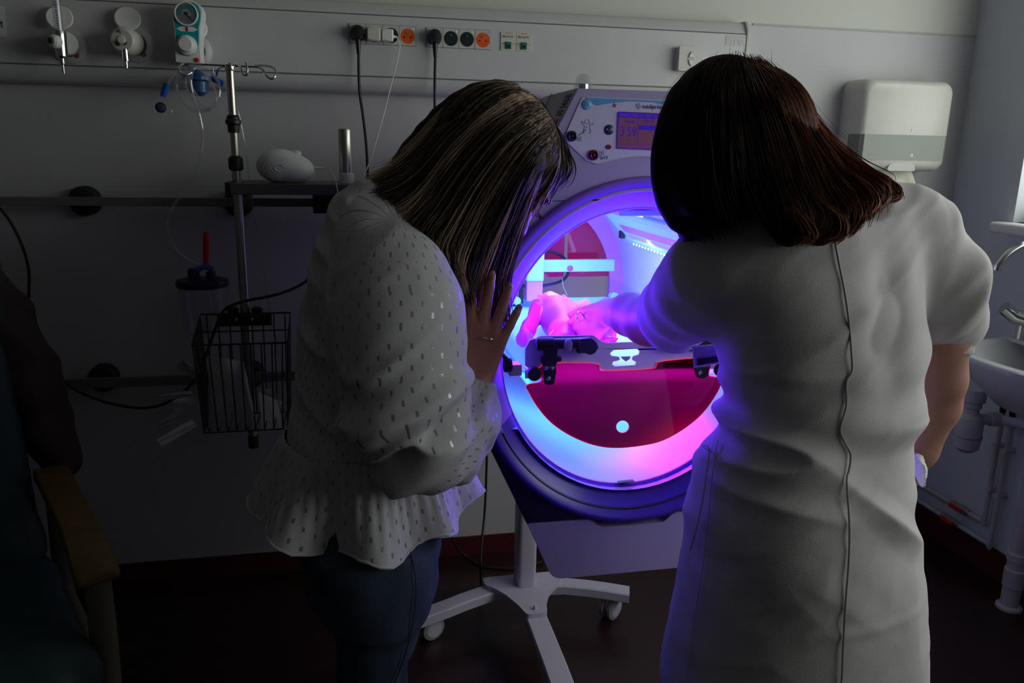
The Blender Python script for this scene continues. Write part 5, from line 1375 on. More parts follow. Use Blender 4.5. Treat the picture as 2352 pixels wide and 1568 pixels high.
strands('hair_strands', gl, 4200, m_hair_l, pl_, r=0.0008, jitter=0.0042, seed=6, light=ll, lenvar=0.10, wander=0.001, shell=(cap_c, np.array([0.088, 0.100, 0.092]), Rh))
fr_ = [gp([(1225, 238, 1.23), (1262, 300, 1.215), (1262, 380, 1.20), (1238, 450, 1.19), (1200, 512, 1.185)]),
       gp([(1230, 240, 1.25), (1275, 310, 1.25), (1280, 375, 1.25), (1262, 420, 1.25), (1235, 470, 1.25)]),
       gp([(1225, 240, 1.28), (1285, 320, 1.30), (1312, 372, 1.31), (1300, 408, 1.31), (1268, 425, 1.31)])]
strands('fringe', fr_, 420, m_hair_l, pl_, r=0.0010, jitter=0.004, seed=8, light=ll, lenvar=0.15, shell=(cap_c, np.array([0.088, 0.100, 0.092]), Rh))
far_ = [gp([(1215, 225, 1.26), (1275, 310, 1.32), (1300, 400, 1.34), (1270, 500, 1.34), (1225, 580, 1.33)]),
        gp([(1190, 215, 1.28), (1250, 310, 1.35), (1255, 430, 1.36), (1220, 540, 1.35), (1190, 640, 1.34)])]
strands('stray_hair', [[p + Vector((0, -0.004, 0.007)) for p in g] for g in gl], 70, m_hair_l, pl_, r=0.00028, jitter=0.010, seed=12, light=lambda a, rg: 0.3, lenvar=0.5, wander=0.004)
# small tattoo strokes on the nape are hair-thin lines of ink
for a, b in (((842, 440), (852, 468)), ((846, 462), (866, 455)), ((850, 470), (858, 462))):
    p, q = A(*a, Y=1.118), A(*b, Y=1.118)
    MB().tube([on_mesh(P * 0 + 9, P, 0, 0, 0) if False else p, q], 0.0008, 5).build('tattoo', m_print, body_l, smooth=0) if False else None
# ------------------------------------------------------------------ newborn on the mattress
bb = thing('person', 'naked newborn baby lying on its back on the incubator mattress', 'person', (0.45, 1.66, BEDZ))
f = Field((0.30, 1.40, 0.945), (0.60, 1.96, 1.14), 0.0022)
ch, be, pe = A(1276, 712, Y=1.73), A(1284, 738, Y=1.67), A(1296, 762, Y=1.61)
f.cone(ch, be, 0.033, 0.036, 0.02); f.cone(be, pe, 0.036, 0.031, 0.02)
f.cone(A(1258, 706, Y=1.745), A(1296, 704, Y=1.745), 0.022, 0.022, 0.02)
hd_ = N(A(1276, 710, Y=1.85))
add_head(f, hd_, (-0.75, 0.35, 0.5), (0.0, 0.95, -0.3), 0.108, 0.006)
f.cone(hd_ + [0, -0.03, 0], ch, 0.024, 0.026, 0.012)
# arm bent up along the side, small fist
f.chain([A(1240, 716, Y=1.73), A(1216, 748, Y=1.66), A(1203, 778, Y=1.60)], [0.017, 0.0165, 0.016], 0.006)
f.chain([A(1203, 780, Y=1.60), A(1214, 755, Y=1.595), A(1226, 730, Y=1.60)], [0.0165, 0.0165, 0.012], 0.005)
add_hand(f, A(1226, 730, Y=1.60), (0.22, 0.15, 0.95), (-0.55, -0.80, 0.2), (-0.5, 0.5, 0.2), 0.056, curl=(0.75, 0.8, 0.8, 0.8), spread=0.1, thumb=(0.5, 0.4, 0.0), k=0.002)
f.chain([A(1306, 708, Y=1.745), A(1335, 706, Y=1.77), A(1345, 698, Y=1.83)], [0.017, 0.015, 0.012], 0.006)
# legs drawn up: one thigh towards the flap, the other knee out to the side with its foot
f.chain([A(1288, 764, Y=1.60), A(1302, 766, Y=1.55), A(1296, 784, Y=1.51)], [0.028, 0.025, 0.021], 0.008)
f.chain([A(1296, 784, Y=1.51), A(1290, 800, Y=1.50)], [0.021, 0.015], 0.008)
f.chain([A(1316, 764, Y=1.60), A(1352, 768, Y=1.58), A(1390, 758, Y=1.54)], [0.025, 0.022, 0.021], 0.008)
f.chain([A(1390, 758, Y=1.54), A(1392, 768, Y=1.515), A(1395, 780, Y=1.495)], [0.022, 0.021, 0.015], 0.006)
ft = N(A(1395, 785, Y=1.49))
f.cone(ft + [0, 0.008, -0.006], ft + [0.002, -0.018, 0.004], 0.012, 0.011, 0.005)
for k in range(5): f.cone(ft + [-0.010 + 0.0052 * k, -0.024, 0.010], ft + [-0.011 + 0.0056 * k, -0.029, 0.015], 0.0038 - 0.0003 * k, 0.0033 - 0.0003 * k, 0.0015)
P, F = f.mesh(); P = relax(P, F, 2)
Nn = vnormals(P, F)
P[:, 2] = np.maximum(P[:, 2], BEDZ + 0.0005)
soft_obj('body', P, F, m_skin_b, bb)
# small tag strip on the belly
MB().tube([A(1262, 768, Y=1.53), A(1268, 762, Y=1.55), A(1271, 757, Y=1.57)], 0.0012, 6, sub=3).build('wrist_strip', m_paper, bb)
# ------------------------------------------------------------------ headwall trunking and what is plugged in
TY = 2.435
m_trunk = M('trunking_white', (0.59, 0.58, 0.59), 0.4, var=0.02)
m_groove = M('trunking_joint', (0.14, 0.14, 0.14), 0.6)
tx1 = A(1714, 80, Y=TY).x; tx0 = -2.88
zt_, zg1, zg2, zb_ = A(1500, 43, Y=2.48).z, A(1300, 57, Y=TY).z, A(1300, 192, Y=TY).z, A(700, 210, Y=2.47).z
trk = thing('headwall_trunking', 'long white medical supply trunking on the wall behind the incubator', 'wall trunking', ((tx0 + tx1) / 2, WALL_Y, zb_))
prof = [(WALL_Y, zb_), (2.475, zb_), (2.455, zb_ + 0.006), (TY + 0.006, zb_ + 0.022), (TY + 0.001, zg2 - 0.006), (TY + 0.001, zg1 + 0.004), (TY + 0.006, zg1 + 0.014), (2.455, zt_ - 0.004), (2.475, zt_), (WALL_Y, zt_)]
ps = prof[:1] + [(q.x, q.y) for q in spline([Vector((*p, 0)) for p in prof[1:5]], 5)] + [(q.x, q.y) for q in spline([Vector((*p, 0)) for p in prof[5:9]], 5)] + prof[9:]
MB().loft([[(x, y, z) for y, z in ps] for x in (tx0, tx1)]).build('trunk_body', m_trunk, trk)
MB().box(((tx0 + tx1) / 2, TY, (zg1 + zg2) / 2), (tx1 - tx0, 0.004, zg1 - zg2 - 0.0045)).build('cover_panel', m_trunk, trk, bevel=0.0008)
for z in (zg1, zg2): MB().box(((tx0 + tx1) / 2, TY + 0.0006, z), (tx1 - tx0, 0.003, 0.0028)).build('panel_joint', m_groove, trk, smooth=0)
cap = [(y - 0.006 if y < WALL_Y else y, z + (0.004 if z > 1.65 else -0.004)) for y, z in ps]
MB().loft([[(x, y, z) for y, z in cap] for x in (tx1, tx1 + 0.012)]).build('end_cap', m_plastic_warm, trk, bevel=0.002)
def Wp(px, py, off=0.003): return A(px, py, Y=TY - off)
pl0, pl1 = Wp(1668, 80), Wp(1712, 106)
MB().box(((pl0.x + pl1.x) / 2, TY - 0.0024, (pl0.z + pl1.z) / 2), (pl1.x - pl0.x, 0.001, pl0.z - pl1.z)).build('maker_plate', M('plate_grey', (0.50, 0.50, 0.49), 0.4), trk, smooth=0)
text_obj('maker_lettering', 'TLV', Wp(1674, 103, 0.0032), U, V3, 0.026, M('plate_letter', (0.58, 0.58, 0.57), 0.4), trk)

m_sock_frame = M('socket_frame', (0.58, 0.57, 0.53), 0.4, var=0.03)
def socket_strip(xs, ymid, cols, lamps, label):
    """row of round French sockets with earth pin, each on its own square"""
    zc = sum(Wp(x, y).z for x, y in ymid) / len(ymid)
    t = thing('socket_strip', label, 'power sockets', ((Wp(xs[0], ymid[0][1]).x + Wp(xs[-1], ymid[0][1]).x) / 2, TY - 0.003, zc))
    hh = 0.0262
    xa, xb = Wp(xs[0], ymid[0][1]).x, Wp(xs[4], ymid[3][1]).x
    MB().box(((xa + xb) / 2, TY - 0.0021, zc), (xb - xa + 0.0016, 0.0012, 2 * hh + 0.0022)).build('strip_gasket', m_groove, t, smooth=0)
    for k in range(4):
        x0, x1 = Wp(xs[k], ymid[k][1]).x, Wp(xs[k + 1], ymid[k][1]).x; cx = (x0 + x1) / 2
        sq = MB().prism((0, TY - 0.002, 0), U, V3, [(x0 + 0.0006, zc - hh), (x1 - 0.0006, zc - hh), (x1 - 0.0006, zc + hh), (x0 + 0.0006, zc + hh)], [circle2(cx, zc - 0.001, 0.0205, 32)], 0.003).build('socket', m_sock_frame, t, bevel=0.0005)
        mt = cols[k]
        MB().lathe((cx, TY - 0.0048, zc - 0.001), (0, 1, 0), [(0.0205, 0), (0.0195, 0.0006), (0.0185, 0.0022), (0.0001, 0.0026)], 32).build('socket_face', mt, sq)
        for sx in (-1, 1): MB().lathe((cx + sx * 0.0095, TY - 0.0052, zc - 0.0035), (0, 1, 0), [(0.0026, 0), (0.0026, 0.003)], 14).build('pin_hole', m_dark, sq)
        MB().lathe((cx, TY - 0.003, zc + 0.008), (0, -1, 0), [(0.0026, 0), (0.0026, 0.004), (0.001, 0.006)], 12).build('earth_pin', m_chrome, sq)
        MB().box((x1 - 0.006, TY - 0.0055, zc + hh - 0.007), (0.0022, 0.001, 0.0024)).build('pilot_lamp', M('pilot', (0.8, 0.85, 0.85), 0.3, emit=(0.8, 0.9, 0.9), estr=0.35) if lamps[k] else m_grey_plastic, sq, smooth=0)
    return t
b_, g_, o_ = m_dark, m_green_sock, m_orange
socket_strip([801.5, 840.6, 879, 917, 955], [(821, 77), (860, 79), (898, 81), (936, 83)], [b_, b_, b_, o_], [0, 0, 0, 1], 'four-socket strip holding a black plug and a white charger')
socket_strip([978.8, 1016.8, 1053.6, 1090.6, 1126.5], [(998, 85), (1035, 88), (1072, 90), (1108, 92)], [b_, g_, g_, o_], [0, 1, 1, 0], 'four-socket strip with two free green-black sockets and one plug')
m_dlabel = M('data_cream', (0.62, 0.60, 0.50), 0.5)
for k, (x0, x1, y, tx) in enumerate(((1149.7, 1185.5, 95, 'SRA1-R-173'), (1185.5, 1220.9, 96.5, 'SRA1-R-174'))):
    a, b = Wp(x0, y), Wp(x1, y); zc = (a.z + b.z) / 2; cx = (a.x + b.x) / 2; w = b.x - a.x - 0.001
    t = thing('data_outlet', 'cream data outlet with a green port marked ' + tx, 'data outlet', (cx, TY - 0.003, zc), 'data outlets on the trunking')
    MB().box((cx, TY - 0.0035, zc + 0.0095), (w, 0.003, 0.0305)).build('label_plate', m_dlabel, t, bevel=0.0005)
    MB().box((cx, TY - 0.0035, zc - 0.0165), (w, 0.003, 0.0185)).build('port_plate', m_dlabel, t, bevel=0.0005)
    pt = MB().box((cx, TY - 0.0065, zc - 0.0115), (0.0165, 0.006, 0.020)).build('port', M('port_green', (0.0, 0.20, 0.16), 0.35), t, bevel=0.001)
    MB().box((cx, TY - 0.0097, zc - 0.014), (0.011, 0.001, 0.009)).build('port_mouth', m_dark, pt, smooth=0)
    text_obj('lettering', tx, (cx - w / 2 + 0.004, TY - 0.0053, zc + 0.010), U, V3, 0.0092, m_print, t, 0.0001, font_scale=0.72)
    MB().box((cx, TY - 0.0053, zc + 0.0225), (0.018, 0.0006, 0.0012)).build('label_mark', m_red, t, smooth=0)

def plug(px, py, label, path):
    c = Wp(px, py, 0.006); t = thing('power_plug', label, 'plug', (c.x, TY - 0.006, c.z))
    MB().lathe((c.x, TY - 0.0058, c.z), (0, -1, 0), [(0.0195, 0), (0.0205, 0.004), (0.0200, 0.022), (0.0170, 0.032), (0.0001, 0.034)], 32).build('plug_body', m_dark, t)
    MB().tube([(c.x + 0.0005, TY - 0.022, c.z - 0.012), (c.x + 0.001, TY - 0.024, c.z - 0.03), (c.x + 0.0015, TY - 0.024, c.z - 0.058)], [0.0085, 0.0075, 0.0052], 12).build('strain_relief', m_dark, t)
    MB().tube([Vector((c.x + 0.0015, TY - 0.024, c.z - 0.055))] + path, 0.0040, 8, sub=6).build('cable', m_black, t)
ya = 2.405
plug(821, 76, 'black plug with a long cable in the strip beside the white charger',
     [A(824, 160, Y=ya), A(826, 210, Y=ya), A(833, 260, Y=ya), A(841, 330, Y=ya), A(845, 410, Y=ya), A(850, 560, Y=ya), A(880, 800, Y=ya), A(985, 1020, Y=2.38), A(1026, 1180, Y=2.36), A(1040, 1240, Z=0.10), A(1068, 1275, Z=0.012), A(1110, 1300, Z=0.006), A(1180, 1304, Z=0.006), A(1245, 1290, Z=0.006)])
plug(997, 85, 'black plug with a straight hanging cable in the strip beside the data outlets',
     [A(999, 170, Y=ya), A(999, 260, Y=ya), A(1005, 420, Y=ya), A(1040, 650, Y=ya), A(1095, 880, Y=ya), A(1116, 1020, Y=2.39), A(1117, 1090, Y=2.37), A(1113, 1180, Y=2.34), A(1107, 1240, Y=2.28), A(1104, 1300, Y=2.20), A(1105, 1340, Z=0.025), A(1115, 1352, Z=0.006)])
# white charger and its lead
c0, c1 = Wp(842, 79, 0.02), Wp(903, 82, 0.02)
t = thing('usb_charger', 'white phone charger plugged in between two sockets', 'charger', (c0 + c1) / 2)
cm = (c0 + c1) / 2; wd = c1.x - c0.x; rt_ = Matrix.Rotation(math.radians(2), 3, 'Y')
MB().box((c0.x + wd * 0.26, TY - 0.022, cm.z + 0.0008), (wd * 0.52, 0.034, 0.036), rt_).build('charger_body', m_plastic_warm, t, bevel=0.004)
MB().box((c0.x + wd * 0.77, TY - 0.024, cm.z - 0.0006), (wd * 0.46, 0.030, 0.033), rt_).build('charger_end', m_plastic, t, bevel=0.004)
MB().tube([(c1.x, TY - 0.024, c1.z - 0.003), (c1.x + 0.012, TY - 0.024, c1.z - 0.004)], [0.0045, 0.0025], 10).build('strain_relief', m_plastic, t)
MB().tube([(c1.x + 0.010, TY - 0.024, c1.z - 0.004), A(915, 92, Y=2.405), A(918, 108, Y=2.405), A(911, 145, Y=2.40), A(897, 200, Y=2.40), A(882, 260, Y=2.38), A(865, 320, Y=2.35), A(848, 375, Y=2.33), A(832, 408, Y=2.31), A(826, 425, Y=2.31)], 0.0016, 8, sub=5).build('cable', m_plastic, t)

# wall control with two arrow keys
a, b = Wp(1559, 106, 0.02), Wp(1610, 165, 0.02)
t = thing('wall_control', 'ivory wall control with up and down arrow keys on the trunking', 'wall switch', ((a.x + b.x) / 2, TY - 0.003, b.z))
cx, cz = (a.x + b.x) / 2, (a.z + b.z) / 2
bx_ = MB().prism((0, TY - 0.002, 0), U, V3, rrect(cx, cz, b.x - a.x, a.z - b.z, 0.006), (), 0.026).build('switch_box', m_plastic_warm, t, bevel=0.003)
MB().lathe((cx + 0.000, TY - 0.0283, cz), (0, -1, 0), [(0.0105, 0), (0.0100, 0.0008), (0.0001, 0.001)], 28, sy=2.1).build('key_recess', m_sock_frame, t)
for s in (1, -1):
    tri = [(cx - 0.0085, cz + s * 0.004), (cx + 0.0085, cz + s * 0.004), (cx + 0.005, cz + s * 0.014), (cx, cz + s * 0.0205), (cx - 0.005, cz + s * 0.014)]
    MB().prism((0, TY - 0.0292, 0), U, V3, round_poly(tri if s > 0 else tri[::-1], 0.003), (), 0.003).build('arrow_key', m_plastic, t, bevel=0.0008)
    MB().tube([(x, TY - 0.0295, z) for x, z in round_poly(tri, 0.003)], 0.0011, 5, closed=True).build('key_outline', m_groove, t, smooth=0)

# paper notice at the far end of the trunking
q = [Wp(-60, 12, 0.004), Wp(9, 15, 0.004), Wp(16, 86, 0.004), Wp(-60, 82, 0.004)]
t = thing('paper_notice', 'white paper notice with blue handwriting taped to the trunking', 'notice', q[2])
quad_plate(q, -0.0006, m_paper, 'sheet', t)
m_ink = M('blue_ink', (0.01, 0.02, 0.35), 0.6)
MB().tube([Wp(0, 48, 0.0055), Wp(3, 54, 0.0055), Wp(5, 49, 0.0055), Wp(4, 58, 0.0055), Wp(7, 64, 0.0055)], 0.0009, 5, sub=3).build('handwriting', m_ink, t, smooth=0)

# gas outlets with their open lids
def gas_outlet(px, py, lx, ly, label):
    c = Wp(px, py, 0.004); t = thing('gas_outlet', label, 'gas outlet', (c.x, TY - 0.003, c.z))
    MB().lathe((c.x, TY - 0.002, c.z), (0, -1, 0), [(0.046, 0), (0.045, 0.006), (0.036, 0.012), (0.030, 0.013), (0.030, 0.008), (0.0001, 0.008)], 40).build('outlet_ring', m_trunk, t)
    l = Wp(lx, ly, 0.03)
    MB().lathe(l, Vector((0.15, -1, 0.35)), [(0.031, 0), (0.033, 0.003), (0.030, 0.006), (0.020, 0.0045), (0.0001, 0.004)], 36).build('outlet_lid', m_plastic, t)
    MB().tube([(l.x, l.y + 0.004, l.z - 0.028), (c.x, TY - 0.012, c.z + 0.030)], 0.005, 8).build('lid_hinge', m_trunk, t)
    MB().lathe(Wp(px + 18, py + 22, 0.0155), (0, -1, 0), [(0.007, 0), (0.006, 0.001), (0.0001, 0.0012)], 16).build('red_badge', M('badge_dull_red', (0.30, 0.10, 0.08), 0.5), t)
    return c
oc = gas_outlet(158, 105, 137, 42, 'oxygen outlet with a white lid behind the clear flow tube')
ac = gas_outlet(312, 103, 293, 44, 'air outlet with a round white lid behind the grey regulator')
vc = gas_outlet(447, 118, 447, 66, 'vacuum outlet behind the teal suction regulator')
# oxygen flow meter
c = A(150, 98, Y=2.36)
t = thing('flow_meter', 'chrome oxygen flow meter with a tall clear graduated tube', 'flow meter', c)
fb = MB().lathe((oc.x, TY - 0.0125, oc.z), (c.x - oc.x, 2.36 - (TY - 0.0125), c.z - oc.z), [(0.026, 0), (0.029, 0.02), (0.029, 0.055), (0.024, 0.060), (0.0001, 0.061)], 28).build('adapter', m_plastic, t)
MB().lathe((oc.x, TY - 0.026, oc.z), (c.x - oc.x, 2.36 - TY, c.z - oc.z), [(0.0305, 0), (0.0305, 0.012)], 28).build('adapter_ring', m_dark, t)
p0, p1 = A(137, 82, Y=2.34), A(137, -75, Y=2.34)
MB().tube([(p0.x, 2.34, p0.z), (p0.x, 2.34, p1.z)], 0.0105, 20).build('flow_tube', m_clear, t)
MB().tube([(p0.x, 2.34, p0.z), (p0.x, 2.34, p1.z)], 0.0035, 10).build('inner_tube', m_bag, t)
for k in range(22):
    MB().box((p0.x + 0.001, 2.3293, p0.z + 0.010 + k * 0.0062), (0.006 if k % 5 else 0.009, 0.0006, 0.0012)).build('scale_mark', m_print, t, smooth=0)
MB().tube([(p0.x, 2.34, p0.z + 0.012), (p0.x, 2.34, p0.z), (p0.x, 2.34, p0.z - 0.050), (p0.x, 2.34, p0.z - 0.055)], [0.015, 0.016, 0.014, 0.008], 20).build('meter_head', m_chrome, t)
MB().tube([(p0.x, 2.34, p0.z - 0.05), (p0.x, 2.34, p0.z - 0.068), (p0.x, 2.34, p0.z - 0.070), (p0.x, 2.34, p0.z - 0.092)], [0.0065, 0.0065, 0.004, 0.0032], 14).build('hose_tail', m_steel, t)
k_ = A(123, 96, Y=2.32)
MB().lathe(k_ + Vector((0.012, 0.012, 0)), (-0.55, -0.8, 0.05), [(0.009, 0), (0.016, 0.006), (0.017, 0.022), (0.013, 0.027), (0.0001, 0.028)], 24).build('meter_knob', m_plastic, t)
MB().lathe(k_ + Vector((-0.0042, -0.0118, 0.0014)), (-0.55, -0.8, 0.05), [(0.0075, 0), (0.0075, 0.0012)], 18).build('oxygen_mark', m_print, t)
# air regulator
c = A(285, 97, Y=2.34)
t = thing('air_regulator', 'grey air pressure regulator with a chrome nozzle pointing down', 'regulator', c)
ax = Vector((c.x - ac.x, 2.34 - (TY - 0.013), c.z - ac.z + 0.004))
MB().lathe((ac.x, TY - 0.0125, ac.z), ax, [(0.026, 0), (0.030, 0.010), (0.030, 0.03)], 30).build('regulator_neck', m_dark, t)
MB().lathe((ac.x, TY - 0.013, ac.z) if False else Vector((ac.x, TY - 0.013, ac.z)) + ax.normalized() * 0.028, ax, [(0.030, 0), (0.034, 0.006), (0.035, 0.05), (0.031, 0.066), (0.026, 0.070), (0.0001, 0.071)], 34).build('regulator_body', m_plastic_warm, t)
fc = Vector((ac.x, TY - 0.013, ac.z)) + ax.normalized() * 0.0995
MB().lathe(fc, ax, [(0.010, 0), (0.009, 0.003), (0.0001, 0.0035)], 20).build('regulator_button', m_plastic, t)
MB().tube([fc + Vector((-0.013, -0.002, -0.004)), fc + Vector((-0.006, -0.002, -0.014))], 0.003, 8).build('regulator_mark', m_dark, t)
MB().tube([fc + Vector((0.006, -0.002, -0.013)), fc + Vector((0.013, -0.002, -0.006))], 0.0012, 8).build('regulator_mark', m_dark, t)
tri = [fc + Vector((-0.008, -0.0005, 0.017)), fc + Vector((-0.004, -0.0005, 0.026)), fc + Vector((0.0, -0.0005, 0.017))]
MB().tube(tri, 0.0012, 6).build('regulator_mark', m_print, t)
n0 = A(288, 124, Y=2.33)
MB().tube([n0 + Vector((0, 0, 0.012)), n0, n0 + Vector((0, 0, -0.017)), n0 + Vector((0, 0, -0.018)), n0 + Vector((0, 0, -0.035))], [0.0085, 0.0085, 0.0085, 0.0045, 0.004], 16).build('nozzle', m_chrome, t)

# suction regulator, teal front
RY = 2.345
t = thing('suction_regulator', 'white and teal suction regulator with a round pressure gauge', 'regulator', A(432, 145, Y=RY))
def Rp(px, py, y=RY): p = A(px, py, Y=y); return (p.x, p.z)
shp = [Rp(*p) for p in ((398, 20), (404, 8), (418, 1), (432, -1), (447, 2), (458, 10), (464, 24), (463, 45), (459, 62), (459, 110), (461, 146), (404, 143), (402, 110), (401, 62), (396, 45))]
bod = MB().prism((0, 2.41, 0), U, V3, round_poly(shp, 0.004, 2), (), 2.41 - RY).build('regulator_case', m_plastic, t, bevel=0.004)
face_ = [(x * 0.90 + 0.10 * A(431, 70, Y=RY).x, z * 0.93 + 0.07 * A(431, 66, Y=RY).z) for x, z in [Rp(*p) for p in ((398, 20), (404, 8), (418, 1), (432, -1), (447, 2), (458, 10), (464, 24), (463, 45), (459, 62), (459, 100), (456, 118), (446, 130), (431, 134), (416, 130), (406, 118), (402, 100), (401, 62), (396, 45))]]
MB().prism((0, RY + 0.0004, 0), U, V3, face_, (), 0.0016).build('teal_front', m_teal, t, smooth=0)
gc = A(428, 32, Y=RY)
g = MB().lathe((gc.x, RY - 0.001, gc.z), (0, -1, 0), [(0.030, 0), (0.030, 0.005), (0.027, 0.006), (0.026, 0.003), (0.0001, 0.003)], 40).build('gauge', m_plastic, t)
MB().lathe((gc.x, RY - 0.0042, gc.z), (0, -1, 0), [(0.0255, 0), (0.0001, 0.0003)], 40).build('gauge_dial', M('dial_grey', (0.16, 0.18, 0.19), 0.4), g)
def sector(a0, a1, r0, r1): return [(gc.x + r1 * math.sin(a), gc.z + r1 * math.cos(a)) for a in np.linspace(a0, a1, 12)] + [(gc.x + r0 * math.sin(a), gc.z + r0 * math.cos(a)) for a in np.linspace(a1, a0, 12)]
MB().prism((0, RY - 0.0046, 0), U, V3, sector(-1.9, 1.4, 0.015, 0.021), (), 0.0003).build('dial_scale', M('dial_teal', (0.02, 0.22, 0.26), 0.4), g, smooth=0)
MB().prism((0, RY - 0.0046, 0), U, V3, sector(-1.9, 2.1, 0.008, 0.011), (), 0.0003).build('dial_scale', m_grey_plastic, g, smooth=0)
MB().tube([(gc.x - 0.003, RY - 0.006, gc.z + 0.003), (gc.x + 0.017, RY - 0.006, gc.z - 0.018)], [0.0012, 0.0005], 6).build('needle', m_dark, g)
MB().lathe((gc.x, RY - 0.005, gc.z), (0, -1, 0), [(0.003, 0), (0.002, 0.002)], 12).build('needle_hub', m_dark, g)
wc = A(430, 67, Y=RY)
MB().prism((0, RY - 0.001, 0), U, V3, [(wc.x + x, wc.z + z) for x, z in ((-0.027, 0), (-0.018, 0.0045), (-0.017, 0.006), (0.017, 0.006), (0.018, 0.0045), (0.027, 0), (0.018, -0.0045), (0.017, -0.006), (-0.017, -0.006), (-0.018, -0.0045))], (), 0.0012).build('window_strip', m_plastic, t, smooth=0)
MB().box((wc.x, RY - 0.003, wc.z), (0.005, 0.0015, 0.011)).build('red_slider', m_red, t, smooth=0)
kc = A(430, 104, Y=RY)
kn = MB().lathe((kc.x, RY - 0.001, kc.z), (0, -1, 0), [(0.0255, 0), (0.0245, 0.010), (0.019, 0.0125), (0.0185, 0.024), (0.016, 0.027), (0.0001, 0.0275)], 36).build('regulator_knob', m_plastic, t)
rc = A(452, 138, Y=RY)
MB().lathe((rc.x, RY - 0.001, rc.z), (0, -1, 0), [(0.006, 0), (0.005, 0.003), (0.0001, 0.004)], 18).build('red_button', m_red, t)
# safety filter under it and the coil of suction tubing
fcx = A(455, 188, Y=2.37)
t = thing('suction_filter', 'blue round suction filter under the teal regulator', 'filter', fcx)
MB().lathe(fcx + Vector((0, 0, 0.018)), (0, 0, -1), [(0.010, -0.015), (0.020, 0), (0.040, 0.006), (0.040, 0.014), (0.026, 0.018), (0.024, 0.045), (0.010, 0.055)], 30).build('filter_body', M('blue_clear', (0.03, 0.13, 0.32), 0.25), t)
MB().tube([fcx + Vector((0.02, 0, 0.01)), A(492, 182, Y=2.36), A(513, 193, Y=2.36)], [0.006, 0.008, 0.008], 12).build('filter_spout', m_blue, t)
ct = thing('suction_tube', 'coil of clear suction tubing hanging from the drip stand hook', 'tubing', A(440, 155, Y=2.30))
YT = 2.29
coils = [[(418, 160), (405, 185), (408, 215), (425, 240), (450, 255), (480, 252), (500, 230), (504, 200), (490, 172), (465, 156), (440, 152), (425, 156)],
         [(440, 154), (425, 175), (430, 205), (448, 235), (470, 252), (492, 243), (496, 215), (480, 182), (460, 160)],
         [(418, 158), (410, 172), (418, 200), (438, 232), (460, 248)]]
pth = []
for k, cc in enumerate(coils[:2]): pth += [A(x, y, Y=YT - 0.008 * k + 0.004 * math.sin(i)) for i, (x, y) in enumerate(cc)]
pth += [A(x, y, Y=2.27) for x, y in ((445, 158), (438, 180), (440, 205), (448, 235), (458, 265), (465, 305), (462, 350), (450, 385), (425, 430), (400, 470), (387, 500), (385, 525), (393, 555), (410, 580), (435, 598), (462, 610))]
MB().tube(pth, 0.0046, 9, sub=5).build('tube', m_clear, ct)
MB().tube([A(x, y, Y=2.285) for x, y in ((425, 158), (440, 200), (465, 240), (482, 250))], 0.0046, 9, sub=5).build('tube_loop', m_clear, ct)
ct2 = [A(x, y, Y=2.27) for x, y in ((418, 160), (400, 170), (388, 190), (384, 198))]
MB().tube(ct2, 0.0046, 9, sub=4).build('tube_end', m_clear, ct)
MB().tube([A(384, 192, Y=2.268), A(374, 222, Y=2.268)], [0.0085, 0.0075], 14).build('blue_sleeve', m_blue, ct)
MB().tube([A(373, 224, Y=2.268), A(366, 250, Y=2.268), A(358, 290, Y=2.268)], [0.004, 0.0045, 0.0035], 10).build('suction_tip', m_clear, ct)
MB().lathe(A(369, 247, Y=2.258), (0.3, -1, 0.1), [(0.0125, -0.004), (0.0135, 0.002), (0.010, 0.006), (0.0001, 0.007)], 22).build('thumb_port', M('navy_plastic', (0.008, 0.012, 0.07), 0.35), ct)
MB().tube([A(378, 262, Y=2.262), A(388, 268, Y=2.262), A(395, 262, Y=2.262), A(394, 252, Y=2.262)], 0.0009, 6, sub=4).build('tip_loop', m_clear, ct)
MB().tube([A(x, y, Y=2.36) for x, y in ((513, 194), (528, 215), (545, 250), (560, 320), (572, 400), (585, 500), (603, 610), (622, 720), (640, 820))], 0.0034, 8, sub=5).build('side_tube', m_clear, ct)

# ------------------------------------------------------------------ equipment rails
def rail(zpx, x0, x1, label, mounts):
    zt0, zb0 = A(400, zpx[0], Y=2.44).z, A(400, zpx[1], Y=2.44).z
    t = thing('equipment_rail', label, 'wall rail', ((x0 + x1) / 2, 2.455, zb0), 'rails along the back wall')
    MB().box(((x0 + x1) / 2, 2.447, (zt0 + zb0) / 2), (x1 - x0, 0.012, zt0 - zb0)).build('rail_bar', m_rail, t, bevel=0.0015)
    for px, py in mounts:
        c = A(px, py, Y=2.48)
        MB().lathe((c.x, WALL_Y, c.z), (0, -1, 0), [(0.042, 0), (0.042, 0.030), (0.036, 0.040), (0.018, 0.044), (0.016, 0.058)], 30).build('rail_mount', m_black, t)
rail((454, 474), -2.4, 0.20, 'upper grey equipment rail on the wall, level with the dark shelf', ((192, 462), (547, 466)))
rail((863, 885), -2.4, 0.20, 'lower grey equipment rail on the wall behind the wire basket', ((236, 870), (575, 862)))

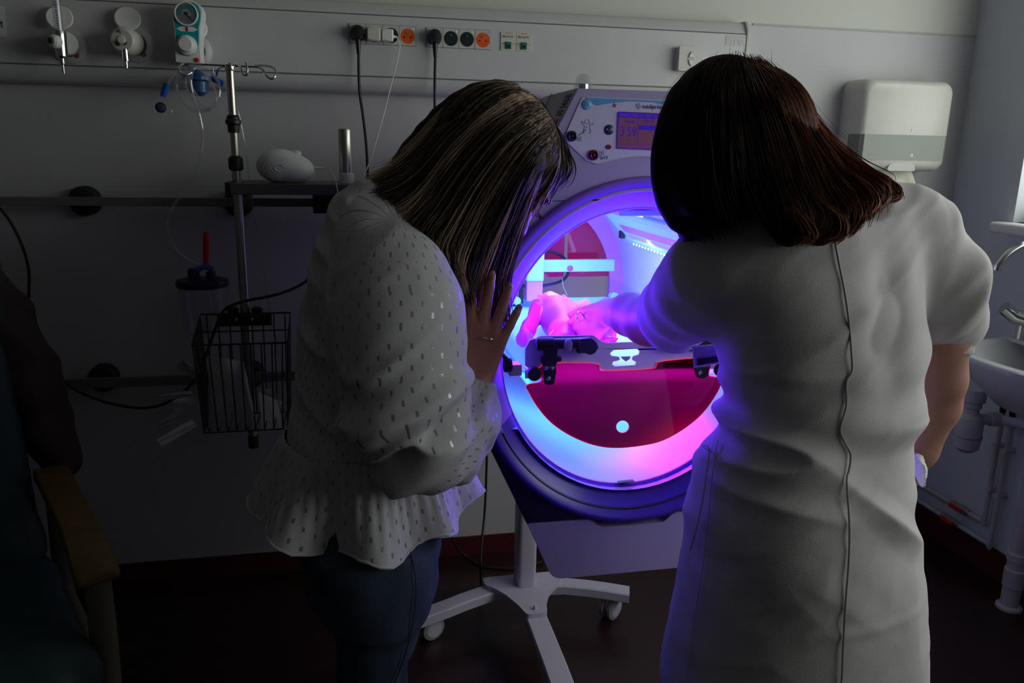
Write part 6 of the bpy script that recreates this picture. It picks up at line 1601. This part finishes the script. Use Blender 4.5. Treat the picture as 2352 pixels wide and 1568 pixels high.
# drip stand pole
PX, PY = -0.2885, 2.30
t = thing('drip_pole', 'steel drip stand pole with hooks and two black collars', 'drip stand', (PX, PY, A(583, 1025, Y=PY).z))
zt2, zb2 = A(527, 152, Y=PY).z, A(583, 1025, Y=PY).z
MB().tube([(PX, PY, A(540, 372, Y=PY).z), (PX, PY, zt2)], 0.0105, 18).build('inner_pole', m_steel, t)
MB().tube([(PX, PY, zb2), (PX, PY, A(540, 372, Y=PY).z)], 0.0128, 18).build('outer_pole', m_steel, t)
MB().tube([(PX, PY, zb2 - 0.002), (PX, PY, zb2 + 0.035)], 0.0145, 18).build('pole_foot', m_dark, t)
for y0, prof_ in ((264, [(0.013, 0), (0.017, -0.006), (0.017, -0.011), (0.0205, -0.014), (0.0205, -0.022), (0.016, -0.026), (0.015, -0.045), (0.012, -0.046)]), (357, [(0.012, 0), (0.0195, -0.008), (0.0195, -0.034), (0.014, -0.040)])):
    z0 = A(533, y0, Y=PY).z
    MB().lathe((PX, PY, z0), (0, 0, 1), prof_[::-1], 24).build('pole_collar', m_dark, t)
MB().lathe((PX, PY, zt2 - 0.012), (0, 0, 1), [(0.0125, 0), (0.0135, 0.004), (0.0135, 0.016), (0.009, 0.02)], 20).build('hook_hub', m_chrome, t)
def hook(pts): MB().tube([A(x, y, Y=yy) for x, y, yy in pts], 0.0028, 10, sub=6).build('hook', m_chrome, t)
hook([(527, 151, 2.30), (490, 149, 2.30), (450, 147, 2.30), (425, 146, 2.30), (414, 150, 2.29), (411, 158, 2.275), (416, 169, 2.27), (428, 172, 2.27), (440, 166, 2.28)])
hook([(527, 151, 2.30), (560, 152, 2.30), (590, 154, 2.30), (602, 160, 2.29), (612, 174, 2.28), (624, 181, 2.275), (633, 172, 2.28), (629, 157, 2.295), (612, 151, 2.305), (585, 151, 2.31)])
hook([(527, 151, 2.30), (545, 148, 2.27), (553, 155, 2.25), (558, 170, 2.24), (566, 172, 2.235), (568, 158, 2.235), (565, 144, 2.24)])
hook([(527, 151, 2.30), (505, 155, 2.33), (499, 166, 2.35), (496, 180, 2.36), (489, 172, 2.36), (488, 158, 2.36)])

# dark shelf on the rail
sx0, sx1 = A(518, 432, Y=2.20).x, A(905, 436, Y=2.20).x; sz1, sz0 = A(600, 422, Y=2.20).z, A(600, 447, Y=2.20).z
t = thing('wall_shelf', 'dark grey shelf clamped to the upper rail beside the drip pole', 'shelf', ((sx0 + sx1) / 2, 2.32, sz0))
MB().prism((0, 0, sz0), (1, 0, 0), (0, 1, 0), [(sx0 + 0.01, 2.20), (sx1, 2.20), (sx1, 2.42), (sx0 + 0.01, 2.42), (sx0 + 0.01, PY + 0.02), (PX + 0.02, PY + 0.02), (PX + 0.02, PY - 0.02), (sx0 + 0.01, PY - 0.02)], (), sz1 - sz0).build('shelf_board', M('shelf_grey', (0.10, 0.10, 0.115), 0.5, var=0.04), t, bevel=0.002)
MB().box((sx0 + 0.004, 2.245, (sz0 + sz1) / 2), (0.012, 0.085, sz1 - sz0 + 0.006)).build('shelf_end', m_dark, t, bevel=0.001)
q0, q1 = A(718, 447, Y=2.36), A(784, 490, Y=2.36)
MB().box(((q0.x + q1.x) / 2, 2.395, (sz0 + q1.z) / 2), (q1.x - q0.x, 0.08, sz0 - q1.z)).build('shelf_bracket', m_dark, t, bevel=0.002)

# white sound machine on the shelf
c = A(654, 384, Y=2.27)
t = thing('sound_machine', 'white egg-shaped sound machine with ringed speaker on the dark shelf', 'sound machine', (c.x, 2.27, sz1))
f = Field((c.x - 0.12, 2.19, sz1 - 0.01), (c.x + 0.12, 2.36, sz1 + 0.12), 0.0025)
hgt = A(640, 343, Y=2.27).z - sz1
f.ell((c.x - 0.012, 2.275, sz1 + hgt * 0.50), (0.062, 0.052, hgt * 0.52), 0.01)
f.ell((c.x + 0.028, 2.275, sz1 + hgt * 0.40), (0.050, 0.045, hgt * 0.41), 0.02)
P, F = f.mesh(); P = relax(P, F, 2); P[:, 2] = np.maximum(P[:, 2], sz1 + 0.0004)
sm = soft_obj('machine_body', P, F, m_plastic, t)
for r in (0.012, 0.020, 0.027, 0.033, 0.039):
    cc = Vector((c.x - 0.010, 2.275, sz1 + hgt * 0.45)); pts = []
    for a in np.linspace(0, 2 * PI, 41)[:-1]:
        x = cc.x + r * 1.08 * math.cos(a); z = cc.z + r * 0.78 * math.sin(a)
        e = 1 - ((x - (c.x - 0.012)) / 0.062) ** 2 - ((z - (sz1 + hgt * 0.5)) / (hgt * 0.52)) ** 2
        pts.append((x, 2.275 - 0.052 * math.sqrt(max(e, 0.02)) - 0.0008, z))
    MB().tube(pts, 0.0014, 6, closed=True).build('speaker_ring', m_plastic, sm)
kq = A(681, 350, Y=2.27)
MB().sphere((kq.x, 2.275, kq.z - 0.003), (0.013, 0.011, 0.009), 18, 10).build('top_knob', m_plastic, sm)
MB().tube([A(712, 386, Y=2.27), A(728, 385, Y=2.27), A(742, 386, Y=2.27)], [0.003, 0.0042, 0.0022], 10).build('lead_plug', m_plastic, sm)
MB().tube([A(x, y, Y=yy) for x, y, yy in ((740, 386, 2.27), (758, 392, 2.24), (768, 408, 2.20), (773, 425, 2.188), (777, 450, 2.186), (780, 462, 2.20))], 0.0016, 8, sub=5).build('lead', m_plastic, sm)
# steel handle standing in a white base
c0 = A(796, 415, Y=2.30); t0_ = A(794, 296, Y=2.30)
t = thing('steel_handle', 'brushed steel cylindrical handle standing in a white charger base', 'instrument handle', (c0.x, 2.30, sz1))
MB().lathe((c0.x - 0.001, 2.30, sz1 + 0.018), (0, 0, 1), [(0.0175, 0), (0.0180, 0.002), (0.0180, t0_.z - sz1 - 0.022), (0.0165, t0_.z - sz1 - 0.018), (0.0001, t0_.z - sz1 - 0.0175)], 32).build('handle', m_steel, t)
MB().lathe((c0.x, 2.30, sz1), (0, 0, 1), [(0.0205, 0), (0.0205, 0.026), (0.019, 0.0275), (0.0181, 0.0275)], 32).build('charger_base', m_plastic, t)

# suction jar with dark lid and red handle
jc = A(464, 640, Y=2.36)
t = thing('suction_jar', 'clear suction jar with a dark blue lid and a red handle', 'jar', (jc.x, 2.36, A(464, 762, Y=2.36).z))
zj0, zj1 = A(464, 762, Y=2.36).z, A(464, 652, Y=2.36).z
MB().lathe((jc.x, 2.36, zj0), (0, 0, 1), [(0.058, 0), (0.060, 0.004), (0.067, zj1 - zj0), (0.065, zj1 - zj0), (0.058, 0.006), (0.0001, 0.006)], 36).build('jar_body', m_clear, t)
m_lid = M('lid_navy', (0.010, 0.016, 0.06), 0.35)
MB().lathe((jc.x, 2.36, zj1), (0, 0, 1), [(0.070, -0.006), (0.072, 0), (0.070, 0.012), (0.050, 0.016), (0.0001, 0.017)], 36).build('jar_lid', m_lid, t)
p = A(445, 632, Y=2.36)
MB().lathe((p.x, 2.36, zj1 + 0.015), (0, 0, 1), [(0.016, 0), (0.016, 0.026), (0.012, 0.03), (0.0001, 0.031)], 20).build('lid_port', m_lid, t)
MB().tube([(p.x, 2.355, zj1 + 0.036), A(468, 612, Y=2.355), A(490, 618, Y=2.355)], [0.009, 0.008, 0.008], 12).build('lid_elbow', m_blue, t)
p = A(484, 626, Y=2.36)
MB().lathe((p.x, 2.36, zj1 + 0.015), (0, 0, 1), [(0.013, 0), (0.013, 0.02), (0.0001, 0.022)], 20).build('lid_port', m_lid, t)
MB().tube([A(473, 612, Y=2.365), A(473, 570, Y=2.365), A(473, 540, Y=2.365), A(473, 532, Y=2.365)], [0.0075, 0.0082, 0.0082, 0.005], 14).build('red_handle', m_red, t)

# black lead looping along the wall
t = tag(MB().tube([A(-40, 440, Y=2.40), A(10, 490, Y=2.40), A(45, 550, Y=2.40), A(66, 620, Y=2.40), A(66, 700, Y=2.40), A(76, 780, Y=2.40), A(105, 842, Y=2.40), A(150, 880, Y=2.39), A(200, 908, Y=2.38), A(270, 930, Y=2.38), A(340, 936, Y=2.38), A(395, 918, Y=2.36), A(445, 875, Y=2.30), A(475, 810, Y=2.22), A(492, 762, Y=2.20), A(515, 712, Y=2.20), A(560, 692, Y=2.20), A(620, 680, Y=2.20), A(660, 668, Y=2.22), A(700, 648, Y=2.25), A(760, 600, Y=2.3)], 0.0042, 8, sub=6).build('power_lead', m_black), 'black power lead looping along the wall and over the wire basket', 'cable')

# ------------------------------------------------------------------ wire basket and its packets
bk = thing('wire_basket', 'dark wire basket clamped to the drip pole, full of packets', 'basket', (PX, 2.22, A(560, 995, Y=2.14).z))
bx0_, bx1_ = A(440, 790, Y=2.13).x, A(660, 783, Y=2.13).x
yb0, yb1 = 2.13, 2.285
zr, zf = A(560, 720, Y=yb1).z, A(550, 790, Y=yb0).z
zlow_ = A(550, 992, Y=yb0).z
def wire(pts, r=0.0019, nm='wire', closed=False, sub=0): MB().tube(pts, r, 7, closed=closed, sub=sub).build(nm, m_wire, bk)
wire([(bx0_, yb0, zf), (bx1_, yb0, zf), (bx1_, yb1, zr), (bx0_, yb1, zr)], 0.0027, 'rim_wire', True)
wire([(bx0_ + 0.012, yb0 + 0.008, zlow_), (bx1_ - 0.012, yb0 + 0.008, zlow_), (bx1_ - 0.012, yb1, zlow_), (bx0_ + 0.012, yb1, zlow_)], 0.0022, 'base_wire', True)
for dz in (0.012, 0.024): wire([(bx0_ + 0.012, yb0 + 0.008, zlow_ + dz), (bx0_ + 0.012, yb1, zlow_ + dz)], 0.0019)
wire([(bx0_, yb1, zf), (bx1_, yb1, zf)], 0.0022, 'rim_wire')
for k in range(9):
    s = (k + 0.5) / 9; x = bx0_ + (bx1_ - bx0_) * s; xb = bx0_ + 0.012 + (bx1_ - bx0_ - 0.024) * s
    wire([(x, yb0, zf), (xb, yb0 + 0.008, zlow_), (xb, yb1, zlow_)], 0.0019)
for k in range(8):
    s = (k + 0.5) / 8; x = bx0_ + (bx1_ - bx0_) * s; wire([(x, yb1, zr), (x * 0.95 + 0.05 * PX, yb1, zlow_)], 0.0019)
for k in range(7):
    s = (k + 0.5) / 7; y = yb0 + (yb1 - yb0) * s; z = zf + (zr - zf) * s
    for x in (bx0_, bx1_): wire([(x, y, z), (x + (0.012 if x < PX else -0.012), y, zlow_)], 0.0019)
c0_, c1_ = A(500, 722, Y=yb1), A(625, 745, Y=yb1)
MB().box(((c0_.x + c1_.x) / 2, yb1 - 0.006, (c0_.z + c1_.z) / 2), (c1_.x - c0_.x, 0.014, c0_.z - c1_.z)).build('clamp_plate', m_dark, bk, bevel=0.002)
for px in (535, 590):
    c = A(px, 711, Y=yb1 + 0.015); MB().lathe(c, (0, 0, 1), [(0.015, -0.010), (0.016, 0.002), (0.010, 0.008), (0.0001, 0.009)], 18).build('clamp_knob', m_dark, bk)
for px in (543, 579):
    c = A(px, 733, Y=yb1 - 0.014); MB().lathe(c, (0, -1, 0), [(0.0045, 0), (0.004, 0.001), (0.0001, 0.0015)], 12).build('clamp_screw', m_grey_plastic, bk)
# contents
def packet(name, label, quad, mat, bulge=0.006, depth=0.004, group=None, cat='packet'):
    """flat pouch with a soft bulge between four corners"""
    q = [Vector(p) for p in quad]; n = (q[1] - q[0]).cross(q[3] - q[0]).normalized()
    if n.y > 0: n = -n
    g = 9; V, Fc = [], []
    for sd in (1, -1):
        for i in range(g):
            for j in range(g):
                a, b = i / (g - 1), j / (g - 1); p = (q[0] * (1 - a) + q[1] * a) * (1 - b) + (q[3] * (1 - a) + q[2] * a) * b
                w = math.sin(PI * a) * math.sin(PI * b)
                V.append(p + n * sd * (0.0004 + bulge * w ** 0.6) + n * 0.0015 * math.sin(9 * a + 4 * b))
    for s in (0, 1):
        for i in range(g - 1):
            for j in range(g - 1):
                k = s * g * g + i * g + j; Fc.append((k, k + 1, k + g + 1, k + g))
    ed = [i * g for i in range(g)] + [(g - 1) * g + j for j in range(1, g)] + [i * g + g - 1 for i in range(g - 2, -1, -1)] + [j for j in range(g - 2, 0, -1)]
    for i in range(len(ed)): a, b = ed[i], ed[(i + 1) % len(ed)]; Fc.append((a, b, b + g * g, a + g * g))
    o = mesh_obj(name, V, Fc, mat, None, smooth=60)
    return tag(o, label, cat, group)
packet('plastic_bag', 'crumpled clear plastic bag standing in the wire basket', [A(478, 990, Y=2.17), A(594, 990, Y=2.17), A(560, 830, Y=2.20), A(478, 815, Y=2.20)], m_bag, 0.022, cat='bag')
packet('sterile_pouch', 'white paper pouch leaning at the right end of the basket', [A(602, 990, Y=2.20), A(648, 985, Y=2.22), A(640, 920, Y=2.25), A(594, 900, Y=2.23)], m_paper, 0.004)
packet('sterile_pouch', 'grey-white pouch wedged behind the bag in the basket', [A(600, 950, Y=2.25), A(660, 945, Y=2.26), A(630, 895, Y=2.26), A(590, 890, Y=2.26)], m_bag, 0.006)
m_pouch = M('pouch_film', (0.34, 0.34, 0.36), 0.35, var=0.25, scale=40)
packet('sterile_pouch', 'narrow white label strip hanging lowest out of the basket', [A(372, 1026, Y=2.12), A(360, 1010, Y=2.12), A(440, 962, Y=2.14), A(452, 978, Y=2.14)], m_paper, 0.002)
packet('sterile_pouch', 'clear pouch strip sticking out above the white label strip', [A(366, 990, Y=2.13), A(360, 974, Y=2.13), A(440, 922, Y=2.16), A(450, 942, Y=2.16)], m_pouch, 0.003)
packet('sterile_pouch', 'small pouch with an orange corner poking out of the basket', [A(362, 920, Y=2.15), A(362, 908, Y=2.15), A(440, 895, Y=2.17), A(446, 910, Y=2.17)], m_pouch, 0.003)
packet('sterile_pouch', 'square pale pouch poking out high at the left of the basket', [A(405, 840, Y=2.16), A(422, 826, Y=2.16), A(462, 850, Y=2.18), A(448, 872, Y=2.18)], m_pouch, 0.003)
packet('sterile_pouch', 'broad translucent pouch sticking out between the pouch strips', [A(402, 952, Y=2.145), A(398, 918, Y=2.145), A(446, 908, Y=2.16), A(452, 938, Y=2.16)], m_bag, 0.003)

# ------------------------------------------------------------------ paper towel dispenser
DYF = 2.395
t = thing('towel_dispenser', 'white paper towel dispenser with a grey see-through window on the wall', 'dispenser', (1.82, WALL_Y, 1.34))
x0d, x1d = A(1975, 250, Y=DYF).x, A(2190, 250, Y=DYF).x
x0d, x1d = A(1982, 260, Y=DYF).x, A(2188, 260, Y=DYF).x
ztd, zbd = A(2090, 186, Y=DYF + 0.03).z, A(2090, 392, Y=DYF).z
cxd = (x0d + x1d) / 2
def dring(y, dx, dz): return [(x, y, z) for x, z in rrect(cxd, (ztd + zbd) / 2, (x1d - x0d) + dx, (ztd - zbd) + dz, 0.035 + 0.0 * y, 8)]
rings = [dring(WALL_Y - 0.004, 0.012, 0.006), dring(2.44, 0.010, 0.006), dring(DYF + 0.022, 0.004, 0.0), dring(DYF + 0.008, -0.008, -0.012), dring(DYF, -0.032, -0.036)]
body = MB().loft(rings).build('dispenser_body', m_plastic_warm, t, smooth=60)
zw1, zw0 = A(2080, 310, Y=DYF).z, A(2080, 368, Y=DYF).z
m_smoke = M('smoky_window', (0.20, 0.22, 0.19), 0.18, var=0.1, scale=6)
wr_ = []
for y, dx in ((WALL_Y - 0.06, 0.013), (2.44, 0.012), (DYF + 0.022, 0.006), (DYF + 0.008, -0.005), (DYF - 0.0012, -0.03)): wr_.append((y, dx))
left_p = [(cxd - (x1d - x0d + dx) / 2, y) for y, dx in wr_]; right_p = [(cxd + (x1d - x0d + dx) / 2, y) for y, dx in reversed(wr_)]
MB().loft([[(x, y - 0.0006, z) for x, y in left_p + right_p] for z in (zw0, zw1)]).build('dispenser_window', m_smoke, t, smooth=0)
MB().box((A(2100, 299, Y=DYF).x, DYF - 0.0003, A(2100, 299, Y=DYF).z), (0.022, 0.001, 0.010)).build('maker_badge', m_paper, t, bevel=0.001)
MB().lathe(A(2094, 357, Y=DYF - 0.002), (0, -1, 0), [(0.0055, 0), (0.0001, 0.001)], 16).build('lock_mark', m_paper, t)
MB().prism((0, DYF - 0.0012, 0), U, V3, round_poly([(cxd - 0.055, zbd - 0.001), (cxd - 0.045, zbd + 0.024), (cxd + 0.045, zbd + 0.024), (cxd + 0.055, zbd - 0.001)], 0.012), (), 0.001).build('exit_notch', m_sock_frame, t, smooth=0)
# towel hanging out
tq = [A(2030, 392, Y=2.43), A(2120, 392, Y=2.43), A(2105, 420, Y=2.41), A(2060, 452, Y=2.40), A(2020, 440, Y=2.40)]
tw_ = []
for i in range(7):
    a = i / 6; row = []
    for j in range(9):
        b = j / 8; w = 0.075 - 0.012 * a
        row.append(Vector((cxd - 0.006 + (b - 0.5) * 2 * w + 0.018 * a * (b - 0.5), 2.44 - 0.035 * a + 0.012 * math.sin(b * 9) * a - 0.03 * abs(b - 0.55) * a, zbd + 0.012 - a * (0.055 + 0.03 * (1 - b)))))
    tw_.append(row)
mb = MB(); mb.loft(tw_, False, False, close=False)
pt_ = mb.build('paper_towel', M('towel_paper', (0.62, 0.62, 0.50), 0.85, var=0.05, bump=0.2), None, smooth=60)
pt_.modifiers.new('paper_thickness', 'SOLIDIFY').thickness = 0.0012
tag(pt_, 'folded paper towel hanging out below the wall dispenser', 'paper towel')
# ------------------------------------------------------------------ wash basin on the right wall
m_ceramic = M('white_ceramic', (0.62, 0.63, 0.63), 0.18, var=0.02)
m_pipe = M('painted_pipe', (0.50, 0.49, 0.52), 0.4, var=0.04)
SX, SYc, SZ = WALL_XR, 1.80, 0.845
t = thing('wash_basin', 'white ceramic wash basin fixed to the right wall under the window', 'wash basin', (SX - 0.2, SYc, 0.60))
def bring(ax, ay, z, x_in=0.0, n=48):
    out = []
    for k in range(n):
        a = PI / 2 + PI * k / (n - 1)
        out.append((SX - x_in + ax * math.cos(a) * (1.0), SYc + ay * math.copysign(abs(math.sin(a)) ** 0.75, math.sin(a)), z))
    return out
rings = [bring(0.20, 0.12, SZ - 0.185), bring(0.30, 0.20, SZ - 0.15), bring(0.385, 0.265, SZ - 0.07), bring(0.41, 0.285, SZ - 0.02), bring(0.415, 0.29, SZ - 0.006), bring(0.41, 0.286, SZ), bring(0.375, 0.262, SZ, 0.01), bring(0.36, 0.25, SZ - 0.012, 0.015), bring(0.28, 0.19, SZ - 0.09, 0.05), bring(0.12, 0.08, SZ - 0.11, 0.09)]
MB().loft(rings).build('basin', m_ceramic, t, smooth=60)
MB().box((SX - 0.055, SYc, SZ - 0.004), (0.11, 0.56, 0.012)).build('tap_ledge', m_ceramic, t, bevel=0.004)
tp_ = thing('basin_tap', 'chrome swan-neck tap with a side lever over the basin', 'tap', (SX - 0.07, 1.90, SZ))
s0, s1 = A(2290, 615, X=1.93), A(2352, 566, X=2.02)
MB().tube([(SX - 0.07, s0.y - 0.02, SZ), (SX - 0.07, s0.y - 0.02, s0.z + 0.02), (SX - 0.085, s0.y - 0.018, s0.z + 0.058), (SX - 0.125, s0.y - 0.012, s0.z + 0.072), (SX - 0.175, s0.y - 0.005, s0.z + 0.045), (s0.x, s0.y, s0.z)], 0.0115, 16, sub=6).build('spout', m_chrome, tp_)
MB().tube([(s0.x, s0.y, s0.z + 0.008), (s0.x - 0.003, s0.y, s0.z - 0.008)], 0.0135, 16).build('aerator', m_chrome, tp_)
l0 = A(2305, 706, X=1.99)
MB().tube([l0, l0 + Vector((0.028, -0.012, -0.022)), l0 + Vector((0.034, -0.014, -0.026)), l0 + Vector((0.10, -0.05, -0.05))], [0.021, 0.021, 0.024, 0.022], 22).build('mixer_body', m_chrome, tp_)
MB().tube([l0 + Vector((0.05, -0.025, -0.04)), l0 + Vector((0.05, -0.025, SZ - l0.z))], 0.010, 12).build('mixer_stem', m_chrome, tp_)
# bottle trap and waste
t = thing('bottle_trap', 'white bottle trap under the wash basin', 'drain trap', (1.95, 1.985, 0.45))
TXp, TYp = 1.955, 2.02
p_ = A(2235, 930, X=TXp); TYp = p_.y
MB().lathe((TXp, TYp, 0), (0, 0, 1), [(0.0001, 0.462), (0.022, 0.464), (0.037, 0.478), (0.040, 0.505), (0.040, 0.560), (0.036, 0.580), (0.022, 0.592), (0.020, 0.610), (0.026, 0.614), (0.026, 0.632), (0.034, 0.636), (0.034, SZ - 0.17)], 28).build('trap_body', m_pipe, t)
MB().lathe((TXp, TYp, 0.515), (0, 0, 1), [(0.0415, 0), (0.0425, 0.003), (0.0415, 0.006)], 28).build('trap_ring', m_grey_plastic, t)
MB().tube([(TXp + 0.03, TYp - 0.002, 0.572), (TXp + 0.065, TYp - 0.006, 0.572), (TXp + 0.066, TYp - 0.006, 0.572), (TXp + 0.09, TYp - 0.01, 0.572), (TXp + 0.091, TYp - 0.01, 0.572), (2.10, TYp - 0.09, 0.572)], [0.018, 0.018, 0.024, 0.024, 0.0165, 0.0165], 18).build('trap_outlet', m_pipe, t)
w0 = A(2338, 960, X=2.085)
t = thing('waste_pipe', 'thick white waste pipe standing on the floor beside the basin pipes', 'pipe', (2.085, w0.y - 0.05, 0))
yw = A(2318, 1390, Z=0.0).y
wx = 2.035
MB().lathe((wx, 1.885, 0), (0, 0, 1), [(0.038, 0), (0.038, 0.008), (0.027, 0.014), (0.027, 0.075), (0.031, 0.078), (0.031, 0.135), (0.027, 0.14), (0.027, 0.165), (0.0315, 0.168), (0.0315, 0.19), (0.0255, 0.195), (0.0255, 0.60)], 26).build('pipe', m_pipe, t)
MB().tube([(wx, 1.885, 0.595), (wx + 0.03, 1.885, 0.63), (2.12, 1.885, 0.64)], 0.0255, 18, sub=5).build('pipe_bend', m_pipe, t)
# supply pipes with red stop valves
def supply(vy, zrun, vxp, label, ybend):
    xw = 2.105
    t = thing('supply_pipe', label, 'pipe', (xw, ybend, zrun), 'water pipes under the basin')
    MB().tube([(xw, 2.47, zrun), (xw, ybend + 0.03, zrun), (xw, ybend + 0.008, zrun + 0.006), (xw, ybend, zrun + 0.03), (xw, ybend, 0.60)], 0.0085, 12, sub=5).build('pipe', m_pipe, t)
    MB().tube([(xw - 0.002, ybend, 0.58), (xw - 0.02, ybend - 0.01, 0.66), (xw - 0.05, ybend - 0.03, 0.74)], 0.010, 12, sub=5).build('flexible_hose', m_dark, t)
    v = MB().tube([(xw, vy + 0.045, zrun), (xw, vy + 0.03, zrun), (xw, vy + 0.029, zrun), (xw, vy - 0.029, zrun), (xw, vy - 0.03, zrun), (xw, vy - 0.045, zrun)], [0.012, 0.012, 0.015, 0.015, 0.012, 0.012], 14).build('stop_valve', m_steel, t)
    MB().box((xw - 0.020, vy, zrun + 0.004), (0.012, 0.055, 0.012)).build('valve_lever', m_red, v, bevel=0.002)
    for z in (0.30, 0.46):
        MB().tube([(xw - 0.011, ybend, z), (xw + 0.005, ybend, z), (WALL_XR, ybend, z)], 0.010, 10).build('pipe_clip', m_pipe, t)
supply(2.215, 0.182, 0, 'upper supply pipe with a red stop valve beside the basin wall', 2.105)
supply(2.245, 0.118, 0, 'lower supply pipe with a red stop valve near the skirting', 2.065)

# ------------------------------------------------------------------ armchair at the left
m_vinyl = M('dark_teal_vinyl', (0.022, 0.055, 0.062), 0.5, var=0.12, scale=20, bump=0.15, bscale=120)
m_wood = M('ochre_wood', (0.16, 0.085, 0.016), 0.45, var=0.2, scale=8, stretch=(1, 6, 1))
m_beige = M('beige_frame', (0.16, 0.14, 0.105), 0.45, var=0.06)
fd = Vector((0.45, -0.89, 0)).normalized(); sd_ = Vector((0.89, 0.45, 0)).normalized()    # chair faces the camera, its arm is on our side
org = Vector((-0.60, 1.72, 0))                                                              # under the visible arm
ch = thing('armchair', 'dark teal vinyl armchair with ochre wooden armrests and beige frame', 'armchair', (-0.86, 1.58, 0))
def CL(f_, s_, z): p = org + fd * f_ + sd_ * s_; return Vector((p.x, p.y, z))
def slab(name, pts, th, mat, par, r=0.02, it=3):
    """cushion: rounded thick quad"""
    q = [Vector(p) for p in pts]; n = (q[1] - q[0]).cross(q[3] - q[0]).normalized() * th
    mb = MB().loft([[p for p in q], [p + n for p in q]])
    return mb.build(name, mat, par, bevel=r, bevel_seg=5, smooth=60)
for s_ in (0.0, -0.66):
    arm = [(-0.25, 0.640), (-0.18, 0.652), (-0.05, 0.645), (0.10, 0.632), (0.20, 0.615), (0.255, 0.592), (0.262, 0.575), (0.24, 0.566), (0.10, 0.600), (-0.05, 0.612), (-0.20, 0.618), (-0.25, 0.612)]
    rings = []
    for w_, k_ in ((-0.034, 0.96), (-0.028, 1.0), (0.028, 1.0), (0.034, 0.96)):
        rings.append([CL(a * k_, s_ + w_ * (1.15 if a > 0.1 else 1.0), b) for a, b in arm])
    MB().loft(rings).build('armrest', m_wood, ch, smooth=50, bevel=0.004)
    MB().tube([CL(0.235, s_, 0.585), CL(0.235, s_, 0.45), CL(0.215, s_, 0.20), CL(0.205, s_, 0.0)], [0.024, 0.025, 0.023, 0.020], 14).build('leg', m_beige, ch)
    MB().tube([CL(-0.20, s_, 0.625), CL(-0.22, s_, 0.40), CL(-0.26, s_, 0.0)], [0.020, 0.022, 0.020], 14).build('leg', m_beige, ch)
    MB().tube([CL(0.22, s_, 0.33), CL(-0.22, s_, 0.33)], 0.016, 12).build('side_rail', m_beige, ch)
f = Field((-1.35, 1.10, 0.25), (-0.40, 2.15, 0.60), 0.008)
def rb(f, corners, r, k):
    for i in range(len(corners)): f.cone(corners[i], corners[(i + 1) % len(corners)], r, r, k)
    c = sum((Vector(p) for p in corners), Vector()) / len(corners)
    for s in np.linspace(0.15, 0.95, 6): rb_ = [c + (Vector(p) - c) * s for p in corners]; [f.cone(rb_[i], rb_[(i + 1) % 4], r, r, k) for i in range(4)]
rb(f, [CL(0.26, -0.09, 0.400), CL(0.26, -0.57, 0.400), CL(-0.18, -0.57, 0.385), CL(-0.18, -0.09, 0.385)], 0.062, 0.05)
P, F = f.mesh(); P = relax(P, F, 3)
soft_obj('seat_cushion', P, F, m_vinyl, ch)
f = Field((-1.50, 1.55, 0.40), (-0.55, 2.35, 1.30), 0.009)
rb(f, [CL(-0.20, -0.10, 0.47), CL(-0.20, -0.56, 0.47), CL(-0.38, -0.56, 1.12), CL(-0.38, -0.10, 1.12)], 0.055, 0.05)
P, F = f.mesh(); P = relax(P, F, 3)
soft_obj('backrest', P, F, m_vinyl, ch)
MB().tube([CL(-0.225, -0.06, 0.45), CL(-0.40, -0.06, 1.10)], 0.016, 12).build('back_post', m_beige, ch)
# brown coat thrown over the back of the chair, hanging down its side
f = Field((-1.35, 1.70, 0.55), (-0.45, 2.42, 1.30), 0.008)
ce = [A(-150, 560, Y=2.10), A(-60, 690, Y=2.06), A(20, 790, Y=2.03), A(70, 900, Y=2.00), A(105, 1000, Y=1.985), A(135, 1060, Y=1.98)]
f.chain(ce, [0.075, 0.080, 0.075, 0.060, 0.048, 0.036], 0.03, flat=((0.89, 0.45, 0.3), 0.75))
ce2 = [A(-60, 640, Y=2.14), A(20, 720, Y=2.12), A(80, 840, Y=2.09), A(125, 960, Y=2.06), A(150, 1060, Y=2.04)]
f.chain(ce2, [0.05, 0.05, 0.042, 0.036, 0.03], 0.02)
P, F = f.mesh(); P = relax(P, F, 2); Nn = vnormals(P, F)
P = P + Nn * (0.012 * ridge(P @ rot.T, (16, 10, 4), 3))[:, None]; P = relax(P, F, 1)
co = soft_obj('coat', P, F, M('brown_cloth', (0.050, 0.028, 0.030), 0.85, var=0.15, bump=0.3, bscale=300), None)
tag(co, 'dark brown coat thrown over the back of the teal armchair', 'coat')
